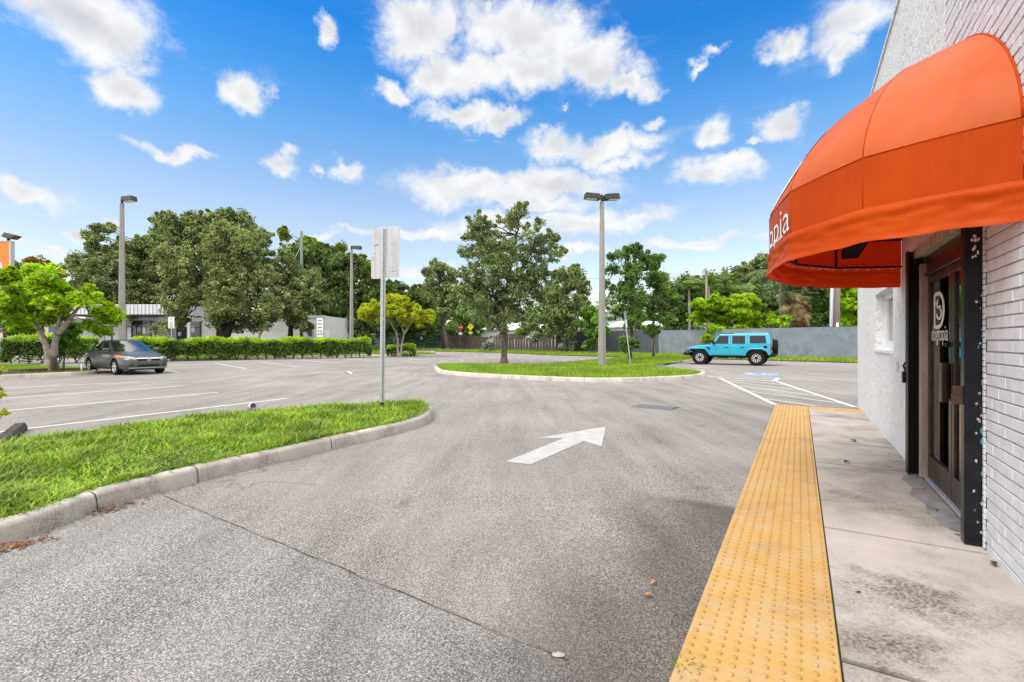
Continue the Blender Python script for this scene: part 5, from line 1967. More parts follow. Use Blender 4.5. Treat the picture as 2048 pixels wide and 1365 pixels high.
for (x, y, s_, lb) in ((697, 748, 0.16, 'crumpled white paper scrap lying in the open parking lane'), (908, 700, 0.2, 'white paper scrap on the verge near the stop sign')):
    q = G(x, y)
    mb = MB()
    o = 0
    for i in range(5):
        for j in range(4):
            mb.v.append((q.x + (i - 2) * s_ * 0.5 + random.uniform(-.2, .2) * s_, q.y + (j - 1.5) * s_ * 0.35, 0.012 + random.random() * 0.11))
    for i in range(4):
        for j in range(3):
            mb.f.append((i * 4 + j, (i + 1) * 4 + j, (i + 1) * 4 + j + 1, i * 4 + j + 1))
    tag(mb.build('paper_scrap', MAT['paper']), lb, 'paper')
mp2 = MB()
cm = G(548, 751.5)
mp2.add([cm + Vector((1.1 * math.cos(a_) * (1 + .2 * math.sin(3 * a_)), 0.55 * math.sin(a_), 0.004)) for a_ in [i / 20 * 2 * math.pi for i in range(20)]], [tuple(range(20))])
tag(mp2.build('asphalt_patch', MAT['patch'], recalc=False), kind='structure')

# ------------------------------------------------------------------ vehicles
def evaluated_mesh(ob):
    bpy.context.view_layer.update()
    dg = bpy.context.evaluated_depsgraph_get()
    return bpy.data.meshes.new_from_object(ob.evaluated_get(dg))


def loft_body(stations, section, sub=2):
    """stations along x; section(st) -> half outline from bottom centre over the side to top centre"""
    mb = MB()
    rows = []
    for st in stations:
        hs_ = section(st)
        ring = [(st[0], y, z) for y, z in hs_] + [(st[0], -y, z) for y, z in hs_[-2:0:-1]]
        rows.append(ring)
    m = len(rows[0])
    for r in rows:
        mb.v += r
    for i in range(len(rows) - 1):
        for k in range(m):
            mb.f.append((i * m + k, i * m + (k + 1) % m, (i + 1) * m + (k + 1) % m, (i + 1) * m + k))
    mb.f.append(tuple(range(m - 1, -1, -1)))
    mb.f.append(tuple((len(rows) - 1) * m + k for k in range(m)))
    ob = mb.build('loft', None)
    md = ob.modifiers.new('s', 'SUBSURF')
    md.levels = md.render_levels = sub
    return ob


def wheel(parent, x, y, r, wd, style, side):
    """side = +1 outer face towards +y"""
    Mx = Matrix.Translation((x, y, r)) @ Matrix.Rotation(R(-90) * side, 4, 'X')
    wob = bpy.data.objects.new('wheel', None)
    C.objects.link(wob)
    wob.parent = parent
    wob.empty_display_size = 0.1
    rr = r * (0.66 if style == 'sedan' else 0.56)
    t = MB()
    t.lathe([(rr * 0.96, -wd / 2), (r * 0.93, -wd / 2), (r * 0.985, -wd * 0.42), (r, -wd * 0.28), (r, wd * 0.28), (r * 0.985, wd * 0.42), (r * 0.93, wd / 2), (rr * 1.04, wd / 2), (rr, wd * 0.44)], Mx, 40)
    if style != 'sedan':
        for k in range(30):
            an = 2 * math.pi * k / 30
            for s_ in (-1, 1):
                t.box(-0.022, 0.022, -0.010, 0.016, -0.05, 0.05, Mx @ Matrix.Rotation(an + s_ * 0.05, 4, 'Z') @ Matrix.Translation((0, r, s_ * wd * 0.30)))
    t.build('tyre', MAT['tyre'], wob, smooth=style == 'sedan', world=False)
    b_ = MB()
    b_.lathe([(rr, wd * 0.43), (rr * 0.93, wd * 0.40), (rr * 0.9, wd * 0.1), (0, wd * 0.08)], Mx, 32)
    b_.build('rim_barrel', MAT['rim_dark'], wob, world=False, smooth=True)
    f = MB()
    if style == 'sedan':
        for k in range(10):
            an = 2 * math.pi * (k // 2) / 5 + (0.17 if k % 2 else -0.17)
            f.box(-0.017, 0.017, rr * 0.18, rr * 0.97, wd * 0.30, wd * 0.41, Mx @ Matrix.Rotation(an, 4, 'Z'))
        f.lathe([(rr * 0.95, wd * 0.36), (rr, wd * 0.45), (rr * 0.93, wd * 0.44), (rr * 0.90, wd * 0.38)], Mx, 32)
        f.lathe([(rr * 0.26, wd * 0.34), (rr * 0.22, wd * 0.43), (0, wd * 0.44)], Mx, 20)
    else:
        for k in range(5):
            Ms = Mx @ Matrix.Rotation(2 * math.pi * k / 5, 4, 'Z')
            for s_ in (-1, 1):
                f.prism([Ms @ Vector((s_ * a_, b__, wd * 0.40)) for a_, b__ in ((0.02, rr * 0.30), (0.055, rr * 0.34), (0.095, rr * 0.93), (0.045, rr * 0.95), (0.03, rr * 0.62))], Ms.to_3x3() @ Vector((0, 0, 0.02)))
        f.lathe([(rr * 0.93, wd * 0.42), (rr * 0.97, wd * 0.46), (rr * 1.0, wd * 0.45)], Mx, 32)
    f.build('rim', MAT['rim'], wob, world=False)
    c_ = MB()
    c_.lathe([(rr * 0.17, wd * 0.40), (rr * 0.15, wd * 0.46), (0, wd * 0.47)], Mx, 16)
    c_.build('hub_cap', MAT['chrome'] if style == 'sedan' else MAT['rim_dark'], wob, world=False)
    return wob


def make_sedan(label, loc, rz, paint):
    t = thing('parked_sedan', label, 'car', loc, rz)
    WB, WR = 2.67, 0.318
    xf, xr = 1.32, -1.35
    # x, zbottom, ztop, halfwidth, shoulder z
    ST = [(2.26, 0.30, 0.62, 0.50, 0.55), (2.20, 0.22, 0.70, 0.66, 0.60), (2.05, 0.19, 0.77, 0.79, 0.66), (1.75, 0.18, 0.85, 0.855, 0.73), (1.35, 0.18, 0.925, 0.872, 0.80),
          (0.95, 0.18, 0.985, 0.876, 0.86), (0.4, 0.18, 0.99, 0.876, 0.89), (-0.3, 0.18, 0.99, 0.876, 0.91), (-1.0, 0.18, 1.0, 0.874, 0.93), (-1.55, 0.19, 1.03, 0.862, 0.945), (-1.95, 0.22, 1.04, 0.83, 0.95),
          (-2.15, 0.28, 1.0, 0.76, 0.90), (-2.24, 0.36, 0.90, 0.66, 0.82)]

    def sec(s_):
        x, zb, zt, w_, zs_ = s_
        return [(0, zb), (w_ * 0.8, zb), (w_ * 0.965, zb + 0.06), (w_, zb + 0.22), (w_ * 0.985, (zb + zs_) / 2 + 0.08), (w_ * 0.985, zs_ - 0.05), (w_ * 0.93, zs_ + 0.02), (w_ * 0.78, (zs_ + zt) / 2 + 0.02), (w_ * 0.45, zt - 0.01), (0, zt)]

    ob = loft_body(ST, sec)
    cut = MB()
    for x in (xf, xr):
        for s_ in (-1, 1):
            cut.lathe([(0, 0.60), (0.375, 0.60), (0.375, 1.1), (0, 1.1)], Matrix.Translation((x, 0, WR + 0.01)) @ Matrix.Rotation(R(-90) * s_, 4, 'X'), 36)
    co = cut.build('cutter', None)
    bm_ = ob.modifiers.new('b', 'BOOLEAN')
    bm_.object = co
    bm_.operation = 'DIFFERENCE'
    bm_.solver = 'EXACT'
    me_ = evaluated_mesh(ob)
    bpy.data.objects.remove(ob)
    bpy.data.objects.remove(co)
    me_.materials.clear()
    me_.materials.append(MAT[paint])
    me_.materials.append(MAT['trim_black'])
    for p in me_.polygons:
        c_ = p.center
        p.use_smooth = True
        for x in (xf, xr):
            d_ = math.hypot(c_.x - x, c_.z - WR - 0.01)
            if d_ < 0.385 and abs(c_.y) < 0.845 and (abs(p.normal.y) < 0.35 or abs(c_.y) < 0.62):
                p.material_index = 1
        if c_.z < 0.2 and p.normal.z < -0.5:
            p.material_index = 1
    body = bpy.data.objects.new('body', me_)
    C.objects.link(body)
    body.parent = t
    es = body.modifiers.new('e', 'EDGE_SPLIT')
    es.split_angle = R(40)
    bvh = BVHTree.FromPolygons([v.co.copy() for v in me_.vertices], [tuple(p.vertices) for p in me_.polygons])

    # cabin
    NA, NH = 120, 12
    grid = []
    for j in range(NH + 1):
        f = j / NH
        bow = math.sin(f * math.pi / 2)
        xfr = 1.22 + (0.04 - 1.22) * f ** 0.95
        xre = -1.98 + (-0.78 + 1.98) * f ** 0.92
        w_ = 0.845 + (0.61 - 0.845) * f ** 1.15
        z = 0.90 + (1.405 - 0.90) * f
        xc, lx = (xfr + xre) / 2, (xfr - xre) / 2
        ring = []
        for k in range(NA):
            an = 2 * math.pi * k / NA
            c_, s_ = math.cos(an), math.sin(an)
            e = 0.42
            px_ = xc + lx * math.copysign(abs(c_) ** e, c_)
            py_ = w_ * math.copysign(abs(s_) ** e, s_)
            # the belt rises to the rear and the screen base bows forward
            px_ += (0.10 if c_ > 0 else 0.0) * (1 - (py_ / w_) ** 2) * (1 - 0.5 * f)
            zz_ = z + (0.03 * (1 - (py_ / w_) ** 2) * bow)
            ring.append((px_, py_, zz_))
        grid.append(ring)
    shell, wind, sideg = MB(), MB(), [MB(), MB()]
    rearg = MB()

    def cell(j, k):
        return [grid[j][k], grid[j][(k + 1) % NA], grid[j + 1][(k + 1) % NA], grid[j + 1][k]]

    for j in range(NH):
        for k in range(NA):
            c_ = [sum(q[i] for q in cell(j, k)) / 4 for i in range(3)]
            an = 360 * (k + 0.5) / NA
            an = an - 360 if an > 180 else an
            tgt = shell
            aa = abs(an)
            lo = 1 if aa < 50 or aa > 130 else 2
            if lo <= j < NH - 1:
                w_here = 0.845 + (0.61 - 0.845) * ((j + .5) / NH) ** 1.15
                if aa < 46 and abs(c_[1]) < w_here * 0.93:
                    tgt = wind
                elif aa > 136 and abs(c_[1]) < w_here * 0.9:
                    tgt = rearg
                else:
                    xs0 = grid[j][k][0]
                    A = 0.88 - 0.95 * (j / NH)
                    if abs(c_[1]) > w_here * 0.95 and -1.45 + 0.72 * j / NH < c_[0] < A and not (-0.30 < c_[0] < -0.20):
                        tgt = sideg[0 if c_[1] > 0 else 1]
            q = cell(j, k)
            tgt.add(q, [(0, 1, 2, 3)])
    # roof
    top = grid[NH]
    ctr = [(sum(q[0] for q in top) / NA, 0, 1.455)]
    half = [((q[0] - ctr[0][0]) * 0.6 + ctr[0][0], q[1] * 0.6, 1.405 + 0.042) for q in top]
    o = len(shell.v)
    shell.v += list(top) + half + ctr
    for k in range(NA):
        k2 = (k + 1) % NA
        shell.f.append((o + k, o + k2, o + NA + k2, o + NA + k))
        shell.f.append((o + NA + k, o + NA + k2, o + 2 * NA))
    for mb_, nm_, mt in ((shell, 'cabin', paint), (wind, 'windscreen', 'car_glass'), (sideg[0], 'side_window', 'car_glass'), (sideg[1], 'side_window', 'car_glass'), (rearg, 'rear_window', 'car_glass')):
        bmm = bmesh.new()
        o_ = mb_.build(nm_, MAT[mt], t, smooth=True, world=False)
        bmm.from_mesh(o_.data)
        bmesh.ops.remove_doubles(bmm, verts=bmm.verts, dist=0.0005)
        bmesh.ops.recalc_face_normals(bmm, faces=bmm.faces)
        bmm.to_mesh(o_.data)
        bmm.free()

    def proj(pts_uv, axis, name, mat, off=0.006, nx=14, ny=6, parent=None, d=1):
        """project a quad (4 corners in the view plane) on to the body"""
        mb_ = MB()
        A, B_, C_, D_ = [Vector((*q, 0)) for q in pts_uv]
        good = True
        for i in range(nx + 1):
            for j in range(ny + 1):
                f, g = i / nx, j / ny
                q = A.lerp(B_, f).lerp(D_.lerp(C_, f), g)
                if axis == 'x':
                    src, dr_ = Vector((4 * d, q.x, q.y)), Vector((-d, 0, 0))
                else:
                    src, dr_ = Vector((q.x, 3 * d, q.y)), Vector((0, -d, 0))
                h = bvh.ray_cast(src, dr_)
                if h[0] is None:
                    h = (Vector((2.0 * d, q.x, q.y)) if axis == 'x' else Vector((q.x, 0.8 * d, q.y)), Vector((d, 0, 0)))
                mb_.v.append(tuple(h[0] + h[1].normalized() * off))
        for i in range(nx):
            for j in range(ny):
                a_ = i * (ny + 1) + j
                mb_.f.append((a_, a_ + ny + 1, a_ + ny + 2, a_ + 1))
        return mb_.build(name, MAT[mat], parent or t, smooth=True, world=False)

    # front: lamps, grille, intake
    for s_ in (-1, 1):
        hl = proj([(s_ * 0.40, 0.60), (s_ * 0.775, 0.70), (s_ * 0.765, 0.80), (s_ * 0.44, 0.70)], 'x', 'headlight', 'headlamp', 0.008)
        proj([(s_ * 0.775, 0.695), (s_ * 0.845, 0.72), (s_ * 0.83, 0.80), (s_ * 0.765, 0.80)], 'x', 'amber_lamp', 'amber', 0.010, 6, 4, hl)
        proj([(s_ * 0.36, 0.60), (s_ * 0.74, 0.72), (s_ * 0.74, 0.735), (s_ * 0.36, 0.62)], 'x', 'lamp_brow', 'trim_black', 0.010, 10, 2, hl)
    gr = proj([(-0.43, 0.575), (0.43, 0.575), (0.40, 0.675), (-0.40, 0.675)], 'x', 'grille', 'trim_black', 0.006)
    proj([(-0.42, 0.655), (0.42, 0.655), (0.40, 0.69), (-0.40, 0.69)], 'x', 'chrome_bar', 'chrome', 0.012, 14, 3, gr)
    hmb = MB()
    for pth in ([(-0.045, 0.04), (-0.03, -0.04)], [(0.045, 0.04), (0.03, -0.04)], [(-0.04, 0.0), (0.04, 0.0)], rounded(0.125, 0.105, 0.03) + [rounded(0.125, 0.105, 0.03)[0]]):
        hmb.stroke(pth, 0.014, lambda x, y: Vector((2.262 + 0.018, x, 0.63 + y)))
    hmb.build('badge', MAT['chrome'], gr, world=False, recalc=False)
    proj([(-0.40, 0.34), (0.40, 0.34), (0.36, 0.42), (-0.36, 0.42)], 'x', 'air_intake', 'trim_black', 0.006)
    proj([(-0.66, 0.275), (0.66, 0.275), (0.66, 0.31), (-0.66, 0.31)], 'x', 'bumper_lip', 'galv', 0.008, 14, 2)
    for s_ in (-1, 1):
        proj([(s_ * 0.52, 0.36), (s_ * 0.64, 0.37), (s_ * 0.62, 0.42), (s_ * 0.54, 0.42)], 'x', 'fog_recess', 'trim_black', 0.006, 5, 4)
        proj([(s_ * 0.50, 0.74), (s_ * 0.74, 0.76), (s_ * 0.74, 0.90), (s_ * 0.48, 0.88)], 'x', 'tail_light', 'red_lamp', 0.008, 6, 4, d=-1)
        # door seams, handles and sill
        for x0 in (0.92, -0.22, -1.12):
            proj([(x0, 0.26), (x0 + 0.012, 0.26), (x0 + 0.012 - (0.1 if x0 < -1 else 0), 0.90), (x0 - (0.1 if x0 < -1 else 0), 0.90)], 'y', 'door_seam', 'trim_black', 0.002, 1, 10, d=s_)
        proj([(-1.1, 0.26), (0.92, 0.26), (0.92, 0.272), (-1.1, 0.272)], 'y', 'door_seam', 'trim_black', 0.002, 12, 1, d=s_)
        for x0 in (-0.10, -0.98):
            hb_ = MB().box(x0 - 0.02, x0 + 0.16, s_ * 0.862 - 0.02, s_ * 0.862 + 0.02, 0.775, 0.805)
            hb_.build('door_handle', MAT[paint], t, world=False, bevel=0.012)
        mr = MB()
        mr.prism([Vector((x, s_ * 0.80, z)) for x, z in ((0.72, 0.98), (0.60, 0.97), (0.58, 1.06), (0.64, 1.11), (0.72, 1.06))], (0, s_ * 0.22, 0.01))
        mo = mr.build('mirror', MAT[paint], t, world=False, bevel=0.03, smooth=True)
        MB().box(0.63, 0.68, s_ * 0.72 - 0.05, s_ * 0.72 + 0.12, 0.945, 0.985).build('mirror_foot', MAT['trim_black'], mo, world=False)
        wheel(t, xf, s_ * 0.755, WR, 0.215, 'sedan', s_)
        wheel(t, xr, s_ * 0.755, WR, 0.215, 'sedan', s_)
        MB().tube([(1.08, s_ * 0.06 + 0.30 * s_ if s_ > 0 else -0.10, 0.985), (1.02, s_ * 0.35 - 0.15, 1.005), (0.93, s_ * 0.35 - 0.45, 1.01)], 0.010, 5).build('wiper', MAT['trim_black'], t, world=False)
    # dash and seats silhouettes are not needed behind the reflecting glass; plain dark underbody
    MB().box(-1.9, 1.9, -0.55, 0.55, 0.20, 0.32).build('underbody', MAT['trim_black'], t, world=False)
    # parcel: steering column shadow inside windscreen edge (wide black band around the screen)
    return t


f0 = Vector((-16.25, 19.75, 0))              # front axle centre side near the island
ax_s = R(-31.5)
fwd = Vector((math.cos(ax_s), math.sin(ax_s), 0))
lft = Vector((-math.sin(ax_s), math.cos(ax_s), 0))
ctr_ = f0 - fwd * 1.32 + lft * 0.755
sedan = make_sedan('dusty grey sedan parked nose-out beside the bright green tree', ctr_, ax_s, 'paint_grey')
b = P(-12, 716, 31)
silver = copy_thing(sedan, 'silver car mostly cut off by the picture edge behind the hedge end', Vector((b.x - 1.45, b.y, 0)), R(180))
for ch in silver.children:
    if ch.data and ch.data.materials and ch.data.materials[0] == MAT['paint_grey']:
        ch.data = ch.data.copy()
        ch.data.materials[0] = MAT['paint_silver']


def make_offroader(label, loc, rz):
    t = thing('parked_offroader', label, 'car', loc, rz)
    TE = MAT['paint_teal']
    BK = MAT['trim_black']
    xf, xr, WR = 1.504, -1.504, 0.425
    # tub with doors: side outline extruded across, arches cut out of the outline
    def arch(xc, r, flat):
        return [(xc - r, 0.58), (xc - r * 0.82, 0.82), (xc - r * 0.48, 0.94), (xc + r * 0.48, 0.94), (xc + r * 0.82, 0.82), (xc + r, 0.58)]

    HW = 0.775
    low = MB()
    outline = [(1.02, 0.55), (1.02, 1.16), (-2.18, 1.16), (-2.16, 0.62)] + arch(xr, 0.60, 0) + []
    ol = [(0.98, 0.56), (0.98, 1.18), (-2.20, 1.18), (-2.20, 0.66), (-2.10, 0.60)] + arch(xr, 0.56, 0)[0:6] + [(xr + 0.56, 0.56)]
    low.prism([Vector((x, -HW, z)) for x, z in ol], (0, 2 * HW, 0))
    body = low.build('body', TE, t, world=False, bevel=0.03, seg=3)
    # bonnet and front clip
    hd_ = MB()
    rows = [(0.98, 0.72, 1.185, 0.70), (1.5, 0.62, 1.16, 0.70), (2.02, 0.53, 1.09, 0.72), (2.12, 0.50, 1.03, 0.72)]
    rings = []
    for x, w_, zt, zb in rows:
        rings.append([Vector((x, -w_, zb)), Vector((x, -w_, zt - 0.06)), Vector((x, -w_ * 0.9, zt - 0.01)), Vector((x, -w_ * 0.4, zt + 0.02)), Vector((x, w_ * 0.4, zt + 0.02)), Vector((x, w_ * 0.9, zt - 0.01)), Vector((x, w_, zt - 0.06)), Vector((x, w_, zb))])
    for r in rings:
        hd_.v += [tuple(q) for q in r]
    for i in range(3):
        for k in range(8):
            hd_.f.append((i * 8 + k, i * 8 + (k + 1) % 8, (i + 1) * 8 + (k + 1) % 8, (i + 1) * 8 + k))
    hd_.f += [tuple(range(8)), tuple(24 + k for k in range(7, -1, -1))]
    bon = hd_.build('bonnet', TE, t, world=False, bevel=0.02, seg=2)
    MB().box(1.25, 1.55, -0.30, 0.30, 1.175, 1.205).build('bonnet_scoop', BK, bon, world=False, bevel=0.015)
    MB().box(2.10, 2.15, -0.50, 0.50, 0.70, 1.03).build('grille', TE, t, world=False, bevel=0.02)
    gs_ = MB()
    for k in range(7):
        y = (k - 3) * 0.075
        gs_.box(2.148, 2.156, y - 0.02, y + 0.02, 0.76, 0.98)
    gs_.build('grille_slot', BK, t, world=False)
    for s_ in (-1, 1):
        MB().lathe([(0, 0.03), (0.08, 0.025), (0.09, 0.0)], Matrix.Translation((2.15, s_ * 0.38, 0.90)) @ Matrix.Rotation(R(90), 4, 'Y'), 20).build('headlight', MAT['headlamp'], t, world=False, smooth=True)
        # front wing flare: flat top that slopes to the sill
        fl_ = MB()
        outer = [(2.14, 0.93), (2.02, 1.00), (1.28, 1.01), (1.12, 0.97), (0.84, 0.56)]
        inner = [(2.10, 0.86), (2.00, 0.92), (1.34, 0.93), (1.20, 0.90), (0.92, 0.54)]
        fl_.prism([Vector((x, s_ * 0.70, z)) for x, z in outer + inner[::-1]], (0, s_ * 0.225, 0))
        fo = fl_.build('front_fender', TE, t, world=False, bevel=0.018)
        li_ = MB()
        outer2 = [(2.10, 0.862), (2.00, 0.921), (1.34, 0.931), (1.20, 0.901), (0.92, 0.541)]
        inner2 = [(2.06, 0.78), (1.97, 0.85), (1.36, 0.86), (1.27, 0.84), (0.99, 0.52)]
        li_.prism([Vector((x, s_ * 0.55, z)) for x, z in outer2 + inner2[::-1]], (0, s_ * 0.365, 0))
        li_.build('fender_liner', BK, fo, world=False)
        MB().box(2.06, 2.15, s_ * 0.86 - 0.05, s_ * 0.86 + 0.05, 0.945, 0.985).build('amber_lamp', MAT['amber'], fo, world=False, bevel=0.01)
        # rear flare
        fr_ = MB()
        outer = [(-2.20, 0.62), (-2.06, 0.86), (-1.80, 0.99), (-1.22, 0.99), (-1.0, 0.88), (-0.84, 0.56)]
        inner = [(-2.12, 0.60), (-2.0, 0.81), (-1.76, 0.925), (-1.26, 0.925), (-1.07, 0.83), (-0.92, 0.54)]
        fr_.prism([Vector((x, s_ * 0.70, z)) for x, z in outer + inner[::-1]], (0, s_ * 0.225, 0))
        fo2 = fr_.build('rear_fender', TE, t, world=False, bevel=0.018)
        li_ = MB()
        outer2 = [(-2.12, 0.602), (-2.0, 0.811), (-1.76, 0.926), (-1.26, 0.926), (-1.07, 0.831), (-0.92, 0.541)]
        inner2 = [(-2.04, 0.60), (-1.94, 0.77), (-1.72, 0.86), (-1.30, 0.86), (-1.14, 0.79), (-0.99, 0.52)]
        li_.prism([Vector((x, s_ * 0.55, z)) for x, z in outer2 + inner2[::-1]], (0, s_ * 0.365, 0))
        li_.build('fender_liner', BK, fo2, world=False)
        # sill and step hoops
        MB().box(-0.95, 0.95, s_ * 0.72 - 0.06, s_ * 0.72 + 0.06, 0.50, 0.56).build('sill', BK, t, world=False, bevel=0.012)
        stp = MB()
        for x0, x1 in ((0.55, -0.10), (-0.35, -0.98)):
            stp.tube([(x0, s_ * 0.78, 0.50), (x0 - 0.08, s_ * 0.86, 0.42), (x1 + 0.08, s_ * 0.86, 0.42), (x1, s_ * 0.78, 0.50)], 0.028, 8)
        stp.build('side_step', BK, t, world=False, smooth=True)
        # doors proud of the tub
        for x0, x1, nm_ in ((0.92, -0.10, 0), (-0.13, -0.95, 1)):
            dmb_ = MB()
            if nm_ == 0:
                o_ = [(0.92, 0.60), (0.90, 1.17), (-0.10, 1.17), (-0.10, 0.60)]
            else:
                o_ = [(-0.13, 0.60), (-0.13, 1.17), (-1.08, 1.17), (-1.08, 0.97), (-0.90, 0.80), (-0.80, 0.60)]
            dmb_.prism([Vector((x, s_ * (HW - 0.005), z)) for x, z in o_], (0, s_ * 0.022, 0))
            do = dmb_.build('door', TE, t, world=False, bevel=0.012)
            hx = 0.05 if nm_ == 0 else -0.80
            MB().box(hx - 0.08, hx + 0.12, s_ * (HW + 0.03) - 0.012, s_ * (HW + 0.03) + 0.012, 1.0, 1.035).build('door_handle', BK, do, world=False, bevel=0.008)
        MB().prism([Vector((x, s_ * 0.776, z)) for x, z in ((1.20, 0.98), (1.08, 1.05), (1.05, 1.04), (1.12, 0.90), (1.16, 0.90))], (0, s_ * 0.008, 0)).build('wing_vent', BK, t, world=False)
        MB().lathe([(0.0, 0.012), (0.075, 0.010), (0.085, 0.0)], Matrix.Translation((-1.95, s_ * HW, 1.06)) @ Matrix.Rotation(R(-90) * s_, 4, 'X'), 18).build('fuel_cap', BK, t, world=False)
        MB().lathe([(0.0, 0.004), (0.05, 0.003), (0.055, 0.0)], Matrix.Translation((1.0, s_ * (HW + 0.001), 0.94)) @ Matrix.Rotation(R(-90) * s_, 4, 'X'), 14).build('side_badge', BK, t, world=False)
        tl = MB().box(-2.245, -2.16, s_ * 0.70 - 0.085, s_ * 0.70 + 0.085, 0.86, 1.08)
        tl.build('tail_light', MAT['red_lamp'], t, world=False, bevel=0.012)
        wheel(t, xf, s_ * 0.78, WR, 0.27, 'offroad', s_)
        wheel(t, xr, s_ * 0.78, WR, 0.27, 'offroad', s_)
        mr = MB()
        mr.box(0.70, 0.80, s_ * 0.93 - 0.10, s_ * 0.93 + 0.10, 1.22, 1.42)
        mr.box(0.72, 0.77, s_ * 0.80 - 0.05, s_ * 0.80 + 0.05, 1.20, 1.26)
        mr.build('mirror', BK, t, world=False, bevel=0.02)
    # hard top: a tapered shell
    zb, zt = 1.18, 1.80
    wb, wt = 0.765, 0.665
    prof = [(0.96, zb), (0.42, zt), (-2.12, zt), (-2.20, zb)]
    top = MB()
    L_ = [Vector((x, -(wb if z == zb else wt), z)) for x, z in prof]
    R_ = [Vector((x, (wb if z == zb else wt), z)) for x, z in prof]
    top.add(L_ + R_, [(0, 1, 2, 3), (7, 6, 5, 4), (0, 4, 5, 1), (1, 5, 6, 2), (2, 6, 7, 3), (3, 7, 4, 0)])
    ht = top.build('hard_top', TE, t, world=False, bevel=0.035, seg=3)
    rf = MB()
    rf.prism([Vector((x, -0.60, zt + 0.003)) for x in (0.42,)] + [Vector((0.42, 0.60, zt + 0.003)), Vector((-0.30, 0.60, zt + 0.003)), Vector((-0.30, -0.60, zt + 0.003))], (0, 0, 0.035))
    rf.build('roof_panel', BK, ht, world=False, bevel=0.012)
    MB().box(-2.10, -0.32, -0.60, 0.60, zt + 0.003, zt + 0.045).build('roof_cap', TE, ht, world=False, bevel=0.02)

    def side_pt(x, z, s_, off):
        f = (z - zb) / (zt - zb)
        y = wb + (wt - wb) * f
        return Vector((x, s_ * (y + off), z))

    for s_ in (-1, 1):
        for q in ([(0.74, 1.23), (0.44, 1.69), (-0.04, 1.69), (-0.04, 1.23)], [(-0.24, 1.23), (-0.24, 1.69), (-0.92, 1.69), (-0.92, 1.23)], [(-1.16, 1.25), (-1.14, 1.69), (-1.93, 1.69), (-2.0, 1.25)]):
            cx_ = sum(a_ for a_, _ in q) / 4
            cz_ = sum(c_ for _, c_ in q) / 4
            fmb = MB()
            big = [(cx_ + (a_ - cx_) * 1.05, cz_ + (c_ - cz_) * 1.07) for a_, c_ in q]
            gm_ = MB()
            gm_.prism([side_pt(a_, c_, s_, 0.002) for a_, c_ in q], (0, s_ * 0.006, 0))
            g_ = gm_.build('side_window', MAT['tinted'], ht, world=False, bevel=0.004)
        for x0 in (-0.14, -1.04):
            MB().prism([side_pt(a_, c_, s_, 0.001) for a_, c_ in ((x0 + 0.008, 1.19), (x0 + 0.008, 1.76), (x0 - 0.008, 1.76), (x0 - 0.008, 1.19))], (0, s_ * 0.003, 0)).build('door_gap', BK, ht, world=False)
        MB().prism([side_pt(a_, c_, s_, 0.003) for a_, c_ in ((-0.72, 1.23), (-0.72, 1.69), (-0.75, 1.69), (-0.75, 1.23))], (0, s_ * 0.008, 0)).build('window_bar', BK, ht, world=False)
    a0, a1 = Vector((0.95, 0, 1.20)), Vector((0.43, 0, 1.79))
    nrm_ = Vector((0.59, 0, 0.52)).normalized()
    ws_ = MB()
    pts_ = [a0.lerp(a1, 0.10) + Vector((0, -0.68, 0)), a0.lerp(a1, 0.10) + Vector((0, 0.68, 0)), a0.lerp(a1, 0.9) + Vector((0, 0.60, 0)), a0.lerp(a1, 0.9) + Vector((0, -0.60, 0))]
    ws_.prism([q + nrm_ * 0.004 for q in pts_], nrm_ * 0.006)
    ws_.build('windscreen', MAT['car_glass'], ht, world=False)
    # bumpers
    fb_ = MB()
    fb_.prism([Vector((x, -0.80, z)) for x, z in ((2.12, 0.52), (2.42, 0.54), (2.50, 0.62), (2.46, 0.70), (2.12, 0.72))], (0, 1.60, 0))
    fb_.build('front_bumper', BK, t, world=False, bevel=0.03)
    MB().tube([(2.44, -0.42, 0.69), (2.40, -0.36, 0.80), (2.40, 0.36, 0.80), (2.44, 0.42, 0.69)], 0.028, 8).build('bumper_hoop', BK, t, world=False, smooth=True)
    rb_ = MB()
    rb_.prism([Vector((x, -0.80, z)) for x, z in ((-2.20, 0.50), (-2.45, 0.52), (-2.47, 0.66), (-2.20, 0.70))], (0, 1.60, 0))
    rb_.build('rear_bumper', BK, t, world=False, bevel=0.03)
    sp_ = MB()
    Mx = Matrix.Translation((-2.24, 0.05, 1.03)) @ Matrix.Rotation(R(-90), 4, 'Y')
    r, wd = 0.42, 0.27
    sp_.lathe([(0.22, 0.02), (r * 0.93, 0.02), (r, 0.06), (r, wd - 0.04), (r * 0.93, wd), (r * 0.60, wd), (r * 0.55, wd - 0.05), (0, wd - 0.05)], Mx, 40)
    for k in range(30):
        an = 2 * math.pi * k / 30
        sp_.box(-0.022, 0.022, -0.01, 0.015, 0.05, wd - 0.05, Mx @ Matrix.Rotation(an, 4, 'Z') @ Matrix.Translation((0, r, 0)))
    sp_.build('spare_wheel', MAT['tyre'], t, world=False)
    MB().box(-2.30, -2.24, -0.12, 0.2, 1.42, 1.52).build('brake_lamp', BK, t, world=False, bevel=0.01)
    ub = MB()
    ub.box(-2.1, 2.1, -0.50, 0.50, 0.42, 0.60)
    ub.box(-1.9, 1.95, -0.62, 0.62, 0.601, 0.90)
    ub.tube([(xf, -0.7, 0.42), (xf, 0.7, 0.42)], 0.06, 8)
    ub.tube([(xr, -0.7, 0.42), (xr, 0.7, 0.42)], 0.07, 8)
    ub.build('underbody', BK, t, world=False)
    return t


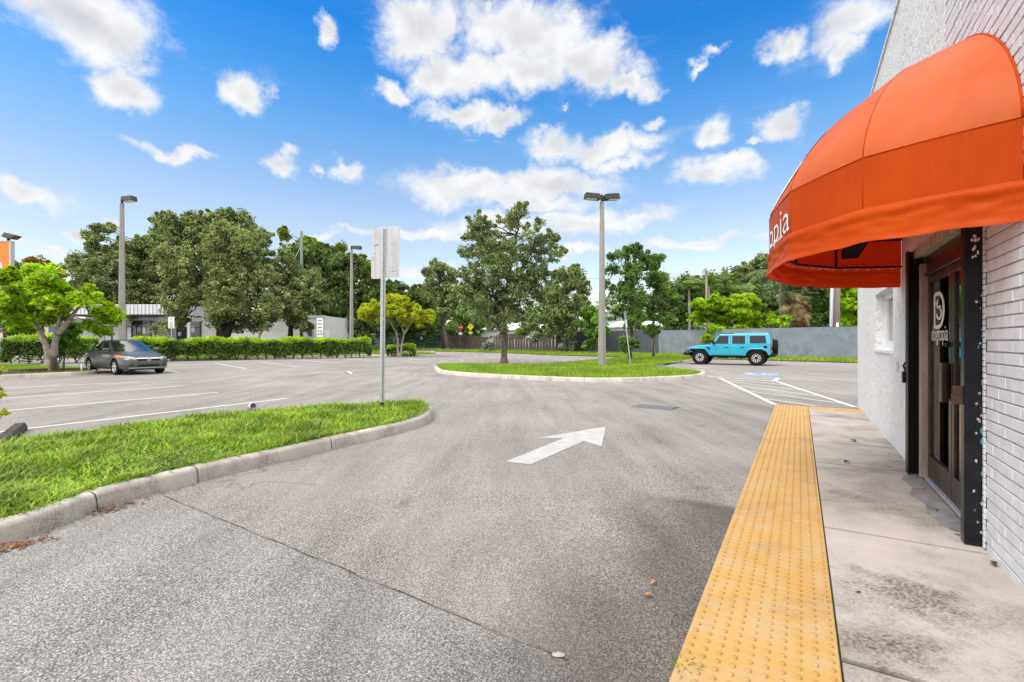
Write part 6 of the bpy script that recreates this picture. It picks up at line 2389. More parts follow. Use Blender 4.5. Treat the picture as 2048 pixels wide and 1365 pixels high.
jd = Vector((-CS, SN, 0)).normalized()
jrz = math.atan2(jd.y, jd.x) + R(-1.5)
jd = Vector((math.cos(jrz), math.sin(jrz), 0))
jl = Vector((-math.sin(jrz), math.cos(jrz), 0))
rear = G(1513, 732.0)
jc = rear + jd * 1.504 - jl * 0.80
make_offroader('bright teal four door off-road car parked by the pale grey wall', Vector((jc.x, jc.y, 0)), jrz)

# ------------------------------------------------------------------ vegetation
def leaf_cloud(centres, radii, per, size, flat=1.0, up=0.4, aspect=0.5, droop=0.0):
    """diamond leaves scattered round cluster centres"""
    c = np.repeat(np.asarray(centres), per, axis=0)
    r = np.repeat(np.asarray(radii), per)
    n_ = len(c)
    d = rng.normal(size=(n_, 3))
    d /= np.linalg.norm(d, axis=1)[:, None]
    rad = rng.random(n_) ** 0.45
    off = d * (rad * r)[:, None]
    off[:, 2] *= flat
    p = c + off
    p[:, 2] -= droop * r * (np.hypot(off[:, 0], off[:, 1]) / (r + 1e-6)) ** 2
    nrm = rng.normal(size=(n_, 3)) * 0.75 + d * 0.35
    nrm[:, 2] += up
    nrm /= np.linalg.norm(nrm, axis=1)[:, None]
    t = rng.normal(size=(n_, 3))
    t -= nrm * (t * nrm).sum(1)[:, None]
    t /= np.linalg.norm(t, axis=1)[:, None]
    s_ = np.cross(nrm, t)
    L = size * (0.6 + 0.8 * rng.random(n_))
    W = L * aspect
    V = np.stack([p - t * L[:, None] / 2, p + s_ * W[:, None] / 2, p + t * L[:, None] / 2, p - s_ * W[:, None] / 2], 1).reshape(-1, 3)
    F = np.arange(n_ * 4).reshape(-1, 4)
    return V, F


def clusters(blobs, per_m2, cr, flat=1.0, shell=0.45):
    per_m2, cr, shell = per_m2 * 2.0, cr * 0.85, shell * 0.6
    """split big crown lobes into leaf clusters"""
    cs, rs_ = [], []
    for (c, r) in blobs:
        k = max(4, int(per_m2 * 4 * math.pi * r * r * 0.5))
        d = rng.normal(size=(k, 3))
        d /= np.linalg.norm(d, axis=1)[:, None]
        rad = (shell + (1.08 - shell) * rng.random(k) ** 0.6) * r
        lump = 1 + 0.22 * np.sin(d[:, 0] * 5 + c.x) * np.sin(d[:, 1] * 4 + c.y) + 0.18 * np.sin(d[:, 2] * 6 + c.z * 2)
        p = np.array(c)[None, :] + d * (rad * lump)[:, None] * np.array([1, 1, flat])
        cs.append(p)
        rs_.append(np.full(k, cr) * rng.uniform(0.6, 1.35, k))
    for (c, r) in blobs:
        k = max(5, int(7 * r))
        d = rng.normal(size=(k, 3))
        d[:, 2] = np.abs(d[:, 2]) * 0.8 - 0.15
        d /= np.linalg.norm(d, axis=1)[:, None]
        for q in (1.08, 1.22):
            cs.append(np.array(c)[None, :] + d * (r * q * rng.uniform(0.93, 1.06, k))[:, None] * np.array([1, 1, flat]))
            rs_.append(np.full(k, cr * (0.55 if q < 1.1 else 0.34)))
    return np.vstack(cs), np.concatenate(rs_)


def limb(mb, a, b, r0, r1, seed, wig=0.12, n_=7, sides=7):
    a, b = Vector(a), Vector(b)
    L = (b - a).length
    path, rad = [], []
    for i in range(n_):
        f = i / (n_ - 1)
        q = a.lerp(b, f)
        q += Vector((noise.noise(Vector((seed, f * 2.2, 0))), noise.noise(Vector((seed, f * 2.2, 5))), 0.4 * noise.noise(Vector((seed, f * 2.2, 9))))) * wig * L * math.sin(math.pi * f)
        path.append(q)
        rad.append(r0 + (r1 - r0) * f)
    mb.tube(path, rad, sides)


LEAF_K, LEAF_S = 3.3, 1.22


def tree(name, label, blobs_px, Y, leaf, base, stems=None, trunk_r=0.2, size=0.16, cr=0.35, dens=1.6, per=22, flat=0.85, up=0.4, aspect=0.5, bark='bark', depth=0.55, group=None, shell=0.45,
         lat=1.0, branches=True, extra=(), droop=0.0, cat='tree', back=0.5):
    """blobs_px: crown lobes surveyed in photo pixels (x, y, r) at distance Y"""
    base = Vector(base)
    t = thing(name, label, cat, base, 0, group)
    blobs = []
    R_all = max(1.0, (max(x for x, _, _ in blobs_px) - min(x for x, _, _ in blobs_px)) / 2 / FPX * Y)
    for (x, y, r) in blobs_px:
        dy = random.uniform(-depth, depth) * R_all
        k = (Y + dy) / Y
        c = P(x, y, Y)
        c = Vector((c.x, Y + dy, c.z))
        rm_w = r / FPX * Y
        blobs.append((c, max(rm_w * 0.7, rm_w - 0.22 * cr)))
    for (x, y, r) in blobs_px[::2] if back else ():
        dy = random.choice([-1, 1]) * random.uniform(0.35, 0.8) * R_all * depth * 1.3
        c = P(x, y, Y)
        blobs.append((Vector((c.x + random.uniform(-.2, .2) * R_all, Y + dy, c.z - random.uniform(0, 0.15) * R_all)), r / FPX * Y * 0.9))
    cs, rs_ = clusters(blobs, dens, cr, lat, shell)
    V, F = leaf_cloud(cs, rs_ * 1.2, int(per * LEAF_K), size * LEAF_S, flat, up, aspect, droop)
    cm = np.clip(V[:, 2], 0.05, None)
    V[:, 2] = cm
    crown = np_mesh('crown', V, F, MAT[leaf], t)
    tb = MB()
    stems = stems or [[base, P(sum(x for x, _, _ in blobs_px) / len(blobs_px), sum(y for _, y, _ in blobs_px) / len(blobs_px), Y)]]
    ends = []
    for si, st in enumerate(stems):
        for i in range(len(st) - 1):
            f0_, f1_ = i / (len(st) - 1), (i + 1) / (len(st) - 1)
            limb(tb, st[i], st[i + 1], trunk_r * (1 - 0.78 * f0_), trunk_r * (1 - 0.78 * f1_), si * 7.3 + i, 0.06, 7, 9)
        ends.append(Vector(st[-1]))
        # root flare
        if st[0] == base or (Vector(st[0]) - base).length < 0.5:
            tb.tube([Vector(st[0]) - Vector((0, 0, 0.05)), Vector(st[0]) + Vector((0, 0, 0.12)), Vector(st[0]) + Vector((0, 0, 0.4))], [trunk_r * 1.7, trunk_r * 1.3, trunk_r * 1.02], 9)
    if branches:
        for i, (c, r) in enumerate(blobs):
            e = min(ends, key=lambda q: (q - c).length)
            st = Vector(e).lerp(c, 0.02)
            limb(tb, st, c, trunk_r * 0.22, trunk_r * 0.05, i * 3.7 + base.x, 0.16, 6, 5)
            for k in range(2):
                q = c + Vector((random.gauss(0, 1), random.gauss(0, 1), random.gauss(0.2, 0.7))).normalized() * r * 0.85
                limb(tb, st.lerp(c, 0.6), q, trunk_r * 0.09, trunk_r * 0.025, i * 5.1 + k, 0.12, 4, 4)
    tb.build('trunk', MAT[bark], t, smooth=True)
    return t


def GP0(px, py):
    q = G(px, py)
    return Vector((q.x, q.y, 0.05))


# the lone oak on the middle island
Y = 27.6
tree('oak_tree', 'slender dark oak with an open crown standing alone on the middle grass island',
     [(1000, 535, 34), (1040, 500, 30), (985, 495, 26), (1065, 555, 28), (935, 575, 20), (965, 585, 26), (1035, 575, 30), (1085, 590, 18), (985, 620, 26), (1015, 450, 20), (958, 452, 22), (940, 470, 18), (985, 468, 26), (1040, 440, 24), (1030, 425, 14), (1070, 470, 28), (1096, 482, 22), (955, 512, 30), (1010, 510, 32), (1075, 520, 32), (945, 556, 28), (990, 560, 34), (1050, 560, 34), (1090, 555, 20),
      (925, 592, 26), (960, 610, 30), (1010, 600, 32), (1055, 595, 26), (1000, 638, 22), (950, 632, 22), (1112, 505, 13), (930, 505, 13), (975, 645, 16), (1030, 632, 20)],
     Y, 'oak', GP0(1008, 731), [[GP0(1008, 731), P(1010, 655, Y), P(1016, 560, Y), P(1034, 470, Y)], [P(1008, 668, Y), P(985, 628, Y), P(962, 570, Y)], [P(1014, 585, Y), P(1045, 540, Y), P(1068, 490, Y)]],
     trunk_r=0.19, size=0.11, cr=0.28, dens=2.4, per=20, flat=0.8, depth=0.5)
# trees right of the double lamp
Y = 33
tree('young_tree', 'thin young tree with a sparse leggy top behind the leaning blue sign',
     [(1255, 572, 16), (1255, 620, 18), (1250, 505, 13), (1268, 500, 10), (1284, 516, 15), (1226, 540, 16), (1262, 548, 22), (1222, 518, 9), (1300, 532, 13), (1243, 590, 24), (1272, 600, 26), (1228, 622, 16), (1262, 645, 22), (1212, 570, 9), (1250, 685, 14), (1265, 690, 12), (1305, 520, 8)],
     Y, 'mid_leaf', GP0(1260, 722), [[GP0(1260, 722), P(1262, 640, Y), P(1262, 560, Y), P(1252, 500, Y)]], trunk_r=0.14, size=0.13, cr=0.32, dens=2.1, per=24, depth=0.45)
Y = 36
tree('young_tree', 'bushy young tree with a bare lower stem closer to the teal car',
     [(1310, 560, 20), (1335, 588, 18), (1308, 610, 24), (1350, 602, 11), (1328, 640, 15), (1290, 640, 17), (1302, 662, 12), (1320, 575, 18), (1285, 600, 15)],
     Y, 'mid_leaf', GP0(1307, 717), [[GP0(1307, 717), P(1307, 650, Y), P(1312, 580, Y)]], trunk_r=0.14, size=0.14, cr=0.36, dens=2.0, per=24, depth=0.5, bark='bark_pale')
# trees around the fence
Y = 58
tree('oak_tree', 'dense olive oak crown behind the wooden fence, beyond the lone island oak',
     [(1130, 560, 26), (1155, 572, 20), (1108, 592, 26), (1148, 612, 24), (1122, 632, 24), (1085, 640, 20), (1168, 592, 12), (1095, 662, 14), (1150, 545, 12), (1060, 655, 16), (1135, 655, 16)],
     Y, 'oak', GP0(1130, 704), [[P(1132, 704, Y).xy.to_3d(), P(1130, 640, Y), P(1132, 600, Y)]], trunk_r=0.3, size=0.24, cr=0.6, dens=0.9, per=24)
tree('leafy_bush', 'fresh green shrub mounding over the dark navy wall end', [(1180, 630, 16), (1200, 640, 18), (1190, 665, 18), (1165, 650, 14), (1205, 665, 12), (1178, 690, 10)], 54, 'fresh_leaf', P(1188, 700, 54).xy.to_3d(),
     trunk_r=0.12, size=0.24, cr=0.5, dens=1.0, per=20, cat='bush')
Y = 72.5
tree('oak_tree', 'ragged oak rising round the brown pole at the fence corner',
     [(880, 540, 14), (870, 568, 16), (898, 575, 18), (880, 600, 20), (860, 545, 9), (852, 600, 13), (903, 548, 9), (867, 526, 8), (905, 605, 14), (862, 630, 12), (890, 628, 12)],
     Y, 'oak', P(895, 700, Y).xy.to_3d(), trunk_r=0.3, size=0.28, cr=0.65, dens=0.9, per=22)
for i, (px, py, Yb, lb) in enumerate(((977, 690, 64, 'silvery shrub against the fence beside the island oak trunk'), (1138, 690, 58.5, 'taller silvery shrub at the join of fence and navy wall'), (1068, 672, 61, 'silver-leaved twigs hanging over the weathered fence'), (1112, 655, 62, 'pale silver-leaved bush standing above the fence boards'))):
    tree('silver_shrub', lb, [(px, py, 9), (px - 8, py + 5, 7), (px + 7, py - 4, 7), (px + 2, py + 9, 6)], Yb, 'silver_leaf', P(px, 700, Yb - 0.5).xy.to_3d(), trunk_r=0.05, size=0.26, cr=0.35, dens=1.2, per=16, cat='shrub', back=0, depth=0.3, group='silver shrubs along the fence')

# oaks by the grey shops
Y = 47
tree('oak_tree', 'broad pale olive oak with a short forked trunk behind the hedge',
     [(430, 502, 38), (395, 540, 36), (470, 530, 42), (425, 590, 40), (485, 590, 42), (520, 560, 36), (540, 610, 32), (382, 610, 28), (445, 630, 26), (505, 638, 24), (455, 478, 28), (562, 590, 24), (500, 495, 26), (360, 585, 18), (365, 640, 14)],
     Y, 'oak_pale', P(442, 700, Y).xy.to_3d(), [[P(440, 700, Y).xy.to_3d(), P(436, 640, Y), P(418, 590, Y)], [P(441, 690, Y), P(452, 635, Y), P(470, 570, Y)], [P(443, 690, Y), P(470, 630, Y), P(515, 590, Y)]],
     trunk_r=0.42, size=0.20, cr=0.55, dens=1.25, per=30, bark='bark_dark')
Y = 60
tree('oak_tree', 'huge dark oak towering behind the grey metal-fascia shops',
     [(400, 452, 26), (358, 470, 30), (330, 492, 32), (440, 452, 28), (470, 458, 28), (510, 470, 28), (300, 520, 36), (252, 550, 32), (222, 572, 24), (345, 540, 44), (236, 505, 15), (208, 545, 14), (255, 596, 28), (305, 590, 36), (550, 490, 24),
      (520, 520, 34), (322, 448, 18), (272, 490, 20), (410, 500, 34), (470, 510, 34), (212, 610, 14), (385, 435, 12), (490, 440, 14), (262, 470, 10), (300, 555, 40), (345, 585, 40), (280, 520, 30), (255, 560, 34), (380, 560, 44), (225, 595, 22), (300, 490, 28), (430, 480, 34), (215, 525, 14), (195, 560, 14), (230, 625, 18), (270, 625, 20), (320, 612, 24)],
     Y, 'oak', P(330, 700, Y).xy.to_3d(), trunk_r=0.5, size=0.25, cr=0.62, dens=1.0, per=30, bark='bark_dark')
Y = 52
tree('oak_tree', 'oak leaning over the white shop wall beside the green utility pole',
     [(592, 560, 30), (612, 582, 26), (562, 552, 26), (602, 620, 24), (630, 600, 15), (570, 600, 26), (592, 642, 18), (640, 572, 10), (608, 655, 10), (575, 520, 18), (625, 560, 14)],
     Y, 'oak', P(574, 700, Y).xy.to_3d(), [[P(574, 700, Y).xy.to_3d(), P(582, 650, Y), P(592, 600, Y)]], trunk_r=0.36, size=0.21, cr=0.55, dens=1.1, per=28, bark='bark_dark')
Y = 70
tree('dark_tree', 'dark evergreen mass behind the green utility pole', [(640, 540, 36), (672, 562, 36), (622, 515, 22), (700, 600, 42), (652, 620, 42), (742, 605, 28), (702, 540, 28), (665, 660, 30), (720, 650, 30), (640, 500, 14)], Y, 'dark_leaf', P(680, 700, Y).xy.to_3d(),
     trunk_r=0.4, size=0.34, cr=0.8, dens=0.9, per=24, bark='bark_dark')
Y = 76
tree('spreading_tree', 'yellow-green treetop spreading above the dark evergreens by the distant light pole', [(590, 478, 14), (625, 500, 20), (660, 512, 20), (700, 532, 20), (735, 545, 20), (612, 540, 20), (755, 560, 12), (680, 495, 9), (715, 515, 10)], Y, 'yg_leaf', P(690, 700, Y).xy.to_3d(),
     trunk_r=0.4, size=0.36, cr=0.8, dens=0.9, per=22, bark='bark_dark')
Y = 80
tree('dark_tree', 'dark tree clump behind the yellow-green island tree', [(765, 605, 32), (802, 602, 28), (842, 605, 22), (780, 650, 26), (820, 650, 26), (856, 650, 20), (790, 575, 14), (835, 582, 12), (860, 580, 12)], Y, 'dark_leaf', P(805, 700, Y).xy.to_3d(),
     trunk_r=0.4, size=0.38, cr=0.8, dens=0.9, per=22, bark='bark_dark')
# small yellow-green tree on the hedge nose
Y = 42
tree('lime_tree', 'small flat-topped yellow-green tree over the round-cut hedge', [(742, 620, 13), (770, 610, 15), (800, 606, 15), (830, 620, 13), (856, 628, 11), (762, 634, 13), (800, 632, 14), (838, 640, 11), (734, 632, 8), (864, 640, 7), (785, 622, 12), (815, 645, 9), (775, 598, 8)], Y, 'lime_yellow', P(795, 713, Y).xy.to_3d(),
     [[P(797, 713, Y).xy.to_3d(), P(793, 665, Y), P(772, 632, Y)], [P(800, 713, Y).xy.to_3d(), P(808, 668, Y), P(798, 625, Y)], [P(808, 668, Y), P(822, 645, Y), P(835, 630, Y)]], trunk_r=0.11, size=0.30, cr=0.42, dens=1.5, per=20, flat=0.5, up=0.9, aspect=0.3, bark='bark_pale', depth=0.5)

# the bright green tree beside the sedan
Y = 20.3
tree('lime_tree', 'bright lime green tree with layered fans, red mulch at its pale foot',
     [(20, 560, 24), (62, 562, 28), (112, 568, 30), (158, 588, 24), (192, 604, 14), (30, 600, 28), (82, 606, 30), (140, 618, 22), (8, 640, 18), (62, 548, 16), (-30, 590, 30), (100, 632, 18), (150, 648, 12), (-40, 636, 20), (185, 622, 9), (130, 592, 20), (20, 622, 20), (95, 545, 12), (175, 600, 12), (50, 632, 16)],
     Y, 'lime', GP0(108, 746), [[GP0(108, 746), P(104, 712, Y), P(88, 675, Y), P(66, 640, Y)], [P(106, 715, Y), P(114, 665, Y), P(122, 620, Y)], [P(114, 668, Y), P(140, 640, Y), P(165, 605, Y)]],
     trunk_r=0.15, size=0.21, cr=0.36, dens=2.6, per=26, flat=0.45, up=1.1, aspect=0.34, bark='bark_pale', depth=0.5, droop=0.35)
Y = 21.5
tree('lime_sapling', 'thin young sprout with drooping leaves between the lime tree and the sedan', [(135, 668, 14), (155, 672, 11), (128, 690, 12), (150, 690, 9), (140, 655, 10), (120, 705, 8)], Y, 'fresh_leaf', GP0(127, 744), [[GP0(127, 744), P(128, 700, Y), P(138, 670, Y)], [P(128, 712, Y), P(142, 704, Y)]],
     trunk_r=0.045, size=0.15, cr=0.3, dens=2.0, per=18, bark='bark_pale', depth=0.4, back=0)
Y = 25
tree('lime_tree', 'leaning second lime green tree with a grey trunk against the hedge', [(70, 600, 20), (45, 585, 18), (95, 590, 18), (20, 590, 18), (60, 570, 14), (0, 605, 14)], Y, 'lime', P(97, 733, Y).xy.to_3d(), [[P(97, 733, Y).xy.to_3d(), P(90, 690, Y), P(72, 655, Y), P(62, 630, Y)]], trunk_r=0.14, size=0.22, cr=0.4, dens=1.6, per=20, flat=0.45, up=1.0, aspect=0.34, bark='bark_pale')

# beyond, at the picture edge
Y = 55
tree('orange_tree', 'tree with orange-tipped leaves rising over the bright lime tree', [(76, 527, 10), (95, 538, 14), (60, 535, 8), (112, 548, 10), (85, 560, 12), (45, 548, 8)], Y, 'orange_leaf', P(90, 700, Y).xy.to_3d(), trunk_r=0.2, size=0.26, cr=0.5, dens=1.0, per=20)
tree('dark_tree', 'dark tree between the palm and the big oak', [(180, 552, 16), (176, 590, 22), (190, 536, 9), (165, 570, 14), (200, 580, 16)], 62, 'dark_leaf', P(178, 700, 62).xy.to_3d(), trunk_r=0.25, size=0.3, cr=0.6, dens=1.0, per=22, bark='bark_dark')
tree('dark_tree', 'low dark tree under the lime canopy in front of the far cream house', [(40, 650, 18), (20, 655, 14), (62, 655, 14), (30, 640, 10), (55, 668, 10)], 50, 'dark_leaf', P(50, 700, 50).xy.to_3d(), trunk_r=0.25, size=0.28, cr=0.55, dens=1.0, per=22, bark='bark_dark')
tree('dark_tree', 'far dark foliage behind the orange pylon sign', [(25, 530, 12), (10, 545, 14), (-30, 540, 20), (40, 545, 10)], 64, 'dark_leaf', P(10, 700, 64).xy.to_3d(), trunk_r=0.25, size=0.3, cr=0.6, dens=1.0, per=22, bark='bark_dark')

# over the grey wall
Y = 47
tree('lime_tree', 'wide flat lime green tree reaching over the wall above the teal car',
     [(1410, 618, 20), (1442, 604, 19), (1480, 604, 19), (1518, 610, 18), (1546, 632, 11), (1402, 638, 13), (1450, 632, 20), (1500, 638, 20), (1534, 645, 13), (1428, 658, 14), (1482, 655, 14), (1392, 610, 9), (1502, 594, 8), (1412, 676, 8), (1465, 618, 20), (1425, 600, 10)],
     Y, 'lime', P(1455, 700, Y).xy.to_3d(), [[P(1457, 700, Y).xy.to_3d(), P(1455, 655, Y), P(1440, 620, Y)], [P(1458, 690, Y), P(1462, 655, Y), P(1490, 620, Y)], [P(1456, 680, Y), P(1440, 655, Y), P(1415, 635, Y)]],
     trunk_r=0.16, size=0.30, cr=0.5, dens=1.7, per=24, flat=0.4, up=1.1, aspect=0.34, bark='bark_dark', depth=0.3, droop=0.3)
Y = 41.5
tree('lime_tree', 'lime green tree hanging over the wall beside the white shop corner', [(1692, 580, 12), (1712, 584, 16), (1702, 604, 15), (1696, 640, 13), (1718, 630, 16), (1712, 662, 12), (1745, 600, 26), (1685, 612, 8), (1740, 640, 20), (1706, 685, 8)], Y, 'lime', P(1725, 700, Y).xy.to_3d(),
     trunk_r=0.16, size=0.30, cr=0.5, dens=1.7, per=22, flat=0.5, up=1.0, aspect=0.34, depth=0.3, droop=0.3)
Y = 50
tree('leafy_bush', 'big glossy green bush between the shaggy palm and the utility pole', [(1642, 578, 17), (1660, 600, 20), (1650, 630, 18), (1632, 612, 15), (1665, 640, 15), (1625, 640, 12), (1655, 655, 14)], Y, 'mid_leaf', P(1650, 700, Y).xy.to_3d(), trunk_r=0.15, size=0.26, cr=0.5, dens=1.2, per=22, cat='bush')
for (bl_, Yt, mat_, lb) in (
        ([(1350, 590, 20), (1380, 572, 20), (1370, 622, 26), (1340, 620, 20), (1352, 650, 20), (1390, 600, 20), (1335, 575, 10), (1365, 655, 16)], 62, 'dark_leaf', 'dark bushy tree behind the young trees and the navy wall'),
        ([(1430, 580, 26), (1470, 562, 22), (1440, 622, 28), (1500, 600, 26), (1455, 590, 24), (1410, 610, 22), (1520, 630, 24), (1480, 650, 24), (1545, 620, 20)], 64, 'dark_leaf', 'dark foliage wall rising behind the flat lime tree'),
        ([(1510, 532, 14), (1530, 518, 12), (1490, 548, 15), (1542, 540, 16), (1560, 520, 16), (1520, 560, 18), (1470, 545, 9), (1590, 540, 18)], 66, 'oak', 'tall grey-green tree half hidden behind the orange awning'),
        ([(1600, 640, 20), (1570, 640, 18), (1690, 640, 20), (1620, 660, 16), (1585, 655, 14), (1680, 600, 24), (1640, 600, 24)], 60, 'dark_leaf', 'dark undergrowth tree behind the shaggy palm')):
    tree('dark_tree', lb, bl_, Yt, mat_, P(bl_[0][0], 700, Yt).xy.to_3d(), trunk_r=0.3, size=0.30, cr=0.65, dens=1.0, per=24, bark='bark_dark')
# background greenery behind the wooden fence
for (bl_, Yt, mat_, lb) in (
        ([(930, 640, 20), (960, 650, 16), (910, 660, 16), (945, 668, 10)], 90, 'mid_leaf', 'green tree behind the stop sign and yellow sign'),
        ([(1060, 660, 14), (1085, 670, 12), (1040, 668, 10), (1100, 640, 12)], 82, 'yg_leaf', 'yellow-green bush lit up behind the fence and oak'),
        ([(870, 640, 18), (850, 655, 16), (885, 665, 14), (838, 670, 12), (905, 675, 8)], 95, 'mid_leaf', 'soft green tree beyond the end of the chain link fence'),
        ([(660, 680, 9), (690, 678, 9), (715, 680, 9), (745, 684, 8), (770, 682, 8)], 90, 'dark_leaf', 'low dark shrubs along the chain link fence')):
    tree('far_tree', lb, bl_, Yt, mat_, P(bl_[0][0], 700, Yt).xy.to_3d(), trunk_r=0.2, size=0.36, cr=0.7, dens=1.0, per=20, bark='bark_dark')
cs_, rs_ = [], []
for x in range(-700, 2700, 22):
    for Yq in (112, 128):
        tp = 612 - (58 if 1320 < x < 1800 else 0) - (20 if 600 < x < 960 else 0) + 26 * noise.noise(Vector((x * 0.012, Yq, 0))) + 12 * noise.noise(Vector((x * 0.05, Yq, 3)))
        y = 690
        while y > tp:
            q = P(x + random.uniform(-12, 12), y, Yq + random.uniform(-4, 4))
            cs_.append(tuple(q))
            rs_.append(1.5)
            y -= random.uniform(8, 13)
V, F = leaf_cloud(np.array(cs_), np.array(rs_), 60, 0.75, 0.9, 0.4, 0.6)
tag(np_mesh('treeline', V, F, MAT['dark_leaf']), 'far belt of trees closing the skyline behind the houses', kind='stuff')


# palms
def frond(mb, tip_rows, base, az_, length, rise, sag, leaflet, k=26, width=0.05):
    """one feather leaf: arching rachis with leaflets on both sides"""
    pts = []
    d = Vector((math.cos(az_), math.sin(az_), 0))
    for i in range(13):
        f = i / 12
        pts.append(base + d * length * (f ** 0.9) * math.cos(rise * (1 - f)) + Vector((0, 0, length * (math.sin(rise) * f - sag * f * f))))
    s_ = Vector((-d.y, d.x, 0))
    for i in range(k):
        f = 0.12 + 0.88 * i / (k - 1)
        j = min(11, int(f * 12))
        g = f * 12 - j
        q = pts[j].lerp(pts[j + 1], g)
        t = (pts[j + 1] - pts[j]).normalized()
        ll = leaflet * math.sin(math.pi * (0.12 + 0.86 * f)) ** 0.6
        for sg_ in (-1, 1):
            e = q + (s_ * sg_ * 0.75 + t * 0.55 + Vector((0, 0, -0.35 - 0.4 * random.random()))).normalized() * ll
            w_ = t * width
            tip_rows.append((q - w_, q + w_, e + w_ * 0.3, e - w_ * 0.3))
    mb.tube(pts, [0.05 - 0.04 * i / 12 for i in range(13)], 4)


def palm(label, px, py, Y, n_, length, mat, rise=(0.2, 1.2), sag=0.55, leaflet=0.7, trunk_r=0.16, name='palm_tree', az_bias=None, width=0.05):
    base = P(px, 700, Y).xy.to_3d()
    t = thing(name, label, 'palm tree', base)
    top = P(px, py, Y)
    MB().tube([base, base.lerp(top, 0.5) + Vector((0.1, 0, 0)), top], [trunk_r * 1.2, trunk_r, trunk_r * 0.85], 9).build('trunk', MAT['bark_pale'], t, smooth=True)
    rows, rc = [], MB()
    for i in range(n_):
        a_ = 2 * math.pi * i / n_ + random.uniform(-.25, .25) if az_bias is None else random.choice(az_bias) + random.uniform(-.35, .35)
        frond(rc, rows, top, a_, length * random.uniform(0.8, 1.1), random.uniform(*rise), sag * random.uniform(0.8, 1.25), leaflet, width=width)
    V = np.array([[tuple(q) for q in r] for r in rows]).reshape(-1, 3)
    F = np.arange(len(V)).reshape(-1, 4)
    cr_ = np_mesh('fronds', V, F, MAT[mat], t)
    rc.build('frond_stems', MAT['yg_leaf'], t)
    return t


palm('coconut palm drooping long fronds in front of the shaggy palm', 1560, 548, 50, 15, 4.6, 'palm', rise=(0.0, 0.9), sag=0.75, leaflet=1.0, width=0.06)
palm('small feathery palm behind the thin wooden pole', 1418, 572, 58, 11, 2.9, 'palm_fresh', rise=(0.7, 1.35), sag=0.45, leaflet=0.75)
palm('small feathery palm to the side of the dark bushy tree', 1378, 580, 60, 10, 2.6, 'palm_fresh', rise=(0.5, 1.3), sag=0.5, leaflet=0.7)
palm('feathery palm clump between wooden pole and coconut palm', 1462, 586, 57, 12, 2.7, 'palm_fresh', rise=(0.5, 1.3), sag=0.5, leaflet=0.7)
palm('far palm with arching fronds behind the orange-tipped tree', 120, 538, 58, 12, 3.0, 'palm', rise=(0.3, 1.2), sag=0.6, leaflet=0.7)
palm('tufted dark palm far off behind the sign post', 822, 582, 88, 14, 2.8, 'palm', rise=(0.0, 1.3), sag=0.45, leaflet=0.8)

# shaggy fan palm with a skirt of dead leaves
Y = 49
base = P(1597, 700, Y).xy.to_3d()
fp = thing('fan_palm', 'shaggy fan palm with a thick skirt of dead brown leaves by the wall', 'palm tree', base)
MB().tube([base, P(1597, 600, Y), P(1595, 540, Y)], [0.35, 0.3, 0.25], 9).build('trunk', MAT['bark_dark'], fp, smooth=True)


def fan_leaves(px0, px1, py0, py1, k, ln, dz, mat, name):
    rows = []
    for _ in range(k):
        x, y = random.uniform(px0, px1), random.uniform(py0, py1)
        q = P(x, y, Y + random.uniform(-1.6, 1.6))
        out = Vector((q.x - P(1597, 0, Y).x, q.y - Y, 0))
        out = out.normalized() if out.length > 0.05 else Vector((1, 0, 0))
        d0 = (out * random.uniform(0.3, 0.9) + Vector((random.gauss(0, .3), random.gauss(0, .3), dz + random.gauss(0, .25)))).normalized()
        s0 = d0.cross(Vector((0, 0, 1))).normalized()
        for b__ in range(13):
            a_ = (b__ - 6) * 0.16
            d1 = (d0 * math.cos(a_) + s0 * math.sin(a_)).normalized()
            L_ = ln * random.uniform(0.7, 1.1) * math.cos(a_ * 0.6)
            w_ = s0 * 0.035
            m_ = q + d1 * L_ * 0.6
            e_ = q + d1 * L_ + Vector((0, 0, -0.18 * L_))
            rows.append((q - w_ * 0.4, q + w_ * 0.4, m_ + w_, m_ - w_))
            rows.append((m_ - w_, m_ + w_, e_ + w_ * 0.1, e_ - w_ * 0.1))
    V = np.array([[tuple(q) for q in r] for r in rows]).reshape(-1, 3)
    np_mesh(name, V, np.arange(len(V)).reshape(-1, 4), MAT[mat], fp)


fan_leaves(1568, 1632, 545, 600, 110, 1.0, -0.35, 'palm', 'crown')
fan_leaves(1572, 1612, 585, 645, 130, 1.0, -1.1, 'palm_dead', 'dead_leaf_skirt')


V, F = leaf_cloud(np.array(FLOWER_AT), np.full(len(FLOWER_AT), 0.014), 3, 0.014, 0.8, 1.0, 0.6)
Vw, Fw = leaf_cloud(np.array(WEED_AT), np.full(len(WEED_AT), 0.03), 4, 0.04, 0.6, 1.0, 0.6)
tag(np_mesh('broadleaf_weeds', Vw, Fw, MAT['fresh_leaf']), 'darker broad-leaved weeds mixed into the near grass', kind='stuff')
tag(np_mesh('weed_flowers', V, F, MAT['flower']), kind='stuff')


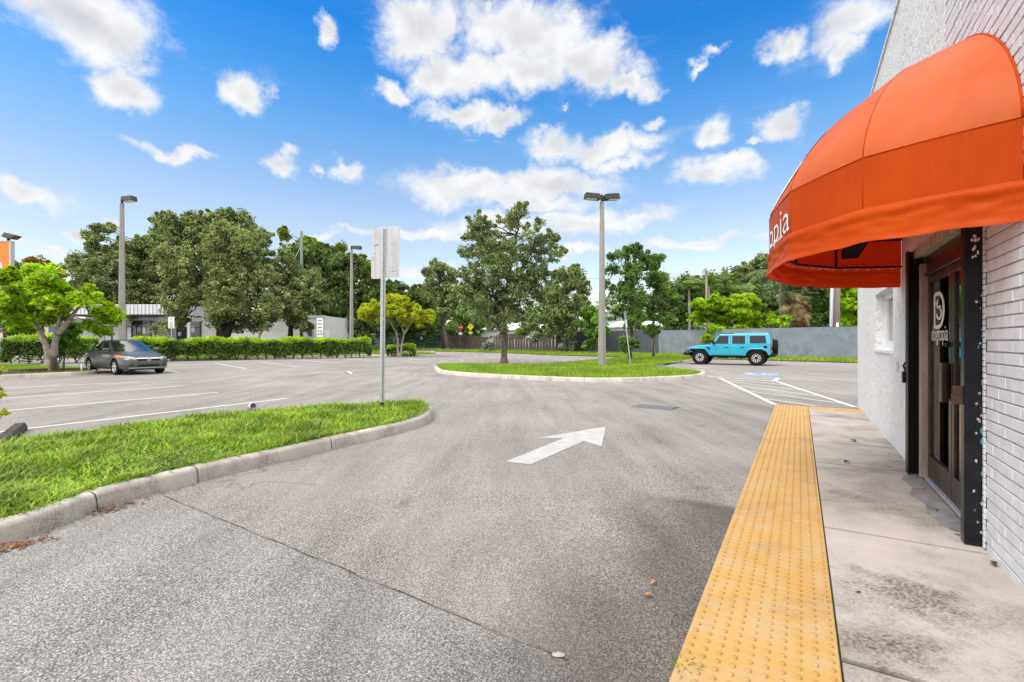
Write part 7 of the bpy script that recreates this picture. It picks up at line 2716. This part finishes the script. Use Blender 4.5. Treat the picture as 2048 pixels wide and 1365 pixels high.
# hedges
def hedge(label, a, b, wd, h, per_m, z0=0.06, size=0.13, seed=0, round_=0.12):
    a, b = Vector(a), Vector(b)
    L = (b - a).length
    d = (b - a) / L
    s_ = Vector((-d.y, d.x, 0))
    t = thing('hedge', label, 'hedge', a.lerp(b, 0.5))
    n_ = int(per_m * L)
    f = rng.random(n_) * L
    # section perimeter: front, top, back
    per = rng.random(n_)
    fh = h / (2 * h + wd)
    y = np.where(per < fh, -wd / 2, np.where(per > 1 - fh, wd / 2, (per - fh) / (1 - 2 * fh) * wd - wd / 2))
    z = np.where(per < fh, per / fh * h, np.where(per > 1 - fh, (1 - per) / fh * h, h))
    end = rng.random(n_) < (wd / L) * 0.8
    f = np.where(end, np.where(rng.random(n_) < .5, 0, L), f)
    y = np.where(end, (rng.random(n_) - .5) * wd, y)
    z = np.where(end, rng.random(n_) * h, z)
    # round the shoulders, loosen the foot
    depth_in = rng.random(n_) ** 1.6 * 0.28
    y = y * (1 - depth_in / (wd / 2)) * (1 - round_ * (z / h) ** 6)
    bump_ = 0.14 * np.sin(f * 1.7 + seed) * np.sin(f * 0.53 + 2 * seed) + 0.06 * np.sin(f * 4.3 + y * 3)
    z = z - depth_in * (z > h * 0.9) + bump_ * (z / h)
    keep = (z > 0.28 + 0.22 * np.sin(f * 2.6 + seed) * np.sin(f * 0.9)) | (rng.random(n_) < 0.12)
    f, y, z = f[keep], y[keep], z[keep]
    c = np.array(a)[None, :] + np.outer(f, np.array(d)) + np.outer(y, np.array(s_))
    c[:, 2] = z0 + z
    top = (z > h - 0.30 + 0.12 * np.sin(f * 3.1 + seed) + 0.08 * rng.random(len(z)))
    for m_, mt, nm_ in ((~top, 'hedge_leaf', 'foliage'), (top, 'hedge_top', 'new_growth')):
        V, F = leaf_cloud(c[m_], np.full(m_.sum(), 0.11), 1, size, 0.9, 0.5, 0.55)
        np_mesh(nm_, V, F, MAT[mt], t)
    core = MB()
    q0, q1 = a + d * 0.25, b - d * 0.25
    w2 = wd / 2 - 0.30
    core.hexa([q0 - s_ * w2 + Vector((0, 0, z0 + 0.45)), q1 - s_ * w2 + Vector((0, 0, z0 + 0.45)), q1 + s_ * w2 + Vector((0, 0, z0 + 0.45)), q0 + s_ * w2 + Vector((0, 0, z0 + 0.45))],
              [q0 - s_ * w2 + Vector((0, 0, z0 + h - 0.3)), q1 - s_ * w2 + Vector((0, 0, z0 + h - 0.3)), q1 + s_ * w2 + Vector((0, 0, z0 + h - 0.3)), q0 + s_ * w2 + Vector((0, 0, z0 + h - 0.3))])
    core.build('twigs', MAT['bark_dark'], t)
    sb = MB()
    x = 0.3
    while x < L - 0.2:
        q = a + d * x + s_ * random.uniform(-0.2, 0.2)
        for k in range(3):
            limb(sb, q + Vector((0, 0, z0 - 0.05)), q + d * random.uniform(-0.35, 0.35) + s_ * random.uniform(-0.3, 0.3) + Vector((0, 0, z0 + 0.6)), 0.035, 0.018, x + k, 0.1, 4, 5)
        x += random.uniform(0.55, 0.85)
    sb.build('stems', MAT['bark'], t)
    return t


h0 = P(262, 722, 32.0)
h1 = P(738, 716, 40.5)
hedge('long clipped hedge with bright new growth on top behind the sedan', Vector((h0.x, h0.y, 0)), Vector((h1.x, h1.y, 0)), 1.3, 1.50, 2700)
h0 = P(12, 728, 29.0)
h1 = P(190, 725, 30.8)
hedge('shorter dark hedge behind the pale trunks of the lime trees', Vector((h0.x, h0.y, 0)), Vector((h1.x, h1.y, 0)), 1.3, 1.60, 2300, seed=2.0)
h0 = P(776, 712, 43.2)
h1 = P(829, 712, 43.6)
hedge('low rounded hedge at the foot of the small yellow-green tree', Vector((h0.x, h0.y, 0)), Vector((h1.x, h1.y, 0)), 1.5, 1.0, 2200, seed=4.0, size=0.15)

# leafy shoots poking in at the picture edge, close to the camera
Y = 6.6
ef_ = thing('lime_shrub', 'bright yellow-green leafy shoots poking in over the wheel stop', 'shrub', Vector((P(-40, 860, Y).x, Y, 0)))
cs_ = []
for (x, y) in ((-6, 735), (-2, 748), (3, 742), (-12, 756), (-4, 778), (3, 790), (-14, 790), (2, 826), (8, 828), (-10, 826), (-20, 740), (-26, 770), (-24, 800), (-30, 820), (-18, 850)):
    cs_.append(tuple(P(x, y, Y + random.uniform(-.1, .1))))
V, F = leaf_cloud(np.array(cs_), np.full(len(cs_), 0.05), 9, 0.10, 0.7, 0.8, 0.42)
np_mesh('leaves', V, F, MAT['lime_yellow'], ef_)
tw = MB()
for q in cs_[::2]:
    limb(tw, Vector(ef_.location), Vector(q), 0.012, 0.004, q[0] * 3, 0.15, 6, 5)
tw.build('stems', MAT['bark'], ef_)
# weed tuft at the corner of the yellow strip
wt_ = thing('weed_tuft', 'ragged green weed growing from the joint beside the yellow strip', 'weed', G(1366, 1338))
q = G(1366, 1338)
rows = []
for _ in range(70):
    a_ = random.uniform(0, 2 * math.pi)
    L_ = random.uniform(0.03, 0.085)
    d_ = Vector((math.cos(a_), math.sin(a_), random.uniform(0.15, 0.9))).normalized()
    s0 = Vector((-d_.y, d_.x, 0)).normalized() * random.uniform(0.0012, 0.0028)
    o_ = q + Vector((random.gauss(0, 0.012), random.gauss(0, 0.02), 0.002))
    m_ = o_ + d_ * L_ * 0.6
    e_ = o_ + d_ * L_ + Vector((0, 0, -0.2 * L_))
    rows += [(o_ - s0, o_ + s0, m_ + s0, m_ - s0), (m_ - s0, m_ + s0, e_ + s0 * 0.2, e_ - s0 * 0.2)]
V = np.array([[tuple(x_) for x_ in r] for r in rows]).reshape(-1, 3)
np_mesh('blades', V, np.arange(len(V)).reshape(-1, 4), MAT['mid_leaf'], wt_)

# ------------------------------------------------------------------ shops and houses in the distance
def bx(mb, x0, x1, y0, y1, z0, z1):
    mb.box(x0, x1, y0, y1, z0, z1)
    return mb


Ym = 56.0
X = lambda px, Yq=Ym: (px - CX) / FPX * Yq
Z = lambda py, Yq=Ym: EYE + (CY - py) / FPX * Yq
sb_ = thing('strip_mall', 'grey shops with a ribbed metal fascia and dark shopfronts behind the hedge', 'building', (X(300), Ym, 0))
mb = MB()
mb.box(X(150), X(316), Ym, Ym + 12, 0, Z(634))
mb.box(X(316), X(410), Ym + 2.5, Ym + 12, 0, Z(634))
mb.build('shop_wall', MAT['mall_wall'], sb_)
fs = MB()
fs.box(X(185), X(386), Ym - 3.0, Ym - 2.8, Z(632), Z(613))
x = X(185)
while x < X(386):
    fs.box(x, x + 0.05, Ym - 3.07, Ym - 3.002, Z(632), Z(613) - 0.02)
    x += 0.42
fs.build('fascia', MAT['mall_metal'], sb_)
fs2 = MB()
fs2.box(X(386), X(386) + 0.2, Ym - 2.8, Ym + 10, Z(632), Z(613))
fs2.build('fascia', MAT['mall_metal'], sb_)
MB().box(X(185), X(386) - 0.02, Ym - 2.75, Ym + 0.0, Z(635), Z(632)).build('soffit', MAT['mall_dark'], sb_)
MB().box(X(170), X(222), Ym - 3.4, Ym - 0.4, Z(640), Z(637)).build('canopy', MAT['roof_white'], sb_)
MB().box(X(184), X(188), Ym - 3.2, Ym - 3.0, 0, Z(640)).build('post', MAT['mall_dark'], sb_)
MB().box(X(398), X(402), Ym - 2.0, Ym - 1.8, 0, Z(635)).build('post', MAT['mall_wall'], sb_)
for x0, x1 in ((211, 223), (227, 238), (255, 263)):
    MB().box(X(x0), X(x1), Ym - 0.06, Ym - 0.005, 0.4, Z(655)).build('poster', MAT['poster'], sb_)
    f_ = MB()
    f_.box(X(x0) - 0.06, X(x0) - 0.005, Ym - 0.08, Ym - 0.004, 0.35, Z(654))
    f_.box(X(x1) + 0.005, X(x1) + 0.06, Ym - 0.08, Ym - 0.004, 0.35, Z(654))
    f_.box(X(x0) - 0.06, X(x1) + 0.06, Ym - 0.08, Ym - 0.004, Z(654) + 0.005, Z(654) + 0.06)
    f_.build('poster_frame', MAT['mall_dark'], sb_)
for x0, x1, yy in ((265, 273, 0), (274, 283, 0), (285, 301, 0), (303, 313, 0), (325, 336, 2.5), (337, 350, 2.5), (352, 372, 2.5), (374, 388, 2.5), (390, 397, 2.5)):
    g_ = MB().box(X(x0), X(x1), Ym + yy - 0.05, Ym + yy - 0.005, 0.15, Z(642)).build('shop_window', MAT['dark_glass'], sb_)
    m_ = MB()
    m_.box(X(x0) - 0.07, X(x0), Ym + yy - 0.10, Ym + yy - 0.004, 0.1, Z(641))
    m_.box(X(x0) + 0.002, X(x1), Ym + yy - 0.09, Ym + yy - 0.052, Z(655), Z(655) + 0.07)
    m_.build('mullion', MAT['mall_dark'], g_)
for x0, x1, y0, y1, yy, mt in ((286, 292, 655, 668, 0, 'poster'), (294, 300, 652, 668, 0, 'roof_tan'), (276, 281, 664, 676, 0, 'roof_brown'), (306, 310, 660, 676, 0, 'poster'), (327, 333, 664, 672, 2.5, 'poster'), (378, 384, 660, 678, 2.5, 'poster'), (340, 348, 648, 654, 2.5, 'mall_metal'), (355, 362, 652, 664, 2.5, 'mall_metal')):
    MB().box(X(x0), X(x1), Ym + yy - 0.075, Ym + yy - 0.055, Z(y1), Z(y0)).build('window_poster', MAT[mt], sb_)
# white side hall
Yh = 58.0
wh = thing('white_hall', 'plain white block wall of a low hall behind the oak trunks', 'building', (X(520, Yh), Yh, 0))
MB().box(X(404, Yh), X(649, Yh), Yh, Yh + 12, 0, Z(632, Yh)).build('wall', MAT['mall_wall'], wh)
MB().box(X(404, Yh), X(649, Yh) + 0.1, Yh - 0.08, Yh - 0.005, Z(632, Yh) - 0.25, Z(632, Yh) + 0.03).build('roof_edge', MAT['mall_metal'], wh)
MB().box(X(617, Yh), X(624, Yh), Yh - 0.25, Yh - 0.006, Z(672, Yh), Z(659, Yh)).build('meter_box', MAT['mall_dark'], wh)
bd_ = thing('utility_box', 'white utility cabinet standing by the end of the white hall', 'cabinet', (X(651, 57), 57, 0))
MB().box(X(648.5, 57), X(655, 57), 57, 57.5, 0, Z(661, 57)).build('cabinet', MAT['sign_white'], bd_, bevel=0.03)


def house(label, x0, x1, Yq, eave, ridge, wall, roof, hip=0.25, depth=9.0, win=True, fade=0):
    t = thing('house', label, 'house', (X((x0 + x1) / 2, Yq), Yq, 0))
    xa, xb = X(x0, Yq), X(x1, Yq)
    ze, zr = Z(eave, Yq), Z(ridge, Yq)
    MB().box(xa, xb, Yq, Yq + depth, 0, ze).build('wall', MAT[wall], t)
    r = MB()
    o = 0.45
    e0, e1, e2, e3 = Vector((xa - o, Yq - o, ze)), Vector((xb + o, Yq - o, ze)), Vector((xb + o, Yq + depth + o, ze)), Vector((xa - o, Yq + depth + o, ze))
    ins = (xb - xa) * hip
    r0, r1 = Vector((xa + ins, Yq + depth / 2, zr)), Vector((xb - ins, Yq + depth / 2, zr))
    up_ = Vector((0, 0, 0.14))
    r.add([e0, e1, e2, e3, e0 + up_, e1 + up_, e2 + up_, e3 + up_, r0 + up_, r1 + up_], [(3, 2, 1, 0), (0, 1, 5, 4), (1, 2, 6, 5), (2, 3, 7, 6), (3, 0, 4, 7), (4, 5, 9, 8), (6, 7, 8, 9), (5, 6, 9), (7, 4, 8)])
    r.build('roof', MAT[roof], t)
    if win:
        for f in (0.25, 0.7):
            xc = xa + (xb - xa) * f
            wv_ = MB().box(xc - 0.7, xc + 0.7, Yq - 0.06, Yq - 0.004, ze - 1.5, ze - 0.4).build('window', MAT['frame_white'], t)
            MB().box(xc - 0.62, xc + 0.62, Yq - 0.075, Yq - 0.062, ze - 1.42, ze - 0.48).build('pane', MAT['dark_glass'], wv_)
    return t


house('white house with a low white roof behind the wall and young trees', 1238, 1386, 64, 655, 642, 'house_white', 'roof_white', 0.1)
house('white peaked canopy roof glimpsed under the flat lime tree', 1436, 1478, 60, 657, 645, 'house_white', 'roof_white', 0.45, 3.0, win=False)
house('low brown roof behind the wall beside the shaggy palm', 1500, 1578, 62, 657, 651, 'house_cream', 'roof_brown', 0.1)
house('white house behind the wooden fence and the lone oak', 965, 1120, 92, 661, 645, 'house_white', 'roof_white', 0.2)
house('tan-roofed house behind the chain link fence and sign post', 722, 772, 98, 664, 650, 'house_cream', 'roof_tan', 0.2)
house('cream house low behind the lime tree and dark hedge', -60, 178, 66, 645, 632, 'house_cream', 'roof_tan', 0.15)
house('pale two-storey gable above the young trees and the navy wall', 1215, 1245, 80, 625, 608, 'mall_metal', 'mall_metal', 0.3, 6.0, win=False)
